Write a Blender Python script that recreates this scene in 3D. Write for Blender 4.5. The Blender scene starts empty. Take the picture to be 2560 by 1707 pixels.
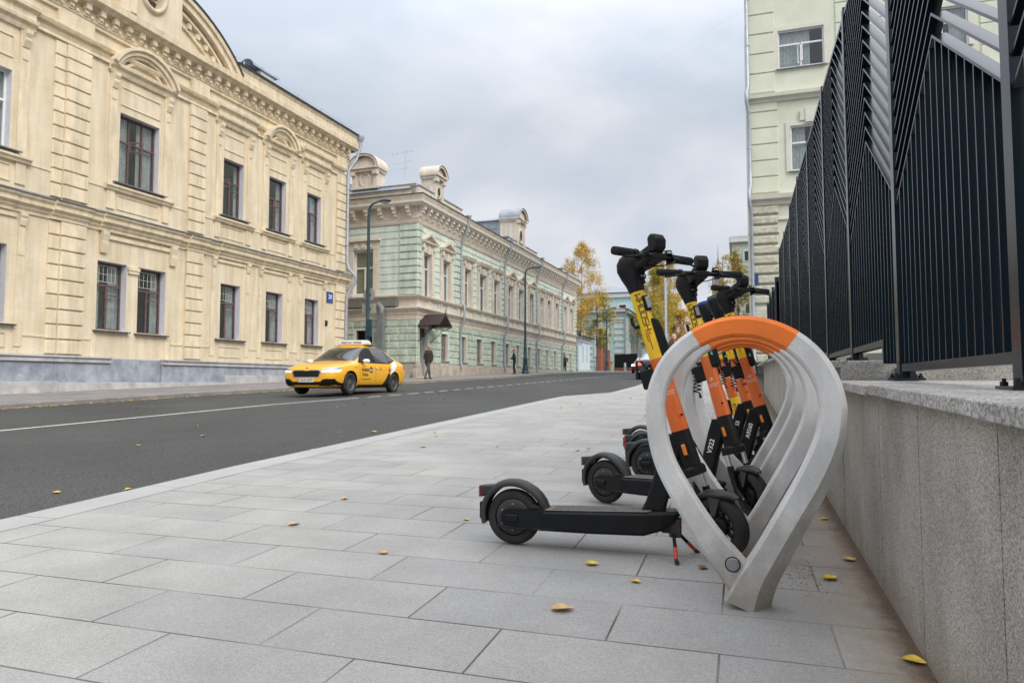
import bpy, bmesh, math, random
from mathutils import Vector, Matrix
from mathutils.bvhtree import BVHTree
R = math.radians
PI = math.pi
random.seed(7)
sc = bpy.context.scene
COL = sc.collection

# ---------------- camera, sky, sun, exposure ----------------
cam_d = bpy.data.cameras.new('camera')
cam = bpy.data.objects.new('camera', cam_d)
COL.objects.link(cam)
sc.camera = cam
cam_d.sensor_width = 36.0
cam_d.lens = 24.49
cam_d.clip_start = 0.05
cam_d.clip_end = 3000
cam.location = (0, 0, 0.86)
cam.rotation_euler = (R(90 + 3.355), 0, R(18.1))
cam_d.dof.use_dof = True
cam_d.dof.focus_distance = 2.95
cam_d.dof.aperture_fstop = 8.0

SUN_EL, SUN_AZ = R(52), R(-60)
world = bpy.data.worlds.new('World')
sc.world = world
world.use_nodes = True
wn, wl = world.node_tree.nodes, world.node_tree.links
wn.clear()
w_out = wn.new('ShaderNodeOutputWorld')
w_bg = wn.new('ShaderNodeBackground')
w_sky = wn.new('ShaderNodeTexSky')
w_sky.sky_type = 'NISHITA'
w_sky.sun_disc = False
w_sky.sun_elevation = SUN_EL
w_sky.sun_rotation = SUN_AZ
w_tc = wn.new('ShaderNodeTexCoord')
w_map = wn.new('ShaderNodeMapping')
w_map.inputs['Scale'].default_value = (1.0, 1.0, 2.2)
w_map.inputs['Rotation'].default_value = (0.0, 0.25, 0.6)
w_n1 = wn.new('ShaderNodeTexNoise')
w_n1.inputs['Scale'].default_value = 2.2
w_n1.inputs['Detail'].default_value = 4.0
w_n1.inputs['Roughness'].default_value = 0.5
w_n1.inputs['Distortion'].default_value = 0.2
w_ramp = wn.new('ShaderNodeValToRGB')
cr = w_ramp.color_ramp
cr.elements[0].position = 0.36
cr.elements[0].color = (4.2, 4.7, 5.4, 1)
cr.elements[1].position = 0.62
cr.elements[1].color = (6.65, 6.6, 6.85, 1)
e = cr.elements.new(0.5); e.color = (5.4, 5.6, 6.1, 1)
w_mix = wn.new('ShaderNodeMixRGB')
w_mix.inputs[0].default_value = 0.97
wl.new(w_tc.outputs['Generated'], w_map.inputs['Vector'])
wl.new(w_map.outputs['Vector'], w_n1.inputs['Vector'])
wl.new(w_n1.outputs['Fac'], w_ramp.inputs['Fac'])
wl.new(w_sky.outputs['Color'], w_mix.inputs[1])
wl.new(w_ramp.outputs['Color'], w_mix.inputs[2])
# an overcast sky is brighter overhead than at the horizon
w_sep = wn.new('ShaderNodeSeparateXYZ')
w_mr = wn.new('ShaderNodeMapRange')
w_mr.inputs['From Min'].default_value = 0.35
w_mr.inputs['From Max'].default_value = 1.0
w_mr.inputs['To Min'].default_value = 1.0
w_mr.inputs['To Max'].default_value = 2.7
w_mul = wn.new('ShaderNodeMixRGB'); w_mul.blend_type = 'MULTIPLY'; w_mul.inputs[0].default_value = 1.0
wl.new(w_tc.outputs['Generated'], w_sep.inputs[0])
wl.new(w_sep.outputs['Z'], w_mr.inputs['Value'])
wl.new(w_mix.outputs['Color'], w_mul.inputs[1])
wl.new(w_mr.outputs['Result'], w_mul.inputs[2])
wl.new(w_mul.outputs['Color'], w_bg.inputs['Color'])
wl.new(w_bg.outputs['Background'], w_out.inputs['Surface'])
w_bg.inputs['Strength'].default_value = 0.095

sun_d = bpy.data.lights.new('sun', 'SUN')
sun_d.energy = 1.9
sun_d.angle = R(35)
sun_d.color = (1.0, 0.94, 0.85)
sun = bpy.data.objects.new('sun', sun_d)
COL.objects.link(sun)
sd = Vector((math.sin(SUN_AZ) * math.cos(SUN_EL), math.cos(SUN_AZ) * math.cos(SUN_EL), math.sin(SUN_EL)))
sd = Vector((0.62, -0.40, 0.67)).normalized()
w_sky.sun_elevation = math.asin(sd.z)
w_sky.sun_rotation = math.atan2(sd.x, sd.y)
sun.rotation_euler = sd.to_track_quat('Z', 'Y').to_euler()
sc.view_settings.view_transform = 'Standard'
sc.view_settings.look = 'None'
sc.view_settings.exposure = 0.50
sc.view_settings.gamma = 1.0

# ---------------- helpers ----------------
def gz(Y):
    if Y < 50: return 0.0295 * Y
    if Y < 80: return 1.475 + 0.022 * (Y - 50)
    if Y < 100: return 2.135 + 0.014 * (Y - 80)
    return 2.415 + 0.006 * (Y - 100)

MATS = {}
def mat(name, col, rough=0.7, metal=0.0, var=0.0, vscale=4.0, bump=0.0, bscale=40.0, col2=None, coat=0.0, emit=None, spec=None, detail=3.0):
    if name in MATS: return MATS[name]
    m = bpy.data.materials.new(name)
    m.use_nodes = True
    n, l = m.node_tree.nodes, m.node_tree.links
    b = n['Principled BSDF']
    b.inputs['Base Color'].default_value = (*col, 1)
    b.inputs['Roughness'].default_value = rough
    b.inputs['Metallic'].default_value = metal
    if coat: b.inputs['Coat Weight'].default_value = coat; b.inputs['Coat Roughness'].default_value = 0.08
    if spec is not None: b.inputs['Specular IOR Level'].default_value = spec
    if emit:
        b.inputs['Emission Color'].default_value = (*emit[0], 1); b.inputs['Emission Strength'].default_value = emit[1]
    tc = n.new('ShaderNodeTexCoord')
    if var or col2:
        t = n.new('ShaderNodeTexNoise'); t.inputs['Scale'].default_value = vscale; t.inputs['Detail'].default_value = detail
        t.inputs['Roughness'].default_value = 0.6
        l.new(tc.outputs['Object'], t.inputs['Vector'])
        r = n.new('ShaderNodeValToRGB')
        r.color_ramp.elements[0].position = 0.3; r.color_ramp.elements[1].position = 0.7
        c2 = col2 if col2 else tuple(min(1, c * (1 + var)) for c in col)
        c1 = col if col2 else tuple(c * (1 - var) for c in col)
        r.color_ramp.elements[0].color = (*c1, 1); r.color_ramp.elements[1].color = (*c2, 1)
        l.new(t.outputs['Fac'], r.inputs['Fac']); l.new(r.outputs['Color'], b.inputs['Base Color'])
    if bump:
        t2 = n.new('ShaderNodeTexNoise'); t2.inputs['Scale'].default_value = bscale; t2.inputs['Detail'].default_value = 4
        l.new(tc.outputs['Object'], t2.inputs['Vector'])
        bp = n.new('ShaderNodeBump'); bp.inputs['Strength'].default_value = bump; bp.inputs['Distance'].default_value = 0.02
        l.new(t2.outputs['Fac'], bp.inputs['Height']); l.new(bp.outputs['Normal'], b.inputs['Normal'])
    MATS[name] = m
    return m

def N(m): return m.node_tree.nodes, m.node_tree.links, m.node_tree.nodes['Principled BSDF']

class MB:
    def __init__(s, mats):
        s.v = []; s.f = []; s.mi = []; s.mats = mats if isinstance(mats, (list, tuple)) else [mats]
        s.M = None; s.sm = []
    def add(s, vs, fs, m=0, smooth=False):
        k = len(s.v)
        if s.M is not None: vs = [s.M @ Vector(v) for v in vs]
        s.v += [tuple(v) for v in vs]
        for f in fs:
            s.f.append(tuple(k + i for i in f)); s.mi.append(m); s.sm.append(smooth)
    def box(s, x0, x1, y0, y1, z0, z1, m=0):
        if x0 > x1: x0, x1 = x1, x0
        if y0 > y1: y0, y1 = y1, y0
        if z0 > z1: z0, z1 = z1, z0
        s.add([(x0,y0,z0),(x1,y0,z0),(x1,y1,z0),(x0,y1,z0),(x0,y0,z1),(x1,y0,z1),(x1,y1,z1),(x0,y1,z1)],
              [(0,3,2,1),(4,5,6,7),(0,1,5,4),(1,2,6,5),(2,3,7,6),(3,0,4,7)], m)
    def cbox(s, x0, x1, y0, y1, z0, z1, c, m=0):
        # box whose -y face is chamfered
        s.add([(x0,y1,z0),(x1,y1,z0),(x1,y1,z1),(x0,y1,z1),(x0,y0+c,z0),(x1,y0+c,z0),(x1,y0+c,z1),(x0,y0+c,z1),
               (x0+c,y0,z0+c),(x1-c,y0,z0+c),(x1-c,y0,z1-c),(x0+c,y0,z1-c)],
              [(4,5,9,8),(5,6,10,9),(6,7,11,10),(7,4,8,11),(8,9,10,11),(0,1,5,4),(1,2,6,5),(2,3,7,6),(3,0,4,7)], m)
    def fb(s, u0, u1, d0, d1, z0, z1, m=0):
        s.box(u0, u1, -d1, -d0, z0, z1, m)
    def quad(s, a, b, c, d, m=0): s.add([a, b, c, d], [(0,1,2,3)], m)
    def tube(s, pts, r, seg=8, m=0, cap=True, smooth=True, sx=1.0, closed=False):
        pts = [Vector(p) for p in pts]; n = len(pts)
        rr = r if isinstance(r, (list, tuple)) else [r] * n
        vs = []; fs = []
        up = None
        for i, p in enumerate(pts):
            if closed: t = pts[(i+1) % n] - pts[i-1]
            else: t = pts[min(i+1, n-1)] - pts[max(i-1, 0)]
            t.normalize()
            if up is None:
                up = Vector((0,0,1)) if abs(t.z) < 0.9 else Vector((1,0,0))
            a = t.cross(up)
            if a.length < 1e-6: a = t.cross(Vector((0,1,0)))
            a.normalize(); b = a.cross(t); b.normalize(); up = b
            for k in range(seg):
                an = 2*PI*k/seg
                vs.append(p + a*(math.cos(an)*rr[i]*sx) + b*(math.sin(an)*rr[i]))
        for i in range(n if closed else n-1):
            j = (i+1) % n
            for k in range(seg):
                fs.append((i*seg+k, i*seg+(k+1)%seg, j*seg+(k+1)%seg, j*seg+k))
        s.add(vs, fs, m, smooth)
        if cap and not closed:
            s.add(vs[:seg], [tuple(range(seg))[::-1]], m); s.add(vs[-seg:], [tuple(range(seg))], m)
    def lathe(s, prof, c=(0,0,0), axis='z', seg=24, m=0, smooth=True, a0=0, a1=2*PI):
        vs = []; fs = []; full = abs(a1-a0-2*PI) < 1e-6
        ns = seg if full else seg+1
        for (r, h) in prof:
            for k in range(ns):
                an = a0 + (a1-a0)*k/seg
                x, y = r*math.cos(an), r*math.sin(an)
                if axis == 'z': v = (x, y, h)
                elif axis == 'y': v = (x, h, y)
                else: v = (h, x, y)
                vs.append((v[0]+c[0], v[1]+c[1], v[2]+c[2]))
        for i in range(len(prof)-1):
            for k in range(seg):
                k2 = (k+1) % ns
                fs.append((i*ns+k, i*ns+k2, (i+1)*ns+k2, (i+1)*ns+k))
        s.add(vs, fs, m, smooth)
    def prism(s, poly, fn, t0, t1, m=0):
        # poly: 2D points, fn(a,b,t)->3D
        n = len(poly)
        vs = [fn(a, b, t0) for a, b in poly] + [fn(a, b, t1) for a, b in poly]
        fs = [tuple(range(n))[::-1], tuple(range(n, 2*n))] + [(i, (i+1)%n, n+(i+1)%n, n+i) for i in range(n)]
        s.add(vs, fs, m)
    def loft(s, rings, m=0, smooth=True, caps=True):
        k = len(rings[0]); vs = [p for r in rings for p in r]; fs = []
        for i in range(len(rings)-1):
            for j in range(k):
                fs.append((i*k+j, i*k+(j+1)%k, (i+1)*k+(j+1)%k, (i+1)*k+j))
        s.add(vs, fs, m, smooth)
        if caps:
            s.add(rings[0], [tuple(range(k))[::-1]], m); s.add(rings[-1], [tuple(range(k))], m)
    def sweep2(s, sec, path, ys=0.0, m=0, smooth=False, closed=False):
        """section (n, t) swept along an x-z path; sec(i) gives list of (n,y)"""
    def build(s, name, parent=None, fix=True, bevel=0.0, bseg=2, autos=None):
        me = bpy.data.meshes.new(name)
        me.from_pydata(s.v, [], s.f)
        for mm in s.mats: me.materials.append(mm)
        for p, i, smv in zip(me.polygons, s.mi, s.sm):
            p.material_index = i; p.use_smooth = smv
        if fix or bevel:
            bm = bmesh.new(); bm.from_mesh(me)
            if bevel:
                bmesh.ops.remove_doubles(bm, verts=bm.verts, dist=1e-5)
                es = [e for e in bm.edges if len(e.link_faces) == 2 and e.calc_face_angle(0) > R(35)]
                bmesh.ops.bevel(bm, geom=es, offset=bevel, segments=bseg, profile=0.5, affect='EDGES', clamp_overlap=True)
            if fix: bmesh.ops.recalc_face_normals(bm, faces=bm.faces)
            bm.to_mesh(me); bm.free()
        me.update()
        o = bpy.data.objects.new(name, me)
        COL.objects.link(o)
        if parent is not None: o.parent = parent
        return o

def thing(name, label, cat, loc=(0,0,0), rz=0.0, group=None):
    o = bpy.data.objects.new(name, None)
    o.empty_display_size = 0.2
    COL.objects.link(o); o.location = loc; o.rotation_euler = (0, 0, rz)
    o['label'] = label; o['category'] = cat
    if group: o['group'] = group
    return o
def tag(o, label=None, cat=None, group=None, kind=None):
    if label: o['label'] = label
    if cat: o['category'] = cat
    if group: o['group'] = group
    if kind: o['kind'] = kind
    return o
def structure(o, label=None):
    o['kind'] = 'structure'
    if label: o['label'] = label
    return o

_tc = {}
def text_mesh(txt, size=1.0, bold=0.0):
    key = (txt, size, bold)
    if key in _tc: return _tc[key]
    cu = bpy.data.curves.new('t', 'FONT'); cu.body = txt; cu.size = size; cu.resolution_u = 3
    cu.align_x = 'CENTER'; cu.align_y = 'CENTER'; cu.offset = bold
    o = bpy.data.objects.new('t', cu); COL.objects.link(o)
    dg = bpy.context.evaluated_depsgraph_get(); dg.update()
    me = bpy.data.meshes.new_from_object(o.evaluated_get(dg))
    vs = [(v.co.x, v.co.y) for v in me.vertices]; fs = [tuple(p.vertices) for p in me.polygons]
    bpy.data.objects.remove(o); bpy.data.meshes.remove(me)
    _tc[key] = (vs, fs)
    return vs, fs

def split_far(o):
    """pieces of one mesh that stand far apart become parts of their own (same name, same parent)"""
    me = o.data; bm = bmesh.new(); bm.from_mesh(me); bm.verts.ensure_lookup_table()
    seen = [-1]*len(bm.verts); isl = []
    for v in bm.verts:
        if seen[v.index] >= 0: continue
        st = [v]; seen[v.index] = len(isl); cur = []
        while st:
            w = st.pop(); cur.append(w.index)
            for e_ in w.link_edges:
                x = e_.other_vert(w)
                if seen[x.index] < 0: seen[x.index] = len(isl); st.append(x)
        isl.append(cur)
    n = len(isl)
    if n < 2 or n > 900: bm.free(); return
    bb = []
    for c in isl:
        ps = [bm.verts[i].co for i in c]
        lo = [min(p[a] for p in ps) for a in range(3)]; hi = [max(p[a] for p in ps) for a in range(3)]
        bb.append((lo, hi, max(hi[a]-lo[a] for a in range(3))))
    par = list(range(n))
    def find(a):
        while par[a] != a: par[a] = par[par[a]]; a = par[a]
        return a
    for i in range(n):
        for j in range(i+1, n):
            g = math.sqrt(sum(max(0, bb[i][0][a]-bb[j][1][a], bb[j][0][a]-bb[i][1][a])**2 for a in range(3)))
            if g <= max(.02, .5*max(bb[i][2], bb[j][2])): par[find(i)] = find(j)
    groups = sorted(set(find(i) for i in range(n)))
    bm.free()
    if len(groups) < 2: return
    for gi, gr in enumerate(groups[1:]):
        keep = set(v for i in range(n) if find(i) == gr for v in isl[i])
        m2 = me.copy(); b2 = bmesh.new(); b2.from_mesh(m2)
        bmesh.ops.delete(b2, geom=[v for v in b2.verts if v.index not in keep], context='VERTS'); b2.to_mesh(m2); b2.free()
        c = o.copy(); c.data = m2; COL.objects.link(c)
    keep = set(v for i in range(n) if find(i) == groups[0] for v in isl[i])
    b2 = bmesh.new(); b2.from_mesh(me)
    bmesh.ops.delete(b2, geom=[v for v in b2.verts if v.index not in keep], context='VERTS'); b2.to_mesh(me); b2.free()

# ---------------- materials ----------------
def brick_wall_mat(name, c1, c2, scale=1.0, stain=(0.5,0.42,0.3), stain_amt=0.35):
    m = mat(name, c1, 0.85)
    n, l, b = N(m)
    tc = n.new('ShaderNodeTexCoord'); sep = n.new('ShaderNodeSeparateXYZ'); cmb = n.new('ShaderNodeCombineXYZ')
    l.new(tc.outputs['Object'], sep.inputs[0]); l.new(sep.outputs['X'], cmb.inputs['X']); l.new(sep.outputs['Z'], cmb.inputs['Y'])
    br = n.new('ShaderNodeTexBrick'); br.inputs['Scale'].default_value = 1.0
    br.inputs['Brick Width'].default_value = 0.27; br.inputs['Row Height'].default_value = 0.08; br.inputs['Mortar Size'].default_value = 0.007
    br.inputs['Mortar Smooth'].default_value = 0.6
    br.inputs['Color1'].default_value = (1,1,1,1); br.inputs['Color2'].default_value = (0.965,0.965,0.965,1); br.inputs['Mortar'].default_value = (0.93,0.915,0.88,1)
    l.new(cmb.outputs[0], br.inputs['Vector'])
    n1 = n.new('ShaderNodeTexNoise'); n1.inputs['Scale'].default_value = 0.8; n1.inputs['Detail'].default_value = 5; n1.inputs['Roughness'].default_value = 0.65
    l.new(tc.outputs['Object'], n1.inputs['Vector'])
    r = n.new('ShaderNodeValToRGB'); r.color_ramp.elements[0].position = 0.35; r.color_ramp.elements[1].position = 0.65
    r.color_ramp.elements[0].color = (*c1, 1); r.color_ramp.elements[1].color = (*c2, 1)
    l.new(n1.outputs['Fac'], r.inputs['Fac'])
    mx = n.new('ShaderNodeMixRGB'); mx.blend_type = 'MULTIPLY'; mx.inputs[0].default_value = 1
    l.new(r.outputs['Color'], mx.inputs[1]); l.new(br.outputs['Color'], mx.inputs[2])
    n2 = n.new('ShaderNodeTexNoise'); n2.inputs['Scale'].default_value = 3.5; n2.inputs['Detail'].default_value = 8; n2.inputs['Roughness'].default_value = 0.75
    l.new(tc.outputs['Object'], n2.inputs['Vector'])
    r2 = n.new('ShaderNodeValToRGB'); r2.color_ramp.elements[0].position = 0.60; r2.color_ramp.elements[1].position = 0.80
    r2.color_ramp.elements[0].color = (0,0,0,1); r2.color_ramp.elements[1].color = (stain_amt,)*3 + (1,)
    l.new(n2.outputs['Fac'], r2.inputs['Fac'])
    mps = n.new('ShaderNodeMapping'); mps.inputs['Scale'].default_value = (2.2, 2.2, .22); l.new(tc.outputs['Object'], mps.inputs['Vector'])
    ns = n.new('ShaderNodeTexNoise'); ns.inputs['Scale'].default_value = 1.6; ns.inputs['Detail'].default_value = 6; l.new(mps.outputs[0], ns.inputs['Vector'])
    rs = n.new('ShaderNodeMapRange'); rs.inputs['From Min'].default_value = .35; rs.inputs['From Max'].default_value = .62; rs.inputs['To Min'].default_value = .84; rs.inputs['To Max'].default_value = 1.03
    l.new(ns.outputs['Fac'], rs.inputs['Value'])
    mxs = n.new('ShaderNodeMixRGB'); mxs.blend_type = 'MULTIPLY'; mxs.inputs[0].default_value = 1; l.new(mx.outputs[0], mxs.inputs[1]); l.new(rs.outputs[0], mxs.inputs[2]); mx = mxs
    mx2 = n.new('ShaderNodeMixRGB'); l.new(r2.outputs['Color'], mx2.inputs[0]); l.new(mx.outputs[0], mx2.inputs[1]); mx2.inputs[2].default_value = (*stain, 1)
    l.new(mx2.outputs[0], b.inputs['Base Color'])
    bp = n.new('ShaderNodeBump'); bp.inputs['Strength'].default_value = 0.35; bp.inputs['Distance'].default_value = 0.012
    l.new(br.outputs['Fac'], bp.inputs['Height']); bp.invert = True
    bp2 = n.new('ShaderNodeBump'); bp2.inputs['Strength'].default_value = 0.3; bp2.inputs['Distance'].default_value = 0.03
    n3 = n.new('ShaderNodeTexNoise'); n3.inputs['Scale'].default_value = 14; n3.inputs['Detail'].default_value = 5
    l.new(tc.outputs['Object'], n3.inputs['Vector']); l.new(n3.outputs['Fac'], bp2.inputs['Height'])
    l.new(bp.outputs['Normal'], bp2.inputs['Normal']); l.new(bp2.outputs['Normal'], b.inputs['Normal'])
    return m

def granite(name, c_lo, c_hi, speck=170, joints=None, stain=None, wallstain=None, rough=0.75, blotch=0.1):
    m = mat(name, c_hi, rough)
    n, l, b = N(m)
    tc = n.new('ShaderNodeTexCoord')
    n1 = n.new('ShaderNodeTexNoise'); n1.inputs['Scale'].default_value = speck; n1.inputs['Detail'].default_value = 2; n1.inputs['Roughness'].default_value = 0.7
    l.new(tc.outputs['Object'], n1.inputs['Vector'])
    r = n.new('ShaderNodeValToRGB'); r.color_ramp.elements[0].position = 0.40; r.color_ramp.elements[1].position = 0.58
    r.color_ramp.elements[0].color = (*c_lo, 1); r.color_ramp.elements[1].color = (*c_hi, 1)
    # crystals: one random grey per cell, mixed with a little noise
    vo = n.new('ShaderNodeTexVoronoi'); vo.inputs['Scale'].default_value = speck*1.35; l.new(tc.outputs['Object'], vo.inputs['Vector'])
    sv = n.new('ShaderNodeSeparateColor'); l.new(vo.outputs['Color'], sv.inputs[0])
    mv = n.new('ShaderNodeMapRange'); mv.inputs['To Min'].default_value = 0.34; mv.inputs['To Max'].default_value = 0.66; l.new(sv.outputs[0], mv.inputs['Value'])
    mxv = n.new('ShaderNodeMath'); mxv.operation = 'MULTIPLY_ADD'; l.new(n1.outputs['Fac'], mxv.inputs[0]); mxv.inputs[1].default_value = 0.35
    hv = n.new('ShaderNodeMath'); hv.operation = 'MULTIPLY'; hv.inputs[1].default_value = 0.65; l.new(mv.outputs[0], hv.inputs[0]); l.new(hv.outputs[0], mxv.inputs[2])
    l.new(mxv.outputs[0], r.inputs['Fac'])
    n2 = n.new('ShaderNodeTexNoise'); n2.inputs['Scale'].default_value = 2.5; n2.inputs['Detail'].default_value = 5
    l.new(tc.outputs['Object'], n2.inputs['Vector'])
    mr = n.new('ShaderNodeMapRange'); mr.inputs['To Min'].default_value = 1 - blotch; mr.inputs['To Max'].default_value = 1 + blotch
    mr.inputs['From Min'].default_value = 0.3; mr.inputs['From Max'].default_value = 0.7
    l.new(n2.outputs['Fac'], mr.inputs['Value'])
    mx = n.new('ShaderNodeMixRGB'); mx.blend_type = 'MULTIPLY'; mx.inputs[0].default_value = 1
    l.new(r.outputs['Color'], mx.inputs[1]); l.new(mr.outputs[0], mx.inputs[2])
    last = mx.outputs[0]
    height = None
    if joints:
        bw, rh, ox, oy, ms, jc = joints
        mp = n.new('ShaderNodeMapping'); mp.inputs['Location'].default_value = (ox, oy, 0)
        l.new(tc.outputs['Object'], mp.inputs['Vector'])
        br = n.new('ShaderNodeTexBrick'); br.inputs['Scale'].default_value = 1.0
        br.inputs['Brick Width'].default_value = bw; br.inputs['Row Height'].default_value = rh; br.inputs['Mortar Size'].default_value = ms
        br.inputs['Mortar Smooth'].default_value = 0.1; br.inputs['Bias'].default_value = 0
        br.inputs['Color1'].default_value = (0.91,0.91,0.915,1); br.inputs['Color2'].default_value = (1.06,1.05,1.02,1); br.inputs['Mortar'].default_value = (1,1,1,1)
        l.new(mp.outputs[0], br.inputs['Vector'])
        m2 = n.new('ShaderNodeMixRGB'); m2.blend_type = 'MULTIPLY'; m2.inputs[0].default_value = 1
        l.new(last, m2.inputs[1]); l.new(br.outputs['Color'], m2.inputs[2])
        # joint strength varies from place to place: open and brown here, tight and pale there
        n4 = n.new('ShaderNodeTexNoise'); n4.inputs['Scale'].default_value = 1.7; n4.inputs['Detail'].default_value = 2
        l.new(tc.outputs['Object'], n4.inputs['Vector'])
        r4 = n.new('ShaderNodeMapRange'); r4.inputs['From Min'].default_value = 0.38; r4.inputs['From Max'].default_value = 0.6
        r4.inputs['To Min'].default_value = 0.2; r4.inputs['To Max'].default_value = 0.95
        l.new(n4.outputs['Fac'], r4.inputs['Value'])
        mm = n.new('ShaderNodeMath'); mm.operation = 'MULTIPLY'; l.new(br.outputs['Fac'], mm.inputs[0]); l.new(r4.outputs[0], mm.inputs[1])
        m3 = n.new('ShaderNodeMixRGB'); l.new(mm.outputs[0], m3.inputs[0]); l.new(m2.outputs[0], m3.inputs[1]); m3.inputs[2].default_value = (*jc, 1)
        last = m3.outputs[0]
        bp = n.new('ShaderNodeBump'); bp.inputs['Strength'].default_value = 0.7; bp.inputs['Distance'].default_value = 0.004; bp.invert = True
        l.new(mm.outputs[0], bp.inputs['Height']); height = bp
    if stain:
        # stain: ramps on an axis: (axis, from, to, colour, amount)
        for (ax, f0, f1, scol, amt, sc_) in stain:
            sp = n.new('ShaderNodeSeparateXYZ'); l.new(tc.outputs['Object'], sp.inputs[0])
            mr2 = n.new('ShaderNodeMapRange'); mr2.inputs['From Min'].default_value = f0; mr2.inputs['From Max'].default_value = f1
            l.new(sp.outputs[ax], mr2.inputs['Value'])
            n5 = n.new('ShaderNodeTexNoise'); n5.inputs['Scale'].default_value = sc_; n5.inputs['Detail'].default_value = 7; n5.inputs['Roughness'].default_value = 0.7
            l.new(tc.outputs['Object'], n5.inputs['Vector'])
            a1 = n.new('ShaderNodeMath'); a1.operation = 'ADD'; l.new(mr2.outputs[0], a1.inputs[0]); l.new(n5.outputs['Fac'], a1.inputs[1])
            r5 = n.new('ShaderNodeMapRange'); r5.inputs['From Min'].default_value = 0.85; r5.inputs['From Max'].default_value = 1.45; r5.inputs['To Max'].default_value = amt
            l.new(a1.outputs[0], r5.inputs['Value'])
            m5 = n.new('ShaderNodeMixRGB'); l.new(r5.outputs[0], m5.inputs[0]); l.new(last, m5.inputs[1]); m5.inputs[2].default_value = (*scol, 1)
            last = m5.outputs[0]
    l.new(last, b.inputs['Base Color'])
    bq = n.new('ShaderNodeBump'); bq.inputs['Strength'].default_value = 0.25; bq.inputs['Distance'].default_value = 0.003
    l.new(n1.outputs['Fac'], bq.inputs['Height'])
    if height: l.new(height.outputs['Normal'], bq.inputs['Normal'])
    l.new(bq.outputs['Normal'], b.inputs['Normal'])
    return m

def glass_mat(name, tint=(0.75,0.8,0.8), refl=0.5):
    m = bpy.data.materials.new(name); m.use_nodes = True
    n, l = m.node_tree.nodes, m.node_tree.links
    n.clear()
    o = n.new('ShaderNodeOutputMaterial'); mx = n.new('ShaderNodeMixShader'); t = n.new('ShaderNodeBsdfTransparent'); g = n.new('ShaderNodeBsdfGlossy')
    t.inputs['Color'].default_value = (*tint, 1); g.inputs['Roughness'].default_value = 0.03; g.inputs['Color'].default_value = (0.9,0.95,1,1)
    lw = n.new('ShaderNodeLayerWeight'); lw.inputs['Blend'].default_value = 0.35
    mr = n.new('ShaderNodeMapRange'); mr.inputs['To Min'].default_value = 0.06; mr.inputs['To Max'].default_value = refl
    l.new(lw.outputs['Facing'], mr.inputs['Value']); l.new(mr.outputs[0], mx.inputs[0])
    l.new(t.outputs[0], mx.inputs[1]); l.new(g.outputs[0], mx.inputs[2]); l.new(mx.outputs[0], o.inputs['Surface'])
    nz = n.new('ShaderNodeTexNoise'); nz.inputs['Scale'].default_value = 1.2
    bp = n.new('ShaderNodeBump'); bp.inputs['Strength'].default_value = 0.08; bp.inputs['Distance'].default_value = 0.1
    tc = n.new('ShaderNodeTexCoord'); l.new(tc.outputs['Object'], nz.inputs['Vector']); l.new(nz.outputs['Fac'], bp.inputs['Height']); l.new(bp.outputs[0], g.inputs['Normal'])
    return m

def streaks(m, lo=.82, sx=2.0, sz=.25, spots=None, speck=None, dirt=None):
    """multiplies a material's colour by soft vertical weathering; optional scuffs and spots"""
    n, l, b = N(m); sk = b.inputs['Base Color']
    if not sk.links:
        rgb = n.new('ShaderNodeRGB'); rgb.outputs[0].default_value = sk.default_value[:]; l.new(rgb.outputs[0], sk)
    src = sk.links[0].from_socket
    tc = n.new('ShaderNodeTexCoord')
    if lo < 1:
        mps = n.new('ShaderNodeMapping'); mps.inputs['Scale'].default_value = (sx, sx, sz); l.new(tc.outputs['Object'], mps.inputs['Vector'])
        ns = n.new('ShaderNodeTexNoise'); ns.inputs['Scale'].default_value = 1.6; ns.inputs['Detail'].default_value = 7; ns.inputs['Roughness'].default_value = .62; l.new(mps.outputs[0], ns.inputs['Vector'])
        rs = n.new('ShaderNodeMapRange'); rs.inputs['From Min'].default_value = .36; rs.inputs['From Max'].default_value = .60; rs.inputs['To Min'].default_value = lo; rs.inputs['To Max'].default_value = 1.03
        l.new(ns.outputs['Fac'], rs.inputs['Value'])
        mxs = n.new('ShaderNodeMixRGB'); mxs.blend_type = 'MULTIPLY'; mxs.inputs[0].default_value = 1; l.new(src, mxs.inputs[1]); l.new(rs.outputs[0], mxs.inputs[2]); src = mxs.outputs[0]
    if speck:
        scl, th, col, amt = speck
        np_ = n.new('ShaderNodeTexNoise'); np_.inputs['Scale'].default_value = scl; np_.inputs['Detail'].default_value = 5; np_.inputs['Roughness'].default_value = .8; np_.inputs['Distortion'].default_value = 1.2
        l.new(tc.outputs['Object'], np_.inputs['Vector'])
        rp = n.new('ShaderNodeMapRange'); rp.inputs['From Min'].default_value = th; rp.inputs['From Max'].default_value = th+.05; rp.inputs['To Max'].default_value = amt
        l.new(np_.outputs['Fac'], rp.inputs['Value'])
        mp_ = n.new('ShaderNodeMixRGB'); l.new(rp.outputs[0], mp_.inputs[0]); l.new(src, mp_.inputs[1]); mp_.inputs[2].default_value = (*col, 1); src = mp_.outputs[0]
    l.new(src, sk)
M_cream = brick_wall_mat('cream_painted_brick', (0.69,0.585,0.41), (0.775,0.675,0.51))
M_cream_trim = mat('cream_trim', (0.69,0.58,0.40), 0.85, var=0.0, col2=(0.775,0.67,0.50), vscale=3.0, bump=0.25, bscale=14)
M_reveal = mat('window_reveal_paint', (0.62,0.62,0.66), 0.8, var=0.06, vscale=5)
M_plinth = mat('blue_grey_plinth', (0.22,0.25,0.30), 0.9, col2=(0.42,0.45,0.50), vscale=2.2, bump=0.4, bscale=12, detail=8)
M_plinth_lo = mat('pale_plinth_foot', (0.36,0.36,0.37), 0.9, col2=(0.58,0.57,0.56), vscale=2.0, bump=0.4, bscale=10, detail=8)
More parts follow.
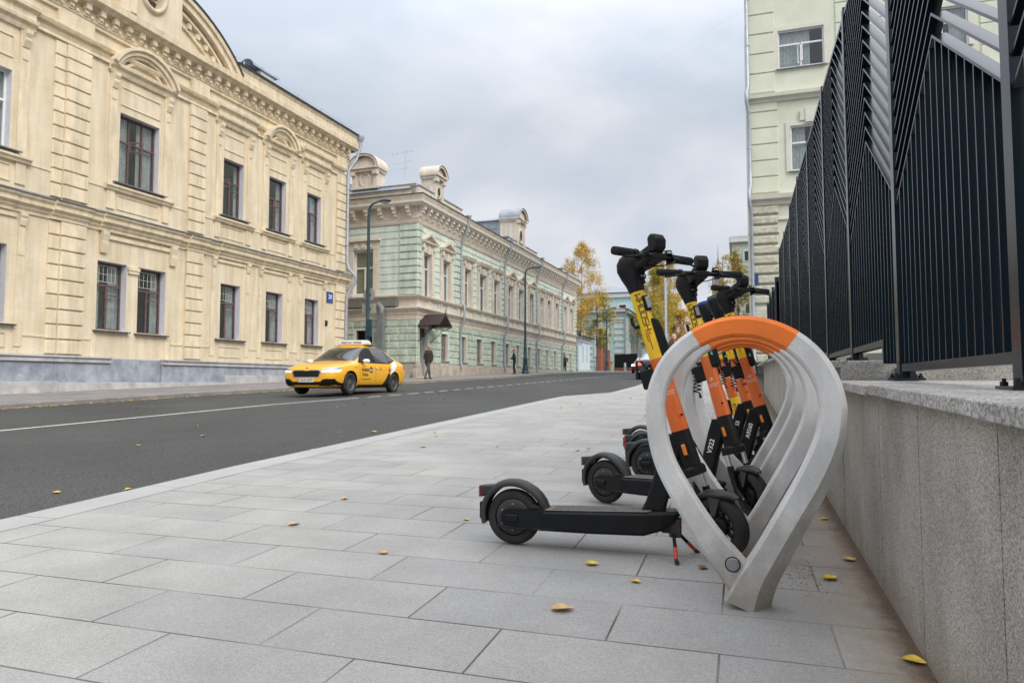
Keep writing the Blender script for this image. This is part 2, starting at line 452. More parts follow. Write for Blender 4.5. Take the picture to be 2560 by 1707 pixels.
M_metal_roof = mat('grey_metal_roof', (0.30,0.33,0.37), 0.45, 0.3, var=0.2, vscale=1.5)
M_dark_roof = mat('dark_roof_edge', (0.035,0.038,0.042), 0.6, var=0.2)
M_flash = mat('grey_flashing', (0.17,0.18,0.20), 0.5, 0.3, var=0.3, vscale=3)
M_frame_red = mat('old_red_brown_frame', (0.12,0.07,0.07), 0.7, var=0.3, vscale=12)
M_frame_white = mat('white_window_frame', (0.72,0.73,0.74), 0.5, var=0.04)
M_glass = glass_mat('window_glass')
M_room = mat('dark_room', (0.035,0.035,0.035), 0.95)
M_curtain = mat('curtain_cloth', (0.34,0.35,0.34), 0.9, col2=(0.55,0.56,0.54), vscale=5)
M_grille = mat('white_grille', (0.55,0.55,0.52), 0.6)
M_pipe = mat('galvanised_pipe', (0.38,0.41,0.46), 0.5, 0.4, var=0.15, vscale=4)
def rough_green(name, c1, c2, bs=9, bump=0.5):
    return mat(name, c1, 0.9, col2=c2, vscale=2.5, bump=bump, bscale=bs, detail=7)
M_mint = rough_green('mint_render', (0.57,0.64,0.57), (0.67,0.73,0.665), 20, 0.15)
M_mint_rough = rough_green('mint_rough_block', (0.44,0.53,0.45), (0.62,0.69,0.61), 7, 1.0)
M_mint_low = rough_green('green_ground_floor_block', (0.37,0.44,0.35), (0.56,0.62,0.52), 7, 0.9)
M_beige = mat('beige_trim', (0.58,0.51,0.42), 0.85, col2=(0.72,0.65,0.56), vscale=2.0, bump=0.2, bscale=12, detail=6)
M_beige_lt = mat('pale_beige_cornice', (0.70,0.65,0.58), 0.85, var=0.08, vscale=3)
M_stone_plinth = mat('stained_stone_plinth', (0.33,0.27,0.21), 0.9, col2=(0.52,0.46,0.40), vscale=1.8, bump=0.4, bscale=9, detail=8)
M_asphalt = mat('asphalt', (0.05,0.05,0.053), 0.85)
def _asph():
    n, l, b = N(M_asphalt)
    tc = n.new('ShaderNodeTexCoord')
    a = n.new('ShaderNodeTexNoise'); a.inputs['Scale'].default_value = 60; a.inputs['Detail'].default_value = 4; a.inputs['Roughness'].default_value = 0.8
    c = n.new('ShaderNodeTexNoise'); c.inputs['Scale'].default_value = 0.5; c.inputs['Detail'].default_value = 4
    l.new(tc.outputs['Object'], a.inputs['Vector']); l.new(tc.outputs['Object'], c.inputs['Vector'])
    r = n.new('ShaderNodeValToRGB'); r.color_ramp.elements[0].position = 0.42; r.color_ramp.elements[1].position = 0.64
    r.color_ramp.elements[0].color = (0.014,0.019,0.018,1); r.color_ramp.elements[1].color = (0.100,0.096,0.092,1)
    l.new(a.outputs['Fac'], r.inputs['Fac'])
    mr = n.new('ShaderNodeMapRange'); mr.inputs['From Min'].default_value = 0.3; mr.inputs['From Max'].default_value = 0.7; mr.inputs['To Min'].default_value = 0.85; mr.inputs['To Max'].default_value = 1.2
    l.new(c.outputs['Fac'], mr.inputs['Value'])
    mx = n.new('ShaderNodeMixRGB'); mx.blend_type = 'MULTIPLY'; mx.inputs[0].default_value = 1
    l.new(r.outputs[0], mx.inputs[1]); l.new(mr.outputs[0], mx.inputs[2]); l.new(mx.outputs[0], b.inputs['Base Color'])
    bp = n.new('ShaderNodeBump'); bp.inputs['Strength'].default_value = 0.8; bp.inputs['Distance'].default_value = 0.006
    l.new(a.outputs['Fac'], bp.inputs['Height']); l.new(bp.outputs[0], b.inputs['Normal'])
_asph()
M_pave = granite('granite_paving', (0.262,0.26,0.25), (0.385,0.381,0.368), 230, joints=(0.675, 0.34, 0.41, 0.198, 0.0038, (0.055,0.036,0.022)),
                 stain=[('Y', 400, 401, (0.22,0.19,0.16), 0.5, 1.3), ('X', -0.20, 0.62, (0.30,0.235,0.16), 0.70, 4.0), ('X', 0.10, 0.62, (0.24,0.16,0.095), 0.8, 9.0), ('X', 0.36, 0.48, (0.10,0.065,0.04), 0.9, 16.0)], blotch=0.09)
M_kerb = granite('granite_kerb', (0.30,0.30,0.29), (0.395,0.395,0.385), 220, blotch=0.06)
M_kerb_far = granite('far_kerb_stone', (0.15,0.145,0.14), (0.26,0.25,0.24), 60, blotch=0.2)
M_far_pave = mat('far_sidewalk_asphalt', (0.19,0.18,0.175), 0.9, col2=(0.27,0.255,0.245), vscale=1.2, detail=6)
M_wall_gran = granite('speckled_granite_wall', (0.17,0.16,0.145), (0.47,0.45,0.41), 210,
                      stain=[('Z', 0.42, 0.02, (0.22,0.17,0.12), 0.7, 6.0)], blotch=0.18)
M_coping = granite('granite_coping', (0.18,0.17,0.165), (0.50,0.49,0.47), 110, blotch=0.15)
M_joint = mat('dark_joint_mortar', (0.12,0.10,0.075), 0.95)
M_fence = mat('navy_black_steel', (0.003,0.008,0.014), 0.25, 0.0, coat=0.0, spec=0.45)
M_line = mat('worn_road_paint', (0.42,0.42,0.41), 0.8, col2=(0.66,0.66,0.64), vscale=9, detail=6)
M_black = mat('black_plastic', (0.0045,0.005,0.0055), 0.42, spec=.28, var=0.25, vscale=20)
M_black_m = mat('matt_black_metal', (0.0045,0.005,0.0055), 0.5, spec=.25, var=0.3, vscale=14)
M_dusty = mat('dusty_black_plastic', (0.009,0.0095,0.010), 0.45, col2=(0.035,0.035,0.035), vscale=9, detail=8)
M_rubber = mat('tyre_rubber', (0.009,0.009,0.009), 0.8, col2=(0.03,0.029,0.027), vscale=12, detail=6)
M_mat_top = mat('deck_grip_mat', (0.035,0.036,0.038), 0.8, col2=(0.12,0.12,0.12), vscale=60)
M_yellow = mat('yellow_scooter_paint', (0.88,0.55,0.004), 0.42, coat=0.2, var=0.04)
M_orange = mat('orange_scooter_paint', (0.66,0.125,0.012), 0.45, coat=0.2, var=0.06, vscale=6)
M_orange_top = mat('orange_rack_plastic', (0.88,0.20,0.022), 0.6, var=0.06, vscale=6, bump=0.1, bscale=300)
M_concrete = mat('pale_grey_rack_concrete', (0.55,0.545,0.53), 0.75, col2=(0.73,0.73,0.72), vscale=3.5, bump=0.12, bscale=120, detail=9)
def _conc():
    m = M_concrete; n, l, b = N(m)
    src = b.inputs['Base Color'].links[0].from_socket
    tc = n.new('ShaderNodeTexCoord')
    sp = n.new('ShaderNodeSeparateXYZ'); l.new(tc.outputs['Object'], sp.inputs[0])
    mr = n.new('ShaderNodeMapRange'); mr.inputs['From Min'].default_value = 0.55; mr.inputs['From Max'].default_value = 0.0
    l.new(sp.outputs['Z'], mr.inputs['Value'])
    nz = n.new('ShaderNodeTexNoise'); nz.inputs['Scale'].default_value = 9; nz.inputs['Detail'].default_value = 9; nz.inputs['Roughness'].default_value = 0.75
    l.new(tc.outputs['Object'], nz.inputs['Vector'])
    ad = n.new('ShaderNodeMath'); l.new(mr.outputs[0], ad.inputs[0]); l.new(nz.outputs['Fac'], ad.inputs[1])
    r5 = n.new('ShaderNodeMapRange'); r5.inputs['From Min'].default_value = 0.78; r5.inputs['From Max'].default_value = 1.45; r5.inputs['To Max'].default_value = 0.72
    l.new(ad.outputs[0], r5.inputs['Value'])
    mx = n.new('ShaderNodeMixRGB'); l.new(r5.outputs[0], mx.inputs[0]); l.new(src, mx.inputs[1]); mx.inputs[2].default_value = (0.22,0.18,0.13,1)
    l.new(mx.outputs[0], b.inputs['Base Color'])
_conc()
M_chrome = mat('fork_chrome', (0.55,0.56,0.58), 0.22, 1.0)
M_steel = mat('dull_steel', (0.30,0.30,0.31), 0.4, 0.9, var=0.2, vscale=20)
M_red = mat('red_plastic', (0.55,0.03,0.02), 0.3)
M_amber = mat('amber_reflector', (0.75,0.20,0.01), 0.2, coat=0.5)
M_lens = mat('clear_reflector', (0.35,0.37,0.38), 0.12, 0.3)
M_ink = mat('black_lettering', (0.012,0.012,0.012), 0.5)
M_redink = mat('dark_red_lettering', (0.36,0.025,0.015), 0.5)
M_whiteink = mat('white_lettering', (0.75,0.75,0.75), 0.6)
M_mintink = mat('mint_lettering', (0.15,0.62,0.45), 0.5)

streaks(M_cream_trim, .80, 2.5, .35); streaks(M_mint, .84, 1.5, .3); streaks(M_mint_rough, .8, 2, .5); streaks(M_mint_low, .80, 1.5, .5); streaks(M_beige, .86, 1.8, .3, speck=(2.2,.62,(.36,.31,.26),.35)); streaks(M_plinth, .8, 2, .8, speck=(2.6,.63,(.62,.62,.60),.7))
streaks(M_plinth_lo, .85, 2, .8, speck=(3.5,.60,(.42,.30,.18),.4)); streaks(M_wall_gran, .84, 3.0, .8, speck=(3.0,.64,(.16,.13,.10),.3))
streaks(M_black_m, 1, speck=(26,.665,(.16,.155,.15),.55)); streaks(M_dusty, 1, speck=(30,.62,(.12,.12,.115),.6)); streaks(M_orange, .9, 14, 5, speck=(34,.68,(.10,.05,.03),.6)); streaks(M_yellow, .92, 14, 5, speck=(34,.70,(.15,.10,.03),.5))
streaks(M_orange_top, .9, 9, 6, speck=(40,.68,(.35,.13,.06),.5)); streaks(M_pave, 1, speck=(7,.70,(.15,.13,.11),.45)); streaks(M_pave, .9, .9, .9); streaks(M_far_pave, .8, .5, .5, speck=(3,.66,(.10,.095,.09),.4))
streaks(M_reveal, .88, 2, .4); streaks(M_coping, .8, 4, 4, speck=(9,.66,(.12,.10,.08),.5)); streaks(M_concrete, .88, 8, 3, speck=(22,.66,(.20,.16,.12),.55))
streaks(M_asphalt, .80, .28, .28, speck=(1.3,.69,(.030,.030,.030),.6))
# ---------------- ground, road, pavements ----------------
YS = [-12, -6, 0, 5, 10, 17, 19, 24, 30, 38, 50, 57, 65, 80, 100, 130, 200, 400, 900]
def interp(pl, Y):
    if Y <= pl[0][1]: return pl[0][0]
    for (x0, y0), (x1, y1) in zip(pl, pl[1:]):
        if Y <= y1: return x0 + (x1-x0)*(Y-y0)/(y1-y0)
    return pl[-1][0]
NEAR = [(-3.98,-12),(-4.0,3),(-4.13,5),(-4.3,15.5),(-4.28,17.2),(-3.45,19.4),(-3.5,24.7),(-3.65,28),(-3.3,34),(-2.9,60),(-2.5,130)]
FARK = [(-15.6,-12),(-15.75,5),(-15.95,18),(-15.3,26),(-14.35,34),(-13.6,45),(-13.1,57),(-12.4,80),(-11.8,100),(-11.0,200)]
def ribbon(name, xa, xb, off, m, ys=YS, parent=None, y0=None, y1=None):
    mb = MB(m)
    yy = sorted(set([y for y in ys if (y0 is None or y > y0) and (y1 is None or y < y1)] + ([y0] if y0 is not None else []) + ([y1] if y1 is not None else [])))
    fa = xa if callable(xa) else (lambda Y: interp(xa, Y) if isinstance(xa, list) else xa)
    fb_ = xb if callable(xb) else (lambda Y: interp(xb, Y) if isinstance(xb, list) else xb)
    vs = []
    for y in yy:
        vs.append((fa(y), y, gz(y)+off)); vs.append((fb_(y), y, gz(y)+off))
    mb.add(vs, [(2*i, 2*i+1, 2*i+3, 2*i+2) for i in range(len(yy)-1)])
    return mb.build(name, parent)
nk = lambda Y: interp(NEAR, Y)
fk = lambda Y: interp(FARK, Y)
YN = sorted(set(YS + [p[1] for p in NEAR] + [p[1] for p in FARK]))
M_ground = mat('bare_ground', (0.10,0.10,0.09), 0.95, var=0.3, vscale=0.3)
structure(ribbon('ground', -400, 400, -0.30, M_ground))
ROAD = -0.08
structure(ribbon('road', lambda Y: fk(Y)-0.05, lambda Y: nk(Y)+0.05, ROAD, M_asphalt, YN), 'dark grey asphalt road rising gently uphill')
structure(ribbon('sidewalk', lambda Y: nk(Y)+0.30, 1.6, 0.0, M_pave, YN), 'light grey granite slab pavement under the scooters')
mb = MB(M_kerb)
yy = [y for y in YN if y <= 200]
ysub = []
for a, b in zip(yy, yy[1:]):
    k = max(1, int((b-a)/1.0)) if b <= 40 else 1
    ysub += [a + (b-a)*i/k for i in range(k)]
ysub.append(yy[-1])
for a, b in zip(ysub, ysub[1:]):
    g = 0.004
    b2_ = b - g
    xs = [nk(a), nk(a)+0.304, nk(b2_), nk(b2_)+0.304]
    za, zb = gz(a)+0.002, gz(b2_)+0.002
    mb.add([(xs[0]+.012,a,za),(xs[1],a,za),(xs[3],b2_,zb),(xs[2]+.012,b2_,zb),(xs[0],a,za-.012),(xs[2],b2_,zb-.012),(xs[0],a,za-.14),(xs[2],b2_,zb-.14)],
           [(0,1,2,3),(4,0,3,5),(6,4,5,7)])
structure(mb.build('kerb'), 'flush pale granite kerb between the paving and the road')
mb = MB(M_kerb_far)
for a, b in zip(ysub, ysub[1:]):
    b2_ = b - 0.006
    xa, xb = fk(a), fk(b2_); za, zb = gz(a)+.04, gz(b2_)+.04
    mb.add([(xa,a,za),(xa-.22,a,za),(xb-.22,b2_,zb),(xb,b2_,zb),(xa+.02,a,za-.03),(xb+.02,b2_,zb-.03),(xa+.02,a,za-.20),(xb+.02,b2_,zb-.20)],
           [(3,2,1,0),(0,4,5,3),(4,6,7,5)])
structure(mb.build('far_kerb'), 'raised grey stone kerb on the far side of the road')
structure(ribbon('far_sidewalk', -60, lambda Y: fk(Y)-0.2, 0.035, M_far_pave, YN), 'brownish grey asphalt pavement in front of the old buildings')
# lane line
LINE = [(-10.4,-12),(-10.45,8),(-10.55,14),(-10.08,17.2),(-9.75,20),(-8.85,35),(-8.2,46),(-7.6,60),(-6,100)]
ln = lambda Y: interp(LINE, Y)
structure(ribbon('road_marking', lambda Y: ln(Y)-0.06, lambda Y: ln(Y)+0.06, ROAD+.004, M_line, YN+[8,14,46], y0=-10, y1=17.15), 'solid white lane line')
mb = MB(M_line)
y = 17.55
while y < 60:
    L = 0.62
    mb.add([(ln(y)-.06,y,gz(y)+ROAD+.004),(ln(y)+.06,y,gz(y)+ROAD+.004),(ln(y+L)+.06,y+L,gz(y+L)+ROAD+.004),(ln(y+L)-.06,y+L,gz(y+L)+ROAD+.004)],[(0,1,2,3)])
    y += 1.02
structure(mb.build('road_marking'), 'short white dashes of the lane line beyond the taxi')

# ---------------- facade tools ----------------
def wall_grid(mb, u0, u1, z0, z1, holes, rec, m=0, mr=1, d=0.0):
    us = sorted(set([u0, u1] + [h[0] for h in holes] + [h[1] for h in holes]))
    zs = sorted(set([z0, z1] + [h[2] for h in holes] + [h[3] for h in holes]))
    us = [u for u in us if u0 <= u <= u1]; zs = [z for z in zs if z0 <= z <= z1]
    for a, b in zip(us, us[1:]):
        for c, e_ in zip(zs, zs[1:]):
            uc, zc = (a+b)/2, (c+e_)/2
            if any(h[0] < uc < h[1] and h[2] < zc < h[3] for h in holes): continue
            mb.quad((a,-d,c),(b,-d,c),(b,-d,e_),(a,-d,e_), m)
    for h in holes:
        a, b, c, e_ = h[:4]
        mb.quad((a,-d,c),(a,-d,e_),(a,rec,e_),(a,rec,c), mr); mb.quad((b,-d,c),(b,rec,c),(b,rec,e_),(b,-d,e_), mr)
        mb.quad((a,-d,e_),(b,-d,e_),(b,rec,e_),(a,rec,e_), mr); mb.quad((a,-d,c),(a,rec,c),(b,rec,c),(b,-d,c), mr)

def window(par, u0, u1, z0, z1, rec=0.3, fm=None, style='T', tr=0.68, curtain=0.6, sillm=None, sillw=0.1, silld=0.2, grille=None, casement=None, fw=0.06, seed=0, silld0=None):
    rnd = random.Random(seed*13+5)
    fm = fm or M_frame_white
    mb = MB([fm, M_room])
    dF0, dF1 = -rec, -rec+0.06
    mb.fb(u0, u0+fw, dF0, dF1, z0, z1); mb.fb(u1-fw, u1, dF0, dF1, z0, z1)
    mb.fb(u0+fw, u1-fw, dF0, dF1, z0, z0+fw); mb.fb(u0+fw, u1-fw, dF0, dF1, z1-fw, z1)
    zt = z0 + (z1-z0)*tr
    um = (u0+u1)/2
    if style == 'T':      # transom, centre mullion below
        mb.fb(u0+fw, u1-fw, dF0-.005, dF1+.012, zt-fw*.6, zt+fw*.6)
        mb.fb(um-fw*.6, um+fw*.6, dF0-.004, dF1+.006, z0+fw, zt-fw*.6)
        mb.fb(um+fw*.6, u1-fw, dF0+.003, dF1-.004, zt-0.36, zt-0.32)
    elif style == 'T3':   # three lights above and three below
        mb.fb(u0+fw, u1-fw, dF0-.005, dF1+.012, zt-fw*.6, zt+fw*.6)
        for k in (1, 2):
            uu = u0 + (u1-u0)*k/3
            mb.fb(uu-fw*.5, uu+fw*.5, dF0-.004, dF1+.006, z0+fw, zt-fw*.6); mb.fb(uu-fw*.4, uu+fw*.4, dF0-.004, dF1+.006, zt+fw*.6, z1-fw)
    elif style == 'T1':   # transom, one mullion off-centre
        mb.fb(u0+fw, u1-fw, dF0-.005, dF1+.012, zt-fw*.6, zt+fw*.6)
        mb.fb(um-fw*.5, um+fw*.5, dF0-.004, dF1+.006, z0+fw, zt-fw*.6)
    elif style == 'M':
        mb.fb(um-fw*.5, um+fw*.5, dF0-.004, dF1+.006, z0+fw, z1-fw)
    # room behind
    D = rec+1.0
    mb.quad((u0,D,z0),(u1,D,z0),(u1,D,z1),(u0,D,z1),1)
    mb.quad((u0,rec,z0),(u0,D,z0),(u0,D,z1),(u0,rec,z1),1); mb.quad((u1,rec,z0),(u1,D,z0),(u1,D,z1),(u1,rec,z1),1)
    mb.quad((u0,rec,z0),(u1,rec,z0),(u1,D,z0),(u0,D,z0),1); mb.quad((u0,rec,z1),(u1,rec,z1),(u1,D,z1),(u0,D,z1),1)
    if casement:          # a small sash standing open
        ua, ub, za, zb, ang = casement
        w = ub-ua; c, s = math.cos(ang), math.sin(ang)
        for (p0, p1, q0, q1) in ((0,.05,za,zb),(w-.05,w,za,zb),(.05,w-.05,za,za+.05),(.05,w-.05,zb-.05,zb)):
            pts = [(p0,q0),(p1,q0),(p1,q1),(p0,q1)]
            vs = [(ua+p*c, rec-.06 - p*s, q) for p, q in pts] + [(ua+p*c+.03*s, rec-.06 - p*s+.03*c, q) for p, q in pts]
            mb.add(vs, [(0,1,2,3),(7,6,5,4),(0,4,5,1),(1,5,6,2),(2,6,7,3),(3,7,4,0)])
    o = mb.build('window', par)
    g = MB(M_glass); g.quad((u0+fw*.5,rec-.03,z0+fw*.5),(u1-fw*.5,rec-.03,z0+fw*.5),(u1-fw*.5,rec-.03,z1-fw*.5),(u0+fw*.5,rec-.03,z1-fw*.5))
    g.build('pane', o, fix=False)
    if curtain > 0:
        cm = MB(M_curtain)
        spans = [(u0, u0+(u1-u0)*curtain*.5), (u1-(u1-u0)*curtain*.5, u1)] if rnd.random() < .75 else [(u0, u0+(u1-u0)*curtain)]
        for (a, b) in spans:
            nn = max(4, int((b-a)/.035)); vs = []
            for i in range(nn+1):
                uu = a+(b-a)*i/nn; dd = rec+.10+.018*math.sin(i*1.3)+.012*math.sin(i*2.9+seed)
                vs += [(uu,dd,z0+.02),(uu,dd,z1-.02)]
            cm.add(vs, [(2*i,2*i+2,2*i+3,2*i+1) for i in range(nn)], 0, True)
        cm.build('curtain', o, fix=False)
    if grille:
        gm = MB(M_grille); ga, gb, gc, ge, nb = grille
        gm.tube([(ga,rec-.1,gc),(gb,rec-.1,gc)],.012,4); gm.tube([(ga,rec-.1,ge),(gb,rec-.1,ge)],.012,4)
        gm.tube([(ga,rec-.1,(gc+ge)/2),(gb,rec-.1,(gc+ge)/2)],.01,4)
        for k in range(nb+1):
            uu = ga+(gb-ga)*k/nb; gm.tube([(uu,rec-.1,gc),(uu,rec-.1,ge)],.010,4)
        gm.build('grille', o)
    if sillm:
        s_ = MB(sillm)
        a, b = u0-sillw, u1+sillw
        s_.add([(a,rec-.02,z0+.02),(b,rec-.02,z0+.02),(b,-silld,z0-.045),(a,-silld,z0-.045),(a,rec-.02,z0-.01),(b,rec-.02,z0-.01),(b,-silld,z0-.085),(a,-silld,z0-.085)],
               [(0,3,2,1),(3,7,6,2),(0,4,7,3),(1,2,6,5),(4,5,6,7)])
        s_.build('sill', o)
    return o

def rebase(mb_list): pass
class Bld:
    """a building frame: u along the facade, d outwards, world z heights"""
    def __init__(s, name, label, X, Y, ang, Ylo, cat='building'):
        s.Y0 = Y; s.z0 = Ylo
        s.t = thing(name, label, cat, (X, Y, Ylo), ang)
        s.M = Matrix.Translation((0, 0, -Ylo))
    def mb(s, m):
        b = MB(m); b.M = s.M; return b
def window_b(B, *a, **k):
    # window() builds with absolute heights; shift into the building frame
    o = window(B.t, *a, **k)
    for ob in [o]:
        ob.location.z = -B.z0
    return o

def arch_band(mb, uc, zc, r0, r1, d0, d1, a0, a1, seg=20, m=0):
    vs = []; fs = []
    for k in range(seg+1):
        an = a0+(a1-a0)*k/seg; c, s_ = math.cos(an), math.sin(an)
        vs += [(uc+r0*c,-d1,zc+r0*s_),(uc+r1*c,-d1,zc+r1*s_),(uc+r1*c,-d0,zc+r1*s_),(uc+r0*c,-d0,zc+r0*s_)]
    for k in range(seg):
        a, b = 4*k, 4*k+4
        fs += [(a,a+1,b+1,b),(a+1,a+2,b+2,b+1),(a+2,a+3,b+3,b+2),(a+3,a,b,b+3)]
    fs += [(0,3,2,1),(4*seg,4*seg+1,4*seg+2,4*seg+3)]
    mb.add(vs, fs, m)

# ---------------- cream building (number 20) ----------------
ang20 = math.atan2(1.0, 0.031)
UE = 34.1   # u of the right end = world Y (frame origin at Y=0, close enough: direction nearly +Y)
B = Bld('cream_building', 'long two-storey cream painted brick building with rounded pediments and dark windows', -22.22, 0.0, ang20, 0.35)
U0 = 3.0
up = [(13.85,15.55,8.2,10.72),(19.50,21.28,8.2,10.83),(24.77,26.02,8.2,10.75),(27.78,29.03,8.2,10.78),(30.74,31.94,8.2,10.75),(8.2,9.8,8.2,10.8)]
lo = [(14.0,15.62,2.72,5.18),(18.78,20.0,2.74,5.2),(20.50,21.79,2.72,5.2),(24.75,25.97,2.76,5.18),(27.70,28.93,2.78,5.19),(30.68,31.86,2.81,5.19),(8.2,9.8,2.72,5.18)]
mb = B.mb([M_cream, M_reveal])
wall_grid(mb, U0, UE, 0.2, 14.5, up+lo, 0.30)
mb.quad((UE,0,0.2),(UE,0,14.5),(UE,14,14.5),(UE,14,0.2)); mb.quad((U0,0,0.2),(U0,14,0.2),(U0,14,14.5),(U0,0,14.5))
mb.quad((U0,14,0.2),(UE,14,0.2),(UE,14,14.5),(U0,14,14.5))
mb.build('wall', B.t)
# plinth
mb = B.mb([M_plinth, M_plinth_lo, M_plinth_lo])
for (a, b) in ((U0,17.2),(17.2,19.32),(21.62,24.5),(24.5,UE)):
    mb.fb(a+.004, b-.004, 0.0, 0.13, 0.2, 1.53, 0)
    mb.fb(a, b, 0.0, 0.20, 1.53, 1.68, 1); mb.fb(a, b, 0.0, 0.25, 1.68, 1.755, 1)
mb.fb(19.32, 21.62, 0.0, 0.04, 0.2, 1.72, 0)
mb.fb(U0, 17.25, 0.13, 0.34, 0.2, 0.90, 2); mb.fb(17.25, 24.9, 0.13, 0.26, 0.2, 0.87, 2); mb.fb(24.9, UE, 0.13, 0.22, 0.2, 1.18, 2)
mb.build('plinth', B.t, bevel=0.02, bseg=1)
# quoined pilasters
mb = B.mb([M_cream_trim])
def blocks(mb, u0, u1, z0, z1, n, d0, d1, gap=.05, ch=.018):
    h = (z1-z0)/n
    for k in range(n):
        mb.cbox(u0, u1, -d1, -d0, z0+k*h+gap, z0+(k+1)*h, ch)
for (ua, ub, uc, ue) in ((16.92,18.28,17.3,18.2),(22.72,23.72,22.72,23.6)):
    for (za, zb, n) in ((1.76,6.24,9),(7.0,12.35,11)):
        if uc > ua: blocks(mb, ua, uc, za, zb, n, 0.0, 0.07)
        mb.fb(uc, ue, 0.0, 0.075, za, zb)
        blocks(mb, uc-.01, ue, za, zb, n, 0.07, 0.16)
for (za, zb, n) in ((1.8,6.3,9),(7.0,12.4,11)):
    mb.fb(33.3, UE+.02, 0.0, 0.05, za, zb); blocks(mb, 33.3, UE+.04, za, zb, n, 0.05, 0.13)
# side returns of corner
for (za, zb, n) in ((1.8,6.3,9),(7.0,12.4,11)):
    h = (zb-za)/n
    for k in range(n): mb.box(UE, UE+.10, -0.12, 0.6, za+k*h+.05, za+(k+1)*h)
# pilaster pedestals in the frieze zone
for (a, b) in ((16.92,18.25),(22.72,23.7),(33.25,UE+.02)):
    mb.fb(a, b, 0.0, 0.14, 12.98, 13.5)
mb.build('quoin', B.t)
# belt course
mb = B.mb([M_cream_trim, M_flash])
def strip(mb, u0, u1, prof, m=0, closed_ends=True):
    """profile [(d,z)...] polygon extruded along u"""
    n = len(prof)
    vs = [(u0,-d,z) for d, z in prof] + [(u1,-d,z) for d, z in prof]
    fs = [(i,(i+1)%n,n+(i+1)%n,n+i) for i in range(n)] + [tuple(range(n)), tuple(range(n,2*n))[::-1]]
    mb.add(vs, fs, m)
beltp = lambda e: [(0,6.27),(.10+e,6.27),(.10+e,6.36),(.17+e,6.42),(.17+e,6.50),(.30+e,6.56),(.30+e,6.70),(.38+e,6.76),(.40+e,6.84),(.36+e,6.86),(0,6.90)]
for (a, b, ex) in ((U0,15.7,0.0),(15.7,16.9,-.05),(16.9,18.25,.05),(18.25,18.72,-.05),(18.72,22.3,.04),(22.3,22.68,-.05),(22.68,23.75,.05),(23.75,24.4,-.05),(24.4,26.75,.02),(26.75,27.3,-.04),(27.3,29.7,.02),(29.7,30.3,-.04),(30.3,32.7,.02),(32.7,33.25,-.04),(33.25,UE+.3,.05)):
    strip(mb, a, b, beltp(ex))
    strip(mb, a, b, [(0,7.02),(.44+ex,6.875),(.44+ex,6.845),(0,6.99)], 1)
mb.box(UE, UE+.34, -0.3, 1.0, 6.5, 6.84)
mb.build('belt_course', B.t)
# window surrounds, hoods, consoles, panels
mb = B.mb([M_cream_trim])
def console(mb, u, z1, h=.5, w=.2, d=.26, b0=0.03):
    strip(mb, u-w/2, u+w/2, [(b0,z1),(d,z1),(d,z1-.12),(d*.75,z1-h*.45),(d*.8,z1-h*.6),(b0+.07,z1-h),(b0,z1-h)])
def panel(mb, u0, u1, z0, z1, d=.05, w=.05, b0=.0):
    mb.fb(u0,u1,b0,d,z1-w,z1); mb.fb(u0,u1,b0,d,z0,z0+w); mb.fb(u0,u0+w,b0,d-.002,z0+w,z1-w); mb.fb(u1-w,u1,b0,d-.002,z0+w,z1-w)
hood = lambda z, e=0: [(0,z-.28),(.10+e,z-.28),(.12+e,z-.16),(.24+e,z-.10),(.26+e,z),(.24+e,z+.02),(0,z+.04)]
# string course linking the hoods
mb = B.mb([M_cream_trim])
strip(mb, U0, UE+.1, [(0,12.42),(.10,12.42),(.10,12.52),(.14,12.60),(0,12.62)])
strip(mb, U0, UE+.1, [(0,12.80),(.14,12.80),(.19,12.90),(.19,12.95),(0,12.99)])
mb.fb(U0, UE, 0, .03, 7.86, 7.90)
mb.build('string_course', B.t)
for (a, b, kind) in ((19.5,21.28,'A'),(24.77,26.02,'S'),(27.78,29.03,'A'),(30.74,31.94,'S'),(13.85,15.55,'S'),(8.2,9.8,'S')):
    L, Rr = a-.58, b+.62
    c = (a+b)/2+.02
    mb = B.mb([M_cream_trim])
    # jamb strips
    for (x0, x1) in ((L+.1,L+.42),(Rr-.42,Rr-.1)):
        mb.fb(x0, x1, 0.0, 0.06, 7.15, 12.2)
    console(mb, L+.26, 12.16, .55, .22, .24); console(mb, Rr-.26, 12.16, .55, .22, .24)
    mb.fb(L+.17, L+.35, .06, .085, 11.2, 11.55); mb.fb(Rr-.35, Rr-.17, .06, .085, 11.2, 11.55)
    panel(mb, a, b, 11.12, 11.82, .035, .03)
    strip(mb, L, Rr, hood(12.5, .02)); strip(mb, L+.05, Rr-.05, [(0,12.16),(.09,12.16),(.12,12.23),(0,12.23)])
    if kind == 'S':
        mb.fb(L+.04, Rr-.04, 0, .20, 12.52, 12.80)
        strip(mb, L-.02, Rr+.02, [(0,12.74),(.20,12.74),(.24,12.80),(.34,12.84),(.36,12.97),(.33,13.0),(0,13.04)])
    else:
        hw = (Rr-L)/2; rise = 0.95 if hw > 1.4 else .85
        rad = (hw*hw+rise*rise)/(2*rise); zc = 12.54+rise-rad
        al = math.asin(min(1, hw/rad))
        arch_band(mb, c, zc, rad-.12, rad, 0, .40, PI/2-al, PI/2+al)
        arch_band(mb, c, zc, rad-.28, rad-.12, 0, .30, PI/2-al, PI/2+al)
        al2 = al*.93
        arch_band(mb, c, zc, rad-.40, rad-.28, 0, .2, PI/2-al2, PI/2+al2)
        al3 = al*.80
        arch_band(mb, c, zc, rad-.62, rad-.52, 0, .12, PI/2-al3, PI/2+al3)
    # below the sill
    strip(mb, L-.02, Rr+.02, [(0,7.84),(.12,7.84),(.15,7.92),(.21,7.96),(.21,8.03),(0,8.05)])
    panel(mb, a-.05, b+.05, 7.18, 7.72, .035, .03)
    mb.build('window_surround', B.t)
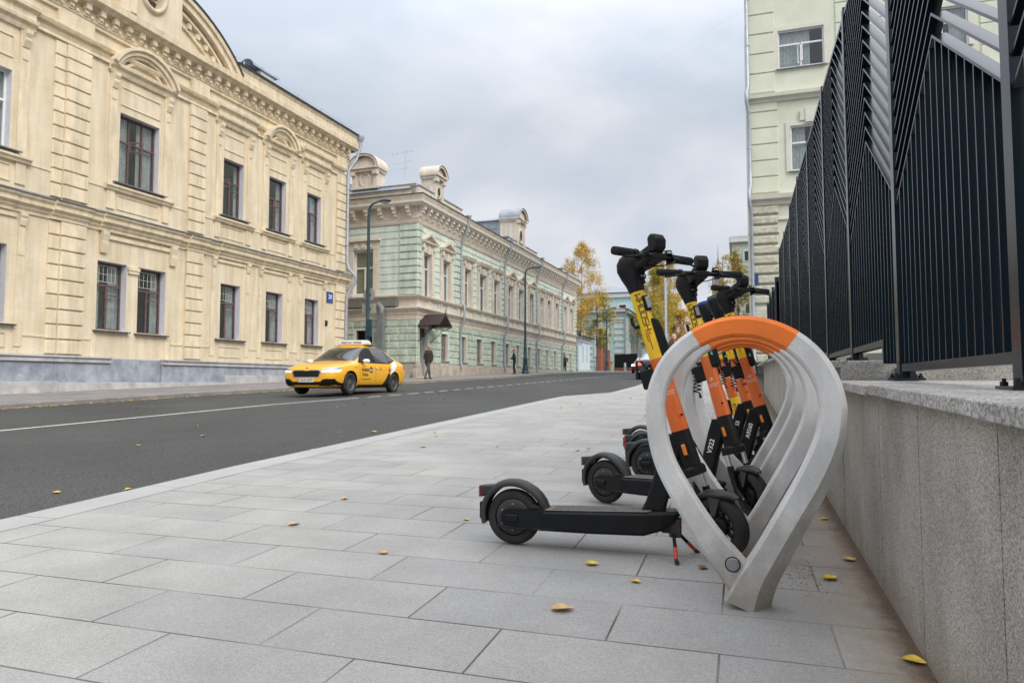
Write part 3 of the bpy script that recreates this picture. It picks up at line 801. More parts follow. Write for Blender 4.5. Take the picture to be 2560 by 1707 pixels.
# ground floor: consoles under the belt, jamb strips, sill panels
for (a, b) in ((14.0,15.62),(24.75,25.97),(27.70,28.93),(30.68,31.86),(8.2,9.8)):
    mb = B.mb([M_cream_trim])
    for x in (a-.46, b+.42):
        console(mb, x, 6.27, .42, .2, .17); mb.fb(x-.11, x+.11, 0, .05, 4.9, 5.86); mb.fb(x-.13, x+.13, 0, .03, 2.0, 4.9)
    mb.fb(a-.3, b+.25, 0, .07, 6.08, 6.2)
    panel(mb, a-.05, b+.05, 1.95, 2.42, .035, .03)
    mb.build('window_surround', B.t)
mb = B.mb([M_cream_trim])
for x in (18.95, 22.05):
    console(mb, x, 6.27, .78, .26, .2)
mb.fb(19.1, 21.9, 0, .08, 6.02, 6.16)
mb.fb(20.0, 20.5, 0, .10, 5.02, 5.14); mb.fb(20.02, 20.48, 0, .07, 4.9, 5.02)
for x in (18.7, 21.95): mb.fb(x-.12, x+.12, 0, .03, 1.76, 2.6)
mb.build('window_surround', B.t)
for (a, b) in ((U0,13.5),(16.2,16.9),(18.28,18.6),(22.1,22.7),(23.7,24.2),(26.6,27.1),(29.5,30.1),(32.5,33.28)):
    mb = B.mb([M_cream_trim]); mb.fb(a, b, 0, .03, 2.34, 2.39); mb.build('wall_band', B.t)
# cornice with dentils
mb = B.mb([M_cream_trim])
strip(mb, U0, UE+.35, [(0,13.42),(.10,13.42),(.10,13.50),(.16,13.56),(.16,13.60),(0,13.60)])
strip(mb, U0, UE+.35, [(0,13.60),(.08,13.60),(.08,13.98),(.2,14.0),(.2,14.06),(0,14.06)])
strip(mb, U0, UE+.62, [(0,14.06),(.36,14.06),(.40,14.14),(.56,14.18),(.58,14.40),(.52,14.44),(0,14.44)])
u = U0+.2
while u < UE+.2:
    mb.fb(u, u+.2, .08, .34, 13.84, 14.06); mb.fb(u+.03, u+.17, .08, .26, 13.70, 13.84); mb.fb(u+.02, u+.18, .08, .2, 13.62, 13.70)
    mb.fb(u+.27, u+.37, .16, .22, 13.62, 13.72)
    u += .56
mb.fb(24.93, UE+.62, 0, .50, 14.44, 14.92); mb.fb(U0, 15.95, 0, .50, 14.44, 14.92)
strip(mb, 24.93, UE+.66, [(0,14.80),(.52,14.80),(.58,14.92),(.58,14.95),(0,14.95)])
mb.box(UE, UE+.6, -.3, 1.4, 14.06, 14.92)
mb.build('cornice', B.t)
# arched gable above the risalit and the tower block with an oval opening
mb = B.mb([M_cream_trim, M_dark_roof, M_cream])
gc, gzc, gr = 20.42, 10.44, 6.30
al = math.acos((14.44-gzc)/gr)
a0, a1 = PI/2-al*.985, PI/2+al*.985
arch_band(mb, gc, gzc, gr-.20, gr, 0.0, .52, a0, a1, 32)
arch_band(mb, gc, gzc, gr-.46, gr-.20, 0.0, .42, a0+.01, a1-.01, 32)
arch_band(mb, gc, gzc, gr-.72, gr-.60, 0.0, .25, a0+.07, a1-.07, 32)
arch_band(mb, gc, gzc, gr-1.12, gr-1.02, 0.0, .16, a0+.14, a1-.14, 32)
arch_band(mb, gc, gzc, gr, gr+.05, -0.05, .58, a0, a1, 32, 1)
arch_band(mb, gc, gzc, gr, gr+.04, -2.5, -.05, a0, a1, 32, 1)
for k in range(15):
    an = a0+.2+(a1-a0-.4)*k/14
    c_, s_ = math.cos(an), math.sin(an)
    x, z = gc+(gr-.86)*c_, gzc+(gr-.86)*s_
    if z > 14.5: mb.fb(x-.09, x+.09, 0.05, .22, z-.1, z+.12)
# tympanum
pts = [(gc+(gr-.1)*math.cos(a0+(a1-a0)*k/24), gzc+(gr-.1)*math.sin(a0+(a1-a0)*k/24)) for k in range(25)]
mb.prism(pts, lambda a, b, t: (a, t, b), -.06, .3, 2)
# tower
TU0, TU1, td = 18.9, 21.75, .5
ov = [(20.32+.5*math.cos(2*PI*k/28), 15.75+.66*math.sin(2*PI*k/28)) for k in range(28)]
# front face of tower with an oval hole: ring strips to the rectangle
rect = []
zb_, zt_ = 14.46, 18.2
for k in range(28):
    an = 2*PI*k/28; dx, dz = math.cos(an), math.sin(an)
    sc1 = min(((TU1-20.32) if dx > 0 else (20.32-TU0))/max(abs(dx),1e-6), ((zt_-15.75) if dz > 0 else (15.75-zb_))/max(abs(dz),1e-6))
    rect.append((20.32+dx*sc1, 15.75+dz*sc1))
vs = [(a,-td,b) for a, b in ov]+[(a,-td,b) for a, b in rect]+[(a,-td+.35,b) for a, b in ov]
fs = []
for k in range(28):
    j = (k+1)%28
    fs += [(k,j,28+j,28+k),(k,56+k,56+j,j)]
mb.add(vs, fs, 2)
for cx_, cz_ in ((TU0,zb_),(TU1,zb_),(TU0,zt_),(TU1,zt_)):
    near = sorted(range(28), key=lambda k: (rect[k][0]-cx_)**2+(rect[k][1]-cz_)**2)[:2]
    mb.add([(rect[near[0]][0],-td,rect[near[0]][1]),(cx_,-td,cz_),(rect[near[1]][0],-td,rect[near[1]][1])],[(0,1,2)],2)
mb.quad((TU0,-td,zb_),(TU0,.4,zb_),(TU0,.4,zt_),(TU0,-td,zt_),2); mb.quad((TU1,-td,zb_),(TU1,.4,zb_),(TU1,.4,zt_),(TU1,-td,zt_),2)
# oval frame
vs = []; fs = []
for k in range(28):
    an = 2*PI*k/28; c_, s_ = math.cos(an), math.sin(an)
    for (e_, dd) in ((1.0,-td),(1.0,-td-.1),(1.12,-td-.14),(1.30,-td-.10),(1.34,-td)):
        vs.append((20.32+.5*e_*c_+(e_-1)*.0, dd, 15.75+.66*(1+(e_-1)*.8)*s_))
for k in range(28):
    j = (k+1)%28
    for q in range(4): fs.append((5*k+q,5*k+q+1,5*j+q+1,5*j+q))
mb.add(vs, fs, 0, True)
mb.fb(19.35,19.6,td,td+.06,14.5,18.2)
mb.build('gable', B.t)
mb = B.mb([mat('dark_opening', (0.05,0.035,0.025), 0.9)])
mb.fb(19.7, 21.0, td-.5, td-.34, 15.0, 16.5)
mb.build('oval_opening', B.t)
# roof
mb = B.mb([M_metal_roof, M_dark_roof])
strip(mb, 24.9, UE+.75, [(-.6,15.02),(.62,14.93),(.64,15.03),(-.6,15.14)], 1)
strip(mb, U0, 15.9, [(-.6,15.02),(.62,14.93),(.64,15.03),(-.6,15.14)], 1)
mb.add([(U0,.5,15.1),(UE+.7,.5,15.1),(UE-4,7,16.9),(U0,7,16.9)],[(0,1,2,3)]); mb.add([(UE+.7,.5,15.1),(UE+.7,14,15.1),(UE-4,7,16.9)],[(0,1,2)])
mb.add([(U0,14,15.1),(UE+.7,14,15.1),(UE-4,7,16.9),(U0,7,16.9)],[(3,2,1,0)])
roof = mb.build('roof', B.t)
mb = B.mb([M_pipe])
snow = [25.6+1.95*k for k in range(5)]
for u in snow:
    mb.tube([(u-.1,-.35,15.03),(u-.03,-.25,15.42),(u+.03,-.25,15.42),(u+.12,-.1,15.05)], .018, 5)
mb.tube([(25.0,-.25,15.40),(34.4,-.25,15.40)], .007, 4)
mb.build('snow_guard', roof)
mb = B.mb([mat('white_chimney_render',(0.55,0.57,0.60),.8,var=.1), M_metal_roof, mat('rust_vent_inside',(0.10,0.03,0.02),.8)])
mb.box(27.75, 28.75, 0.6, 1.3, 15.0, 16.05)
cyl = []
for k in range(13):
    an = PI*k/12; cyl.append((.42*math.cos(an), .36*math.sin(an)))
vs = []; 
for x0 in (27.1, 29.1):
    vs += [(x0, .95+a, 16.05+b) for a, b in cyl]
mb.add(vs, [(i,i+1,14+i,13+i) for i in range(12)], 1, True)
mb.add([(28.9,.95+a*.96,16.05+b*.96) for a, b in cyl],[tuple(range(13))],2)
mb.build('chimney', roof)
mb = B.mb([M_metal_roof, M_dark_roof])
mb.box(33.1, 34.3, .2, 1.4, 15.1, 15.45); mb.add([(32.9,.0,15.45),(34.5,.0,15.45),(34.5,1.6,15.45),(32.9,1.6,15.45),(33.7,.8,15.75)],[(0,1,4),(1,2,4),(2,3,4),(3,0,4)],1)
mb.build('chimney', roof)
# windows
k = 0
for (a, b, c, e_) in up:
    st = 'T3' if b-a > 1.5 else 'T'
    ca = (a+(b-a)*.36, a+(b-a)*.62, 9.55, 9.95, .9) if abs(a-19.5) < .1 else ((a+.05, a+.45, 9.5, 9.85, 1.0) if abs(a-24.77) < .1 else ((a+.05,a+.5,9.35,9.75,.8) if abs(a-27.78) < .1 else None))
    fm = M_frame_white if a < 16 else M_frame_red
    window_b(B, a, b, c, e_, .30, fm, st, .62, [.55,.8,.3,.45,.75,.5][k], M_flash, .28, .24, None, ca, .065, seed=k); k += 1
for (a, b, c, e_) in lo:
    gr_ = None
    zt = c+(e_-c)*.66
    if a > 18: gr_ = (a+.1, b-.28, zt+.12, e_-.14, 5)
    window_b(B, a, b, c, e_, .34, M_frame_red, 'T', .66, [.5,.7,.5,.75,.85,.8,.5][k-6], M_dark_roof, .12 if 18 < a < 22 else .3, .16, gr_, None, .06, seed=k); k += 1
# downpipe at the right end
mb = B.mb([M_pipe])
mb.lathe([(.09,.0),(.2,.22),(.2,.36)], (UE+.62,-.66,14.62), seg=10)
mb.tube([(UE+.62,-.66,14.75),(UE+.62,-.64,14.3),(UE+.45,-.5,13.6),(UE+.12,-.22,12.9),(UE+.08,-.20,12.6),(UE+.08,-.20,7.6),(UE+.1,-.30,7.25),(UE+.3,-.60,6.85),(UE+.34,-.62,6.5),(UE+.2,-.4,6.1),(UE+.08,-.22,5.7),(UE+.06,-.20,2.2),(UE+.06,-.2,1.2)], .085, 10)
for z in (11.8,10.2,8.6,4.6,3.0): mb.tube([(UE+.08,-.20,z-.03),(UE+.08,-.20,z+.03)], .105, 10)
mb.build('downpipe', B.t)
# number sign, fixed to the wall
mb = MB([mat('enamel_blue', (0.012,0.045,0.26), 0.35), M_whiteink])
mb.cbox(-.29, .29, -.035, 0, -.28, .32, .015)
vs, fs = text_mesh('20', .34, .008)
mb.add([(x, -.04, y+.05) for x, y in vs], fs, 1)
vs, fs = text_mesh('УЛИЦА', .055)
mb.add([(x, -.04, y-.19) for x, y in vs], fs, 1)
sg = mb.build('house_number_sign', None, fix=False)
sg.location = (-22.22+.031*32.82+.004, 32.82, 5.45); sg.rotation_euler = (0,0,ang20)
tag(sg, 'blue enamel house number 20 plate near the corner of the cream building', 'house number sign')
mb = MB([M_dusty]); mb.cbox(-.11,.11,-.07,0,-.14,.14,.01)
o = mb.build('wall_box'); o.location = (-22.22+.031*32.5, 32.5, 4.05); o.rotation_euler = (0,0,ang20)
tag(o, 'small dark meter box low on the cream wall under the number plate', 'meter box')
# stone buttress foot between the buildings
# ---------------- mint green building ----------------
ang2 = math.atan2(1.0, 0.025)
C0 = (-18.26, 37.55)
B = Bld('green_building', 'mint green and beige two-storey corner mansion with small triangular pediments and roof dormers', C0[0], C0[1], ang2, 0.95)
y2u = lambda Y: Y-37.55
L2 = 38.2
W2 = [(38.0,39.25),(40.98,42.2),(44.2,45.3),(46.92,48.3),(49.85,51.1),(53.1,54.3),(55.72,57.0),(58.7,59.9),(61.8,63.0),(64.2,65.4),(67.0,68.2),(70.15,71.4),(72.75,74.0)]
W2 = [(y2u(a)+.35, y2u(b)+.35) for a, b in W2]
W2[0] = (.75, 1.85); W2[1] = (3.5, 4.65)
LW = [(41.0,42.0),(44.2,45.05),(46.96,48.0),(49.87,50.8),(53.1,54.0),(55.72,56.55),(58.8,59.7),(61.6,62.5),(64.28,65.1),(67.07,67.95),(70.3,71.2),(73.0,73.9)]
LW = [(y2u(a), y2u(b)) for a, b in LW]
DOOR = (.42, 1.5, 1.2, 4.14)
hu = [(a, b, 6.12, 8.72) for a, b in W2]
hl = [(a, b, 2.25, 3.98) for a, b in LW]
mb = B.mb([M_mint, M_beige])
wall_grid(mb, 0, L2, .8, 11.5, hu+hl+[DOOR], .28)
mb.quad((L2,0,.8),(L2,0,11.5),(L2,12,11.5),(L2,12,.8))
# end wall facing the viewer: frame u'<0 built as face at u=0 going back
hs = [(1.35+.35, 3.15, 6.25, 8.92), (3.05, 4.2, 2.6, 4.0)]
def sidequad(a, b, c, e_, d=0, m=0): mb.quad((-d,a,c),(-d,b,c),(-d,b,e_),(-d,a,e_), m)
SW = (2.95, 4.35, 6.25, 8.95); SL = (3.0, 4.15, 2.7, 4.03)
vs_ = [0, SW[0], SL[0], SL[1], SW[1], 12]; zs_ = [.8, SL[2], SL[3], SW[2], SW[3], 11.5]
for a, b in zip(vs_, vs_[1:]):
    for c, e_ in zip(zs_, zs_[1:]):
        y_, z_ = (a+b)/2, (c+e_)/2
        if any(h[0] < y_ < h[1] and h[2] < z_ < h[3] for h in (SW, SL)): continue
        sidequad(a, b, c, e_)
for h in (SW, SL):
    for (p, q) in (((h[0],h[2]),(h[0],h[3])),((h[1],h[2]),(h[1],h[3])),((h[0],h[3]),(h[1],h[3])),((h[0],h[2]),(h[1],h[2]))):
        mb.quad((0,p[0],p[1]),(0,q[0],q[1]),(.25,q[0],q[1]),(.25,p[0],p[1]),1)
mb.build('wall', B.t)
# rustication
def courses(mb, u0, u1, z0, z1, n, d0, d1, skip, gap=.045, m=0, jit=0, ch=.02, side=False, lens=None):
    h = (z1-z0)/n
    for k in range(n):
        za, zb = z0+k*h+gap/2, z0+(k+1)*h-gap/2
        segs = [(u0, u1)]
        for (sa, sb, sz0, sz1) in skip:
            if zb > sz0+.02 and za < sz1-.02:
                ns = []
                for (a, b) in segs:
                    if sb <= a or sa >= b: ns.append((a, b)); continue
                    if sa > a+.05: ns.append((a, sa))
                    if sb < b-.05: ns.append((sb, b))
                segs = ns
        for (a, b) in segs:
            if lens:
                cuts = [a]; x = a + (lens*.5 if k % 2 else 0)
                while x < b-.25:
                    if x > a+.25: cuts.append(x)
                    x += lens
                cuts.append(b)
            else: cuts = [a, b]
            for p, q in zip(cuts, cuts[1:]):
                p2, q2 = p+(gap/2 if p > a else 0), q-(gap/2 if q < b else 0)
                if side:
                    mb.add([(-d0,p2,za),(-d0,q2,za),(-d0,q2,zb),(-d0,p2,zb),(-d1,p2+ch,za+ch),(-d1,q2-ch,za+ch),(-d1,q2-ch,zb-ch),(-d1,p2+ch,zb-ch)],
                           [(4,5,6,7),(0,1,5,4),(1,2,6,5),(2,3,7,6),(3,0,4,7)], m)
                else: mb.cbox(p2, q2, -d1, -d0, za, zb, ch, m)
mb = B.mb([M_mint])
sk = [(a-.42, b+.42, 5.9, 9.75) for a, b in W2]
courses(mb, .62, L2-.5, 6.08, 10.4, 10, 0, .05, sk)
courses(mb, 1.25, 12, 6.08, 10.4, 10, 0, .05, [(SW[0]-.4, SW[1]+.4, 5.9, 9.85)], side=True)
mb.build('upper_rustication', B.t)
PIL = [y2u(43.35), y2u(52.05), y2u(60.6), y2u(69.3), L2-.45]
mb = B.mb([M_mint_rough])
for c in PIL: courses(mb, c-.45, c+.45, 6.08, 10.4, 10, .045, .13, [], ch=.035)
courses(mb, -.10, .58, 6.08, 10.4, 10, 0, .12, [], ch=.035)
courses(mb, -.10, 1.15, 6.08, 10.4, 10, 0, .12, [], ch=.035, side=True)
mb.build('quoin', B.t)
mb = B.mb([M_mint_low])
skl = [(a-.12, b+.12, 2.1, 4.1) for a, b in LW] + [(DOOR[0]-.15, DOOR[1]+.15, 1, 4.25)]
courses(mb, -.08, L2, 2.0, 4.62, 6, 0, .07, skl, gap=.06, lens=1.25, ch=.04)
courses(mb, -.08, 12, 2.0, 4.62, 6, 0, .07, [(SL[0]-.12,SL[1]+.12,2.6,4.1)], gap=.06, lens=1.25, ch=.04, side=True)
mb.build('lower_rustication', B.t)
mb = B.mb([M_beige])
# beige ground layer of the lower floor, plinth
mb.fb(-.02, DOOR[0]-.02, 0, .025, 2.0, 4.7); 
lowm = B.mb([M_stone_plinth])
for (a, b) in ((-.16, DOOR[0]-.06),(DOOR[1]+.06, L2+.02)): lowm.fb(a, b, 0, .16, .8, 2.0)
lowm.box(-.16, 0, 0, 12, .8, 2.0)
lowm.fb(-.5, .25, .0, .28, .8, 1.65)
lowm.build('plinth', B.t, bevel=.03, bseg=1)
def corner_strip(mb, prof, m=0, U1=L2, V1=12):
    """profile (d,z) swept along facade and round the near corner"""
    n = len(prof)
    vs = [(U1,-d,z) for d, z in prof]+[(-d,-d,z) for d, z in prof]+[(-d,V1,z) for d, z in prof]
    fs = []
    for r in (0, 1):
        for i in range(n):
            j = (i+1)%n; fs.append((r*n+i, r*n+j, (r+1)*n+j, (r+1)*n+i))
    fs += [tuple(range(n)), tuple(range(2*n,3*n))[::-1]]
    mb.add(vs, fs, m)
corner_strip(mb, [(0,5.85),(.10,5.85),(.12,5.92),(.30,5.98),(.32,6.06),(0,6.12)])
corner_strip(mb, [(0,5.38),(.05,5.38),(.05,5.85),(0,5.85)])
corner_strip(mb, [(0,4.92),(.10,4.92),(.12,5.05),(.26,5.2),(.34,5.26),(.34,5.34),(0,5.40)])
corner_strip(mb, [(0,4.62),(.05,4.62),(.06,4.92),(0,4.92)])
# panels in the band
u = .5
while u < L2-1:
    mb.fb(u+.9, u+1.05, .05, .14, 5.38, 5.85); mb.fb(u+1.15, u+1.3, .05, .14, 5.38, 5.85)
    u += 1.42
# window casings
gp = B.mb([M_mint]); 
u = .5
while u < L2-1.5:
    gp.fb(u+1.42, u+2.2, .05, .065, 5.5, 5.74); u += 1.42
gp.build('band_panel', B.t)
groups = 'PPFFFPPPFFFPP'
mb.build('belt_trim', B.t)
for (a, b), g in zip(W2, groups):
    mb = B.mb([M_beige])
    mb.fb(a-.36, a, 0, .10, 6.12, 8.78); mb.fb(b, b+.36, 0, .10, 6.12, 8.78); mb.fb(a-.36, b+.36, 0, .12, 8.78, 9.28)
    mb.fb(a-.30, a-.10, .10, .14, 6.3, 8.7); mb.fb(b+.10, b+.30, .10, .14, 6.3, 8.7)
    c = (a+b)/2
    mb.fb(c-.12, c+.12, .12, .2, 8.72, 9.22); mb.fb(c-.45, c-.2, .12, .15, 8.9, 9.1); mb.fb(c+.2, c+.45, .12, .15, 8.9, 9.1)
    mb.fb(a-.32, a-.08, .10, .24, 9.0, 9.28); mb.fb(b+.08, b+.32, .10, .24, 9.0, 9.28)
    strip(mb, a-.46, b+.46, [(0,9.28),(.16,9.28),(.3,9.36),(.32,9.46),(0,9.48)])
    if g == 'P':
        hw = (b-a)/2+.5
        for s in (-1, 1):
            mb.add([(c+s*hw,-.34,9.46),(c+s*hw,0,9.46),(c,0,10.08),(c,-.34,10.08),(c+s*(hw-.26),-.34,9.48),(c+s*(hw-.26),0,9.48),(c,0,9.86),(c,-.34,9.86)],
                   [(0,3,2,1),(0,4,7,3),(4,5,6,7),(0,1,5,4)])
        mb.add([(c-hw+.1,-.06,9.48),(c+hw-.1,-.06,9.48),(c,-.06,9.95)],[(0,1,2)])
    else:
        strip(mb, a-.50, b+.50, [(0,9.46),(.34,9.46),(.38,9.56),(0,9.62)])
    mb.build('window_casing', B.t)
mb = B.mb([M_beige])
a, b = SW[:2]
for (y0, y1) in ((a-.36,a),(b,b+.36)): mb.box(-.10, 0, y0, y1, 6.12, 9.0)
mb.box(-.12, 0, a-.36, b+.36, 9.0, 9.5); mb.box(-.3, 0, a-.5, b+.5, 9.5, 9.66)
for k in range(3): mb.box(-.18, -.12, a+.05+k*.5, a+.3+k*.5, 9.1, 9.4)
mb.build('window_casing', B.t)
mb = B.mb([M_beige])
# frieze and cornice
corner_strip(mb, [(0,10.38),(.10,10.38),(.14,10.46),(.18,10.62),(.22,10.70),(0,10.72)])
corner_strip(mb, [(0,10.72),(.06,10.72),(.06,11.5),(0,11.5)])
mb.build('trim', B.t)
mb = B.mb([M_beige_lt, M_beige, M_dark_roof])
corner_strip(mb, [(0,11.42),(.50,11.42),(.55,11.50),(.66,11.54),(.68,11.66),(0,11.68)])
corner_strip(mb, [(0,11.68),(.60,11.68),(.68,11.86),(.72,11.98),(0,12.02)], 1)
corner_strip(mb, [(0,12.02),(.76,11.985),(.76,12.03),(0,12.07)], 2)
mb.build('cornice', B.t)
mb = B.mb([M_beige_lt])
def modil(u, side=False):
    for (w, d, z0, z1) in ((.24,.50,11.22,11.42),(.20,.40,11.02,11.22),(.17,.26,10.84,11.02)):
        if side: mb.box(-d, -.06, u-w/2, u+w/2, z0, z1)
        else: mb.fb(u-w/2, u+w/2, .06, d, z0, z1)
u = .15
while u < L2: mb = B.mb([M_beige_lt]); modil(u); mb.build('modillion', B.t); u += .83
u = .45
while u < 8: mb = B.mb([M_beige_lt]); modil(u, True); mb.build('modillion', B.t); u += .95
# parapets, dormers, roof
mb = B.mb([M_beige, M_metal_roof])
for (a, b) in ((0, 6.2),(15.6,23.3),(32.2,38.0)):
    mb.fb(a-.15 if a == 0 else a, b, -.35, .2, 12.04, 12.62); mb.fb(a-.2, b+.06, -.4, .26, 12.62, 12.68, 1)
mb.box(-.15, .25, 0.0, 12, 12.04, 12.75); mb.box(-.2, .3, 0.0, 12, 12.75, 12.80, 1)
mb.build('parapet', B.t)
mb = B.mb([M_metal_roof, M_dark_roof])
mb.add([(-.3,0.3,12.5),(9.5,0.3,12.3),(9.5,6,13.4),(.3,6,13.5),(-.3,12,12.5),(9.5,12,12.5)],[(0,1,2,3),(3,2,5,4),(0,3,4)])
mb.add([(L2+.7,.3,12.05),(6,.3,12.05),(6,6,13.2),(L2-5,6,13.0)],[(3,2,1,0)]); mb.add([(L2+.7,.3,12.05),(L2+.7,11,12.05),(L2-5,6,13.0)],[(0,1,2)])
# the tall hipped metal roof
z0_, z1_ = 12.1, 14.8
mb.add([(8.5,.4,z0_),(16.9,.4,z0_),(16.9,5,z1_+.3),(11.3,5,z1_),(8.5,9,z0_)],[(0,1,2,3),(0,3,4)])
for k in range(9):
    t = k/8; mb.tube([(8.9+8*t,.38,z0_+.02),(11.5+5.4*t,5,z1_+.06)], .03, 4)
roof2 = mb.build('roof', B.t)
def dormer(name_par, along, c, w, z0, z1, dep, ov_r, face):
    """face 0: looks across the street; 1: looks at the viewer side"""
    mb = B.mb([M_beige, M_dark_roof, M_metal_roof])
    def P(a, d, z):  # a along, d outwards
        return (a, -d, z) if face == 0 else (-d, a, z)
    def bx(a0, a1, d0, d1, za, zb, m=0):
        vs = [P(a,d,z) for z in (za,zb) for a, d in ((a0,d0),(a1,d0),(a1,d1),(a0,d1))]
        mb.add(vs, [(0,1,2,3),(4,5,6,7),(0,1,5,4),(1,2,6,5),(2,3,7,6),(3,0,4,7)], m)
    h = w/2
    bx(c-h, c+h, -dep, .2, z0, z1)
    bx(c-h-.02, c-h+.26, .2, .30, z0+.1, z1-.2); bx(c+h-.26, c+h+.02, .2, .30, z0+.1, z1-.2)
    bx(c-h-.10, c-h+.22, .2, .46, z1-.42, z1-.2); bx(c+h-.22, c+h+.10, .2, .46, z1-.42, z1-.2)
    bx(c-h-.12, c+h+.12, -dep-.02, .42, z1-.2, z1-.04); bx(c-h-.22, c+h+.22, -dep-.04, .52, z1-.04, z1+.06)
    bx(c-h-.1, c+h+.1, .2, .32, z0-.02, z0+.14)
    # arched head
    R_ = h+.2; seg = 14
    for (r0, r1, d0, d1, m) in ((R_-.20,R_,-dep,.50,0),(R_-.02,R_+.03,-dep-.05,.56,2 if w > 1.85 else 0),(0,R_-.2,-dep,.3,0)):
        vs = []; fs = []
        for k in range(seg+1):
            an = PI*k/seg; ca, sa = math.cos(an), math.sin(an)*.8
            vs += [P(c+r0*ca,d1,z1+.06+r0*sa),P(c+r1*ca,d1,z1+.06+r1*sa),P(c+r1*ca,d0,z1+.06+r1*sa),P(c+r0*ca,d0,z1+.06+r0*sa)]
        for k in range(seg):
            a, b = 4*k, 4*k+4; fs += [(a,a+1,b+1,b),(a+1,a+2,b+2,b+1),(a+2,a+3,b+3,b+2)]
        fs += [(4*seg,4*seg+1,4*seg+2,4*seg+3),(0,1,2,3)]
        mb.add(vs, fs, m)
    # oval
    zc = z0+(z1-z0)*.46
    vs = []; fs = []
    for k in range(16):
        an = 2*PI*k/16; ca, sa = math.cos(an), math.sin(an)
        for (e_, dd) in ((ov_r*.72,.24),(ov_r*.80,.28),(ov_r,.28),(ov_r*1.05,.2)):
            vs.append(P(c+e_*ca, dd, zc+e_*1.25*sa))
    for k in range(16):
        j = (k+1)%16
        for q in range(3): fs.append((4*k+q,4*k+q+1,4*j+q+1,4*j+q))
    mb.add(vs, fs, 0)
    mb.add([P(c+ov_r*.74*math.cos(2*PI*k/16), .215, zc+ov_r*.92*math.sin(2*PI*k/16)) for k in range(16)],[tuple(range(16))], 1 if face == 0 else 0)
    mb.build('dormer', B.t)
dormer('d', 0, 2.45, 1.2, 12.0, 13.85, .7, .32, 0)
dormer('d', 0, 18.6, 1.9, 12.1, 14.65, 1.3, .5, 0)
dormer('d', 0, 3.5, 1.7, 12.75, 14.0, .7, .38, 1)
# the long metal-clad attic running back from the second dormer
mb = B.mb([M_metal_roof, M_dark_roof])
mb.box(17.75, 19.45, .9, 6.5, 12.2, 14.62)
mb.add([(17.55,.8,14.6),(17.55,6.6,14.6),(18.6,6.6,15.0),(18.6,.8,15.0),(19.65,.8,14.6),(19.65,6.6,14.6)],[(0,1,2,3),(3,2,5,4)])
for k in range(9): mb.box(17.70, 17.75, 1.0+.66*k, 1.04+.66*k, 12.2, 14.55)
for k in range(3): mb.box(17.715, 17.75, .9, 6.5, 12.7+.6*k, 12.72+.6*k)
mb.build('attic', B.t)
# small roof things
mb = B.mb([M_metal_roof])
mb.lathe([(1.5,0),(1.5,.8),(1.2,1.2),(.7,1.45),(0,1.55)], (28.2,3,12.1), seg=14); mb.box(33.5,35,1,2.2,12.4,13.1)
mb.build('roof_vent', roof2)
mb = B.mb([M_pipe]); mb.tube([(1.2,1.5,13.5),(1.2,1.5,15.4)],.012,4)
for z, w in ((15.3,1.7),(14.7,1.5),(14.3,.9)): mb.tube([(1.2,1.5-w*.3,z),(1.5,1.5+w*.7,z)],.007,4)
for k in range(5): mb.tube([(1.1,1.0+.35*k,15.3),(1.4,1.1+.35*k,15.3)],.01,4)
mb.build('aerial', roof2)
# downpipes
for c in (y2u(43.75), y2u(52.4), y2u(60.9), y2u(69.6)):
    mb = B.mb([M_pipe])
    mb.lathe([(.08,0),(.2,.2),(.2,.3)], (c-.02,-.72,11.9), seg=8)
    mb.tube([(c,-.72,12.0),(c,-.72,11.6),(c,-.5,11.0),(c,-.2,10.2),(c,-.18,9.8),(c,-.18,6.5),(c,-.2,6.3),(c,-.42,6.0),(c,-.42,5.3),(c,-.40,4.9),(c,-.16,4.5),(c,-.16,2.2),(c,-.25,1.9),(c,-.25,1.75)], .085, 8)
    mb.build('downpipe', B.t)
k = 40
for (a, b, c, e_) in hu:
    window_b(B, a, b, c, e_, .22, M_frame_white, 'T1', .66, .9, None, seed=k); k += 1
for (a, b, c, e_) in hl:
    o = window_b(B, a, b, c, e_, .25, M_frame_red, 'M', .66, 0.0, M_flash, .1, .12, (a+.06,b-.06,c+.1,e_-.1,5), None, .05, seed=k); k += 1
# the door
mb = B.mb([mat('grey_green_door',(0.22,0.25,0.24),.6,var=.15), M_dark_roof, M_beige])
a, b, c, e_ = DOOR
mb.box(a+.02, (a+b)/2-.01, .2, .26, c, e_-.5); mb.box((a+b)/2+.01, b-.02, .2, .26, c, e_-.5); mb.box(a, b, .2, .24, e_-.5, e_-.42,1); mb.box(a,b,.22,.26,e_-.42,e_,1)
for x in (a+.1, (a+b)/2+.08): 
    for z in (c+.2, c+1.2): mb.box(x, x+.34, .185, .2, z, z+.8)
mb.build('door', B.t)
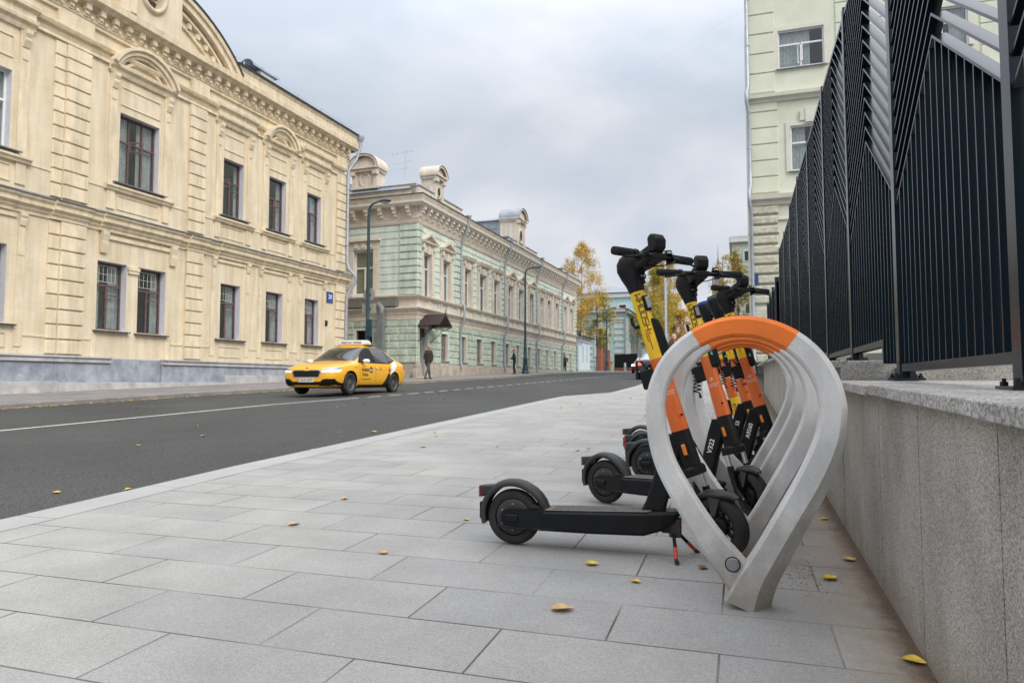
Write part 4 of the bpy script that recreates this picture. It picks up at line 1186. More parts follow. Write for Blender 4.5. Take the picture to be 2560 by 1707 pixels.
# canopy with scrolled brackets
mb = B.mb([mat('brown_canopy_metal',(0.045,0.028,0.025),.5,var=.3,vscale=5), M_black_m])
cu = 1.0
rdg, eav, hw, dp = 4.98, 4.28, .95, 1.45
for s in (-1, 1):
    mb.add([(cu,0,rdg),(cu,-dp,rdg),(cu+s*hw,-dp,eav),(cu+s*hw,0,eav),(cu,0,rdg-.05),(cu,-dp,rdg-.05),(cu+s*hw,-dp,eav-.05),(cu+s*hw,0,eav-.05)],[(0,1,2,3),(4,7,6,5),(1,5,6,2),(2,6,7,3)])
    for q in range(6): mb.add([(cu+s*hw*(q/6+.02),-dp-.01,rdg-(rdg-eav)*(q/6)-.02),(cu+s*hw*((q+1)/6-.02),-dp-.01,rdg-(rdg-eav)*((q+1)/6)-.02),(cu+s*hw*((q+.5)/6),-dp-.01,rdg-(rdg-eav)*((q+.5)/6)-.22)],[(0,1,2)])
    x = cu+s*hw*.9
    mb.tube([(x,0,eav-.1),(x,-dp,eav-.1)],.025,5,1); mb.tube([(x,0,eav-1.0),(x,-.3,eav-.75),(x,-.8,eav-.3),(x,-dp+.1,eav-.12)],.022,5,1)
    for (cy,cz,r_) in ((.35,.35,.2),(.8,.22,.13),(.25,.72,.14)):
        mb.tube([(x,-cy-r_*(1-t/14)*math.cos(t*.9),eav-cz+r_*(1-t/14)*math.sin(t*.9)) for t in range(12)],.014,4,1,cap=False)
mb.tube([(cu,-dp,rdg),(cu,-dp,rdg+.4)],[.04,.01],5,1)
mb.build('canopy', B.t)
# side wall: window, grey sign board, ventilation duct
mb = B.mb([M_frame_white, M_room])
a, b, c, e_ = SW
for (y0,y1,z0,z1) in ((a,a+.08,c,e_),(b-.08,b,c,e_),(a+.08,b-.08,c,c+.08),(a+.08,b-.08,e_-.08,e_),(a+.08,b-.08,c+1.6,c+1.7),((a+b)/2-.05,(a+b)/2+.05,c+.08,c+1.6)): mb.box(.16,.22,y0,y1,z0,z1)
mb.quad((1,a-1.5,c-1),(1,b+1.5,c-1),(1,b+1.5,e_+1),(1,a-1.5,e_+1),1)
o = mb.build('window', B.t)
mb = B.mb([M_glass]); mb.quad((.19,a,c),(.19,b,c),(.19,b,e_),(.19,a,e_)); mb.build('pane', o, fix=False)
mb = B.mb([mat('olive_blind',(0.40,0.38,0.24),.9)]); mb.quad((.3,a-.2,c),(.3,b+.2,c),(.3,b+.2,e_),(.3,a-.2,e_)); mb.build('blind', o, fix=False)
mb = B.mb([M_room, M_black_m])
a, b, c, e_ = SL
mb.quad((.6,a-1.5,c-1),(.6,b+1.5,c-1),(.6,b+1.5,e_+1),(.6,a-1.5,e_+1))
for q in range(7): mb.tube([(.1,a+.05+q*(b-a-.1)/6,c),(.1,a+.05+q*(b-a-.1)/6,e_)],.015,4,1)
for q in range(5): mb.tube([(.1,a,c+.1+q*.3),(.1,b,c+.1+q*.3)],.015,4,1)
mb.build('window', B.t)
mb = B.mb([mat('dull_grey_sheet',(0.16,0.16,0.155),.7,var=.1)])
mb.box(-.42,-.06,1.18,9,5.40,5.72)
mb.build('sheet_metal_band', B.t)
mb = B.mb([mat('grey_duct_metal',(0.20,0.21,0.21),.55,.2,var=.15,vscale=3)])
mb.box(-.62,-.30,1.95,2.32,1.2,5.0); mb.tube([(-.46,2.13,4.95),(-.46,2.1,5.3),(-.46,2.3,5.5),(-.2,2.6,5.5)],.2,10)
mb.build('ventilation_duct', B.t)

# ---------------- low pale blue building and neighbours ----------------
M_pblue = mat('pale_blue_render',(0.50,0.62,0.68),.85,col2=(0.62,0.73,0.78),vscale=1.5,bump=.1,bscale=20)
M_turq = mat('turquoise_render',(0.30,0.47,0.46),.85,col2=(0.43,0.60,0.59),vscale=1.0,bump=.1,bscale=14,detail=7)
M_white_trim = mat('off_white_trim',(0.55,0.56,0.55),.8,var=.1,vscale=2)
M_brickred = brick_wall_mat('red_brick',(0.26,0.085,0.05),(0.33,0.12,0.08))
B = Bld('low_building', 'single-storey pale blue building with a shallow dark roof next to the green mansion', -17.25, 76.0, ang2, 1.9)
wins = [(2.6,3.2,3.1,5.0),(4.6,5.1,3.1,4.8)]
mb = B.mb([M_pblue, M_white_trim]); wall_grid(mb, .0, 6.4, 1.7, 6.0, wins, .15)
mb.box(6.4,6.42,0,6,1.7,6.0); mb.fb(0,6.4,0,.08,1.7,2.4,1); mb.fb(0,6.4,0,.12,5.5,5.7,1); mb.fb(0,6.5,0,.3,5.9,6.1,1)
mb.build('wall', B.t)
mb = B.mb([M_dark_roof, M_metal_roof]); mb.add([(-.1,-.45,6.1),(6.8,-.45,6.1),(6.8,3,6.7),(-.1,3,6.9)],[(0,1,2,3)],1); mb.fb(-.1,6.8,.3,.5,6.02,6.12); mb.fb(-.1,.9,-2.2,-.2,6.2,8.2)
mb.build('roof', B.t)
for i, (a, b, c, e_) in enumerate(wins): window_b(B, a, b, c, e_, .12, M_frame_white, 'M', .6, .7, None, seed=90+i)
mb = B.mb([M_pipe]); mb.tube([(.15,-.45,6.0),(.15,-.4,5.6),(-.25,-.2,4.9),(-.25,-.18,1.9)],.07,6); mb.build('downpipe', B.t)
o = MB([mat('enamel_blue',(0,0,0))]); o.cbox(-.1,.1,-.04,0,-.35,.35,.01); o = o.build('wall_sign'); o.location = (-17.25+.045,77.9,5.45); o.rotation_euler = (0,0,ang2)
tag(o, 'narrow dark blue sign on the low pale blue building', 'sign')

B = Bld('turquoise_building', 'turquoise house with white banded corners and grey eaves beyond the brick gate', -15.7, 100, 0, 2.3)
wins = [(-3.95,-2.55,5.0,8.6),(-7.3,-5.9,5.0,8.6),(-10.6,-9.2,5.0,8.6)]
mb = B.mb([M_turq, M_white_trim]); wall_grid(mb, -14, 0, 2.0, 11.2, wins, .2)
for k in range(9):
    z = 3.2+k*.9
    mb.cbox(-1.5,-.02,-.1,0,z,z+.45,.03,1)
    mb.cbox(-6.0+.9,-4.6,-.08,0,z,z+.4,.03,1)
for (a,b,c,e_) in wins: mb.fb(a-.45,a,0,.1,c-.3,e_+.4,1); mb.fb(b,b+.45,0,.1,c-.3,e_+.4,1); mb.fb(a-.45,b+.45,0,.12,e_,e_+.5,1); mb.fb(a-.5,b+.5,0,.2,c-.45,c-.25,1)
mb.fb(-14,0.05,0,.25,9.9,10.1,1); mb.fb(-14,0.1,0,.12,4.0,4.2,1); mb.fb(-14,.3,0,.6,11.0,11.4,1)
mb.box(0,.02,0,40,2.0,11.2)
y = 1
while y < 38:
    for (za,zb) in ((4.9,6.9),(8.0,9.5)):
        mb.box(.02,.12,y,y+1.2,za,zb,1)
    for q in range(7): mb.box(.02,.12,y+1.5,y+2.3,3.3+q*1.0,3.8+q*1.0,1)
    y += 3.1
mb.box(0,.5,0,40,11.0,11.4,1)
mb.build('wall', B.t)
mb = B.mb([M_metal_roof]); mb.add([(-14,-.7,11.4),(.7,-.7,11.4),(.7,40,11.4),(-14,40,11.4),(-6,6,12.5),(-6,34,12.5)],[(0,1,4),(1,2,5,4),(2,3,5),(3,0,4,5)]); mb.build('roof', B.t)
for i, (a, b, c, e_) in enumerate(wins): window_b(B, a, b, c, e_, .15, M_frame_white, 'T1', .7, .3, None, seed=95+i)
mb = B.mb([M_pipe]); mb.tube([(.5,-.3,11),(.15,-.2,10.4),(.15,-.2,2.4)],.11,6); mb.tube([(.4,11,11),(.3,11,2.4)],.12,6); mb.build('downpipe', B.t)
B = Bld('distant_pale_house', 'larger pale blue-grey house with a long metal roof behind the turquoise house', -20, 135, 0, 2.5)
mb = B.mb([M_turq, M_white_trim]); mb.box(-10,4.5,0,14,2,18); mb.fb(-10,4.8,0,.5,17.4,18.2,1)
for k in range(4):
    x = -8.5+k*3.2; mb.fb(x-.25,x+1.55,0,.15,12.6,16.2,1)
for k in range(10): mb.cbox(3.2,4.55,-.15,0,4+k*1.3,4.7+k*1.3,.03,1)
mb.build('wall', B.t)
mb = B.mb([M_metal_roof]); mb.add([(-10.5,-.8,18.3),(5,-.8,18.3),(2.5,7,20.4),(-8,7,20.4),(5,15,18.3),(-10.5,15,18.3)],[(0,1,2,3),(1,4,2),(3,2,4,5),(0,3,5)]); mb.build('roof', B.t)
mb = B.mb([M_room]); 
for k in range(4):
    x = -8.5+k*3.2; mb.fb(x,x+1.3,.1,.16,12.9,15.9)
mb.build('window', B.t)
# brick gate pillars and railings
def pillar(x, y, w, z0, z1, lab):
    t = thing('brick_gate_pillar', lab, 'gate pillar', (x,y,z0), 0)
    mb = MB([M_brickred]); mb.box(-w/2,w/2,-w/2,w/2,0,z1-z0); mb.build('shaft', t)
    mb = MB([M_brickred]); mb.box(-w/2-.06,w/2+.06,-w/2-.06,w/2+.06,z1-z0,z1-z0+.15); mb.build('cap', t)
pillar(-16.6, 86, .5, 2.1, 5.0, 'left and darker of the two red brick gate pillars beyond the low blue building')
pillar(-16.15, 88, .85, 2.1, 4.75, 'wide red brick gate pillar left of the third street lamp')
t = thing('railing', 'black iron railing on a low brick wall before the turquoise house', 'railing', (-15.6,91,2.2), math.atan2(-2,2.6))
mb = MB([M_brickred]); mb.box(0,4.2,-.15,.15,0,.55); mb.build('base_wall', t)
mb = MB([M_black_m])
for k in range(42): mb.box(k*.1,k*.1+.05,-.03,.03,.55,2.3)
mb.box(0,4.2,-.02,.02,2.1,2.16); mb.box(0,4.2,-.02,.02,.7,.76); mb.build('bars', t)
for (x, y, lab) in ((-16.2,81,'short grey bollard left of the brick pillars on the far pavement'),(-12.9,82.5,'short grey bollard right of the third street lamp')):
    mb = MB([M_metal_roof, M_white_trim]); mb.lathe([(.13,0),(.13,.85),(.11,.95),(0,.98)],seg=10); mb.lathe([(.135,.6),(.135,.75)],seg=10,m=1)
    o = mb.build('bollard'); o.location = (x,y,gz(y)+.03); tag(o, lab, 'bollard', 'bollards on the far pavement')

mb = MB([mat('dark_soil',(0.03,0.028,0.022),.95,var=.3,vscale=3)])
mb.add([(1.36,-2,.74),(4,-2,1.0),(30,-2,2.4),(1.36,4,.83),(4,4,1.05),(30,4,2.6),(.74,4.05,.83),(.74,12,1.05),(4,12,1.35),(30,12,2.8),(.74,37.9,1.9),(4,37.9,2.2),(30,37.9,3.2)],[(0,1,4,3),(1,2,5,4),(3,4,8,7,6),(4,5,9,8),(7,8,11,10),(8,9,12,11)])
structure(mb.build('raised_ground'), 'dark raised ground behind the black fence')
# ---------------- tall pale green building on the right ----------------
M_tall = mat('pale_green_yellow_render',(0.56,0.58,0.46),.85,col2=(0.65,0.67,0.55),vscale=1.0,bump=.1,bscale=15,detail=6)
M_tall_trim = mat('cream_green_trim',(0.56,0.55,0.46),.85,col2=(0.66,0.65,0.57),vscale=2.0)
M_tall_rough = mat('rough_cream_blocks',(0.36,0.35,0.27),.9,col2=(0.62,0.61,0.50),vscale=5,bump=1.0,bscale=8,detail=8)
B = Bld('tall_building', 'tall pale green apartment block with rough stone corner blocks behind the black fence', 0, 38, 0, 1.1)
XL, XR = .78, 24.0
tw = [(2.2,4.4,17.15,19.15),(2.7,4.75,11.72,14.05),(2.7,4.75,6.2,8.6),(8.6,10.8,17.15,19.15),(8.6,10.8,11.7,14.05),(14.5,16.8,17.15,19.15),(2.2,4.4,21.6,23.6),(8.6,10.8,21.6,23.6),(14.5,16.8,11.7,14.05)]
mb = B.mb([M_tall, M_reveal]); wall_grid(mb, XL, XR, .8, 27, tw, .16)
mb.quad((XL,0,.8),(XL,18,.8),(XL,18,27),(XL,0,27)); mb.quad((XL,0,27),(XR,0,27),(XR,18,27),(XL,18,27)); mb.build('wall', B.t)
mb = B.mb([M_tall])
z = 15.95
while z < 26: mb.cbox(XL-.04,2.02,-.07,0,z+.03,z+1.03,.02); z += 1.06
for (a,b) in ((4.95,8.1),(11.3,14.0)):
    z = 15.95
    while z < 26: mb.cbox(a,b,-.05,0,z+.03,z+1.03,.02); z += 1.06
z = 10.65
while z < 15.2: mb.cbox(XL-.04,2.1,-.07,0,z+.03,z+.83,.02); z += .86
mb.build('banded_render', B.t)
mb = B.mb([M_tall_trim])
strip(mb, XL-.25, XR, [(0,15.42),(.12,15.42),(.16,15.55),(.34,15.62),(.36,15.80),(0,15.86)])
strip(mb, XL-.2, XR, [(0,10.0),(.12,10.0),(.16,10.2),(.36,10.28),(.40,10.50),(0,10.58)])
strip(mb, XL-.1, XR, [(0,9.2),(.1,9.2),(.1,9.3),(.05,9.32),(0,9.35)])
for (a,b,c,e_) in tw:
    mb.fb(a-.22,a,0,.06,c-.05,e_+.22); mb.fb(b,b+.22,0,.06,c-.05,e_+.22); mb.fb(a,b,0,.06,e_,e_+.22)
    if c < 15 and c > 9: mb.fb((a+b)/2-.55,(a+b)/2-.1,0,.12,e_+.22,e_+.75); mb.fb((a+b)/2-.3,(a+b)/2+.3,0,.16,e_+.1,e_+.85)
mb.fb(XL-.02, 2.12, 0,.08,4.55,4.75)
mb.build('trim', B.t)
mb = B.mb([M_tall_rough])
z = 4.85; k = 0
while z < 9.9:
    mb.cbox(XL-.04, 2.05 if k%2 else 2.0, -.17, 0, z+.05, z+.46, .06); z += .515; k += 1
z = 1.2
while z < 4.4: mb.cbox(XL-.04, 2.05, -.12, 0, z+.04, z+.52, .04); z += .56
mb.build('quoin', B.t)
for i,(a,b,c,e_) in enumerate(tw):
    window_b(B, a, b, c, e_, .12, M_frame_white, 'T1', .62, .7, M_flash, .1, .14, None, ((a+(b-a)*.42,a+(b-a)*.62,c+.15,c+1.15,1.1) if i == 0 else None), .07, seed=110+i)
mb = B.mb([M_pipe])
mb.tube([(XL-.12,-.28,26),(XL-.12,-.28,16.3),(XL-.2,-.55,15.9),(XL-.2,-.58,15.4),(XL-.1,-.3,14.9),(XL-.08,-.26,11.1),(XL-.16,-.6,10.6),(XL-.16,-.62,10.1),(XL-.08,-.3,9.6),(XL-.06,-.26,1.5),(XL-.02,-.4,1.25)],.095,8)
for z in (24,21,18.5,13,8.5,6.2,4): mb.tube([(XL-.09,-.27,z-.04),(XL-.09,-.27,z+.04)],.12,8)
mb.build('downpipe', B.t)
mb = MB([mat('enamel_blue',(0,0,0))]); mb.cbox(-.08,.08,-.03,0,-.28,.28,.01); o = mb.build('wall_sign'); o.location = (XL+.13,37.8,6.15)
tag(o, 'small dark blue plate beside the downpipe of the tall green building', 'sign')
B = Bld('distant_corner_house', 'distant pale green house top peeping between the trees and the tall building', -.8, 110, 0, 2.4)
mb = B.mb([mat('far_green_render',(0.42,0.48,0.42),.9,var=.12,vscale=.6), M_white_trim, M_room]); mb.box(0,14,0,12,2,22.4); mb.fb(-.3,14,0,.5,22.0,22.8,1); mb.box(-.4,0,0,12,22,22.8,1)
for z in (19,15,11): mb.fb(1.6,2.9,0,.1,z,z+1.8,1); mb.fb(1.8,2.7,.1,.12,z+.15,z+1.6,2)
mb.build('wall', B.t)
mb = B.mb([M_metal_roof]); mb.add([(-.4,-.6,22.9),(14,-.6,22.9),(14,6,24.2),(1,6,24.2)],[(0,1,2,3)]); mb.build('roof', B.t)
# spired tower far away
M_sp = mat('hazy_brown_spire',(0.24,0.20,0.21),.9,var=.15,vscale=.1)
t = thing('spired_tower', 'far brown neo-gothic tower with a needle spire above the scooter handlebars', 'tower', (-10.4,400,4))
mb = MB([M_sp]); mb.box(-3,3,-3,3,0,52); mb.box(-1.9,1.9,-1.9,1.9,52,57)
for sx in (-1,1):
    for sy in (-1,1): mb.lathe([(.6,44),(.6,53),(0,57)],(sx*2.7,sy*2.7,0),seg=6)
mb.box(-9,-4.5,-2,2,0,38); mb.build('shaft', t)
mb = MB([M_sp]); mb.lathe([(1.9,57),(.9,62.5),(.3,66),(.05,73)],seg=8); mb.build('spire', t)
# ---------------- granite retaining wall ----------------
TIERS = [(-2.0,3.97,.750,.0205),(3.99,8.58,.975,.018),(8.6,12.95,1.19,.012),(12.97,20.0,1.27,.008)]
wx = lambda Y: .486 + .007*(Y-2)
t = thing('granite_wall', 'low speckled granite retaining wall with a rough stone coping along the right of the pavement', 'wall', (.5, 0, 0))
for i, (a, b, zt, sl) in enumerate(TIERS):
    mb = MB([M_wall_gran, M_joint]); mb.M = Matrix.Translation((-.5,0,0))
    joints = [-.9,.05,1.0,1.62,2.30,2.93,3.30] if i == 0 else [a+.95*k for k in range(1, int((b-a)/.95)+1)]
    ys = [a]+[j for j in joints if a < j < b]+[b]
    for p, q in zip(ys, ys[1:]):
        g = .0035
        zp, zq = zt+sl*(p-a)-.04, zt+sl*(q-a)-.04
        X0, X1 = wx(p), wx(q)
        mb.add([(X0,p+g,gz(p)-.1),(X1,q-g,gz(q)-.1),(X1,q-g,zq),(X0,p+g,zp),(X0+.05,p+g,gz(p)-.1),(X1+.05,q-g,gz(q)-.1),(X1+.05,q-g,zq),(X0+.05,p+g,zp)],
               [(0,1,2,3),(0,3,7,4),(1,5,6,2)],0)
    mb.add([(wx(a)+.006,a,gz(a)-.1),(wx(b)+.006,b,gz(b)-.1),(wx(b)+.006,b,zt+sl*(b-a)-.045),(wx(a)+.006,a,zt-.045)],[(0,1,2,3)],1)
    if i == 0:
        pass
    mb.add([(wx(a),a,gz(a)),(1.3,a,gz(a)),(1.3,a,zt-.02),(wx(a),a,zt-.02)],[(0,1,2,3)],0)
    mb.build('wall_face', t)
    mb = MB([M_coping]); mb.M = Matrix.Translation((-.5,0,0))
    js = [a+.0]+[j for j in ([-1.0,.1,1.66,2.02,2.9] if i == 0 else [a+1.1*k for k in range(1,int((b-a)/1.1)+1)]) if a < j < b-.1]+[b]
    rnd = random.Random(i+3)
    for p, q in zip(js, js[1:]):
        g = .003; jog = rnd.uniform(-.006,.006)
        zp, zq = zt+sl*(p-a)+jog*.5, zt+sl*(q-a)+jog*.5
        x0 = .450+jog
        for (xa, xb) in (((x0, .80+jog*2),(.803+jog*2, 1.35)) if i != 1 else ((x0,.70),)):
            mb.add([(xa,p+g,zp-.038),(xb,p+g,zp-.038),(xb,q-g,zq-.038),(xa,q-g,zq-.038),(xa,p+g,zp),(xb,p+g,zp),(xb,q-g,zq),(xa,q-g,zq)],
                   [(0,3,2,1),(4,5,6,7),(0,1,5,4),(1,2,6,5),(2,3,7,6),(3,0,4,7)])
    mb.build('coping', t, bevel=.003, bseg=1)
def cop_top(Y):
    for (a, b, zt, sl) in TIERS:
        if Y < b+.01: return zt+sl*(Y-a)
    return 1.3
# dirt gathered along the foot of the wall
M_dirt = mat('brown_dirt', (0.10,0.07,0.045), 1.0, col2=(0.20,0.15,0.10), vscale=30)
rnd = random.Random(5)
mb = MB(M_dirt)
for k in range(2600):
    y = rnd.uniform(1.3, 12); x = wx(y)-abs(rnd.gauss(0, .02))-.002
    s = rnd.uniform(.001,.0032)
    an = rnd.uniform(0, PI); c_, s_ = math.cos(an)*s, math.sin(an)*s
    z = gz(y)+.001
    mb.add([(x+c_,y+s_,z),(x-s_,y+c_,z),(x-c_,y-s_,z),(x+s_,y-c_,z),(x,y,z+s*.8)],[(0,1,4),(1,2,4),(2,3,4),(3,0,4)])
for k in range(150):
    x = rnd.gauss(.24,.06); y = rnd.gauss(3.05,.13)
    if x > .46: continue
    s = rnd.uniform(.0008,.0035); z = gz(y)+.001
    mb.add([(x+s,y,z),(x,y+s,z),(x-s,y,z),(x,y-s,z),(x,y,z+s*.9)],[(0,1,4),(1,2,4),(2,3,4),(3,0,4)])
o = mb.build('dirt', fix=False); tag(o, 'brown dirt crumbs along the foot of the granite wall', 'dirt', kind='stuff')

# ---------------- the black fence ----------------
FX = .75
posts = [-.65,.82,2.28,3.84,5.34,6.74,8.2,9.65,11.1,12.6,14.1]
t = thing('slatted_fence', 'tall black steel fence of vertical fins and chevron slats standing on the granite wall', 'fence', (FX, 0, .8))
TM = Matrix.Translation((-FX,0,-.8))
def fmb():
    m_ = MB([M_fence]); m_.M = TM; return m_
for i, y in enumerate(posts):
    z0 = cop_top(y); top = 3.52 if y < 11.5 else 3.40
    mb = fmb(); mb.box(FX-.005, FX+.065, y-.0, y+.07, z0+.012, top+.02)
    mb.box(FX-.04, FX+.10, y-.035, y+.105, z0, z0+.012)
    for (dx, dy) in ((-.022,-.018),(.082,-.018),(-.022,.088),(.082,.088)): mb.lathe([(.011,0),(.011,.012),(.006,.013),(.006,.022),(0,.022)],(FX+dx,y+dy,z0+.012),seg=6,smooth=False)
    for s in (-1,1): mb.add([(FX+.02,y+.035+s*.035,z0+.012),(FX+.02,y+.035+s*.10,z0+.012),(FX+.02,y+.035+s*.035,z0+.09),(FX+.028,y+.035+s*.035,z0+.012),(FX+.028,y+.035+s*.10,z0+.012),(FX+.028,y+.035+s*.035,z0+.09)],[(0,1,2),(3,5,4),(1,4,5,2)])
    mb.build('post', t)
GZ = [1.66,1.70,1.74,1.82,1.93,1.98,2.0,2.08,2.1,2.1]
for i, (ya, yb) in enumerate(zip(posts, posts[1:])):
    a, b = ya+.07, yb
    zr = cop_top((a+b)/2)+.058 if not (a < 3.97 < b) else cop_top(b)+.06
    top = 3.50 if yb < 11.5 else 3.38
    mb = fmb()
    mb.box(FX, FX+.055, a, b, zr, zr+.036) if not (a < 3.97 < b) else None
    if a < 3.97 < b:
        mb = fmb()
        mb.box(FX, FX+.055, a, 4.30, .897, .932); mb.box(FX,FX+.055, 4.30, b, zr, zr+.036); mb.box(FX,FX+.055,4.26,4.30,.932,zr+.036)
    mb.build('rail', t); mb = fmb(); mb.box(FX, FX+.05, a, b, top-.03, top)
    mb.build('rail', t)
    mb = fmb()
    zg = GZ[i]; c = (a+b)/2; rise = .50; th = .0045; dpt = .055
    n = int((b-a)/.085)
    for k in range(1, n):
        y = a+(b-a)*k/n
        zt_ = zg+rise*(1-abs(y-c)/(c-a))
        mb.box(FX+.002, FX+dpt, y-th, y+th, (.93 if (a < 3.97 < b and y < 4.28) else zr+.034), zt_-.004)
    zz = zg
    while zz < top+rise:
        for s in (0, 1):
            y0, z0_, y1, z1_ = (a, zz, c, zz+rise) if s == 0 else (b, zz, c, zz+rise)
            # clip to the top rail
            if z0_ > top-.03: continue
            if z1_ > top-.03:
                f = (top-.03-z0_)/(z1_-z0_); y1 = y0+(y1-y0)*f; z1_ = top-.03
            mb.add([(FX+.002,y0,z0_-th*1.4),(FX+dpt,y0,z0_-th*1.4),(FX+dpt,y1,z1_-th*1.4),(FX+.002,y1,z1_-th*1.4),(FX+.002,y0,z0_+th*1.4),(FX+dpt,y0,z0_+th*1.4),(FX+dpt,y1,z1_+th*1.4),(FX+.002,y1,z1_+th*1.4)],
                   [(0,3,2,1),(4,5,6,7),(0,1,5,4),(1,2,6,5),(2,3,7,6),(3,0,4,7)])
        zz += .0905
    mb.build('slat_panel', t)
# a second, lower run of the fence further up the street
t = thing('plain_fence', 'lower run of plain dark fence with vertical fins beyond the chevron fence', 'fence', (.78, 15.9, 1.2))
mb = MB([M_fence]); mb.M = Matrix.Translation((-.78,-15.9,-1.2))
for k in range(4):
    y = 15.9+k*1.55; mb.box(.75,.87,y,y+.09,1.27,3.12-k*.02)
mb.build('post', t)
mb = MB([M_fence]); mb.M = Matrix.Translation((-.78,-15.9,-1.2))
k = 15.9
while k < 20.5: mb.box(.78,.83,k,k+.008,1.36,3.0); k += .1
mb.box(.78,.82,15.9,20.6,1.35,1.4); mb.box(.78,.82,15.9,20.6,2.98,3.02); mb.build('slat_panel', t)

# ---------------- drop-shaped racks ----------------
def rack(name, label, x, y, first=None):
    if first is None:
        t = thing('drop_shaped_rack', label, 'bike rack', (x, y, gz(y)), 0, 'drop-shaped scooter racks')
        # centre line (x, z, half width)
        R0 = .300; zc = .682
        pts = []
        pts += [(.012,.055,.056,.012),(-.020,.095,.055,.012),(-.062,.146,.051,.012),(-.110,.206,.046,.012),(-.168,.293,.041,.012),(-.228,.394,.038,.012),(-.275,.488,.036,.012),(-.301,.585,.034,.012)]
        na = 34
        for k in range(na+1):
            an = PI - PI*k/na
            xx, zz = -.009+R0*math.cos(an), zc+R0*math.sin(an)
            u_ = abs(k-na/2)/(na/2); rt_ = k/na
            pts.append((xx, zz, .0325+.010*max(0,rt_-.3)/.7, .008+.004*u_+.010*rt_))
        pts += [(.277,.583,.047,.028),(.228,.454,.053,.038),(.154,.311,.056,.046),(.078,.168,.060,.052),(.034,.088,.067,.056),(-.002,.0,.078,.058)]
        # smooth resample with Catmull-Rom
        def cr(p0,p1,p2,p3,t):
            return tuple(.5*((2*b)+(-a+c)*t+(2*a-5*b+4*c-d)*t*t+(-a+3*b-3*c+d)*t**3) for a,b,c,d in zip(p0,p1,p2,p3))
        rs = []
        for i in range(len(pts)-1):
            p0 = pts[max(i-1,0)]; p3 = pts[min(i+2,len(pts)-1)]
            sub = 8 if i < 8 or i > len(pts)-8 else 3
            for k in range(sub): rs.append(cr(p0,pts[i],pts[i+1],p3,k/sub))
        rs.append(pts[-1])
        n = len(rs); rings = []
        for i, (px_, pz_, w, c) in enumerate(rs):
            q0, q1 = rs[max(i-1,0)], rs[min(i+1,n-1)]
            tx, tz = q1[0]-q0[0], q1[1]-q0[1]; l_ = math.hypot(tx,tz); tx /= l_; tz /= l_
            nx, nz = -tz, tx      # outward for a path going left leg -> top -> right leg
            f = i/(n-1)
            yo = .008 - .016*max(0,min(1,(f-.1)/.8))   # left leg a little behind, right leg in front
            D = .047
            e_ = .008
            sec = [(-w+e_,-D),(w-c,-D),(w,-D+c*1.2),(w,D-.012),(w-.012,D),(-w+.010,D),(-w,D-.010),(-w,-D+e_)]
            rings.append([(px_+nx*a, yo+b, pz_+nz*a) for a, b in sec])
        i0 = min(range(n), key=lambda i: abs(rs[i][0]+.158)+ (9 if rs[i][1] < .8 else 0)); i1 = min(range(n), key=lambda i: abs(rs[i][0]-.162)+(9 if rs[i][1] < .8 else 0))
        mb = MB([M_concrete]); mb.loft(rings[:i0+1], 0, False); mb.loft(rings[i1:], 0, False)
        mb.build('concrete_loop', t, bevel=0)
        # orange cap, a hair larger
        def grow(r, k):
            cx = sum(p[0] for p in r)/len(r); cy = sum(p[1] for p in r)/len(r); cz = sum(p[2] for p in r)/len(r)
            return [(cx+(p[0]-cx)*k, cy+(p[1]-cy)*k, cz+(p[2]-cz)*k) for p in r]
        mb = MB([M_orange_top]); mb.loft([grow(r,1.02) for r in rings[i0:i1+1]], 0, False)
        mb.build('orange_cap', t)
        # steel cover disc low on the left leg
        mb = MB([M_steel, M_black]); mb.M = Matrix.Translation((-.046,-.041,.150)) @ Matrix.Rotation(R(-4),4,'Z')
        mb.lathe([(.0225,0),(.0225,-.002),(.021,-.0035),(0,-.0038)],(0,0,0),'y',28,0,False); mb.lathe([(.0265,.003),(.0265,-.0008),(.0226,-.0010)],(0,0,0),'y',28,1,False)
        mb.build('cover_disc', t)
        return t
    r = first.copy(); COL.objects.link(r); r.location = (x,y,gz(y)); r['label'] = label
    for ch in [c for c in first.children]:
        c = ch.copy(); COL.objects.link(c); c.parent = r
    return r
r1 = rack('r', 'nearest and largest grey drop-shaped rack with an orange top', .010, 2.625)
rack('r', 'second grey drop-shaped rack behind the nearest one, scooter wheel beside its leg', .022, 3.33, r1)
rack('r', 'third drop-shaped rack seen through the nearer two', .03, 4.09, r1)
rack('r', 'fourth and farthest drop-shaped rack of the row', .035, 4.80, r1)

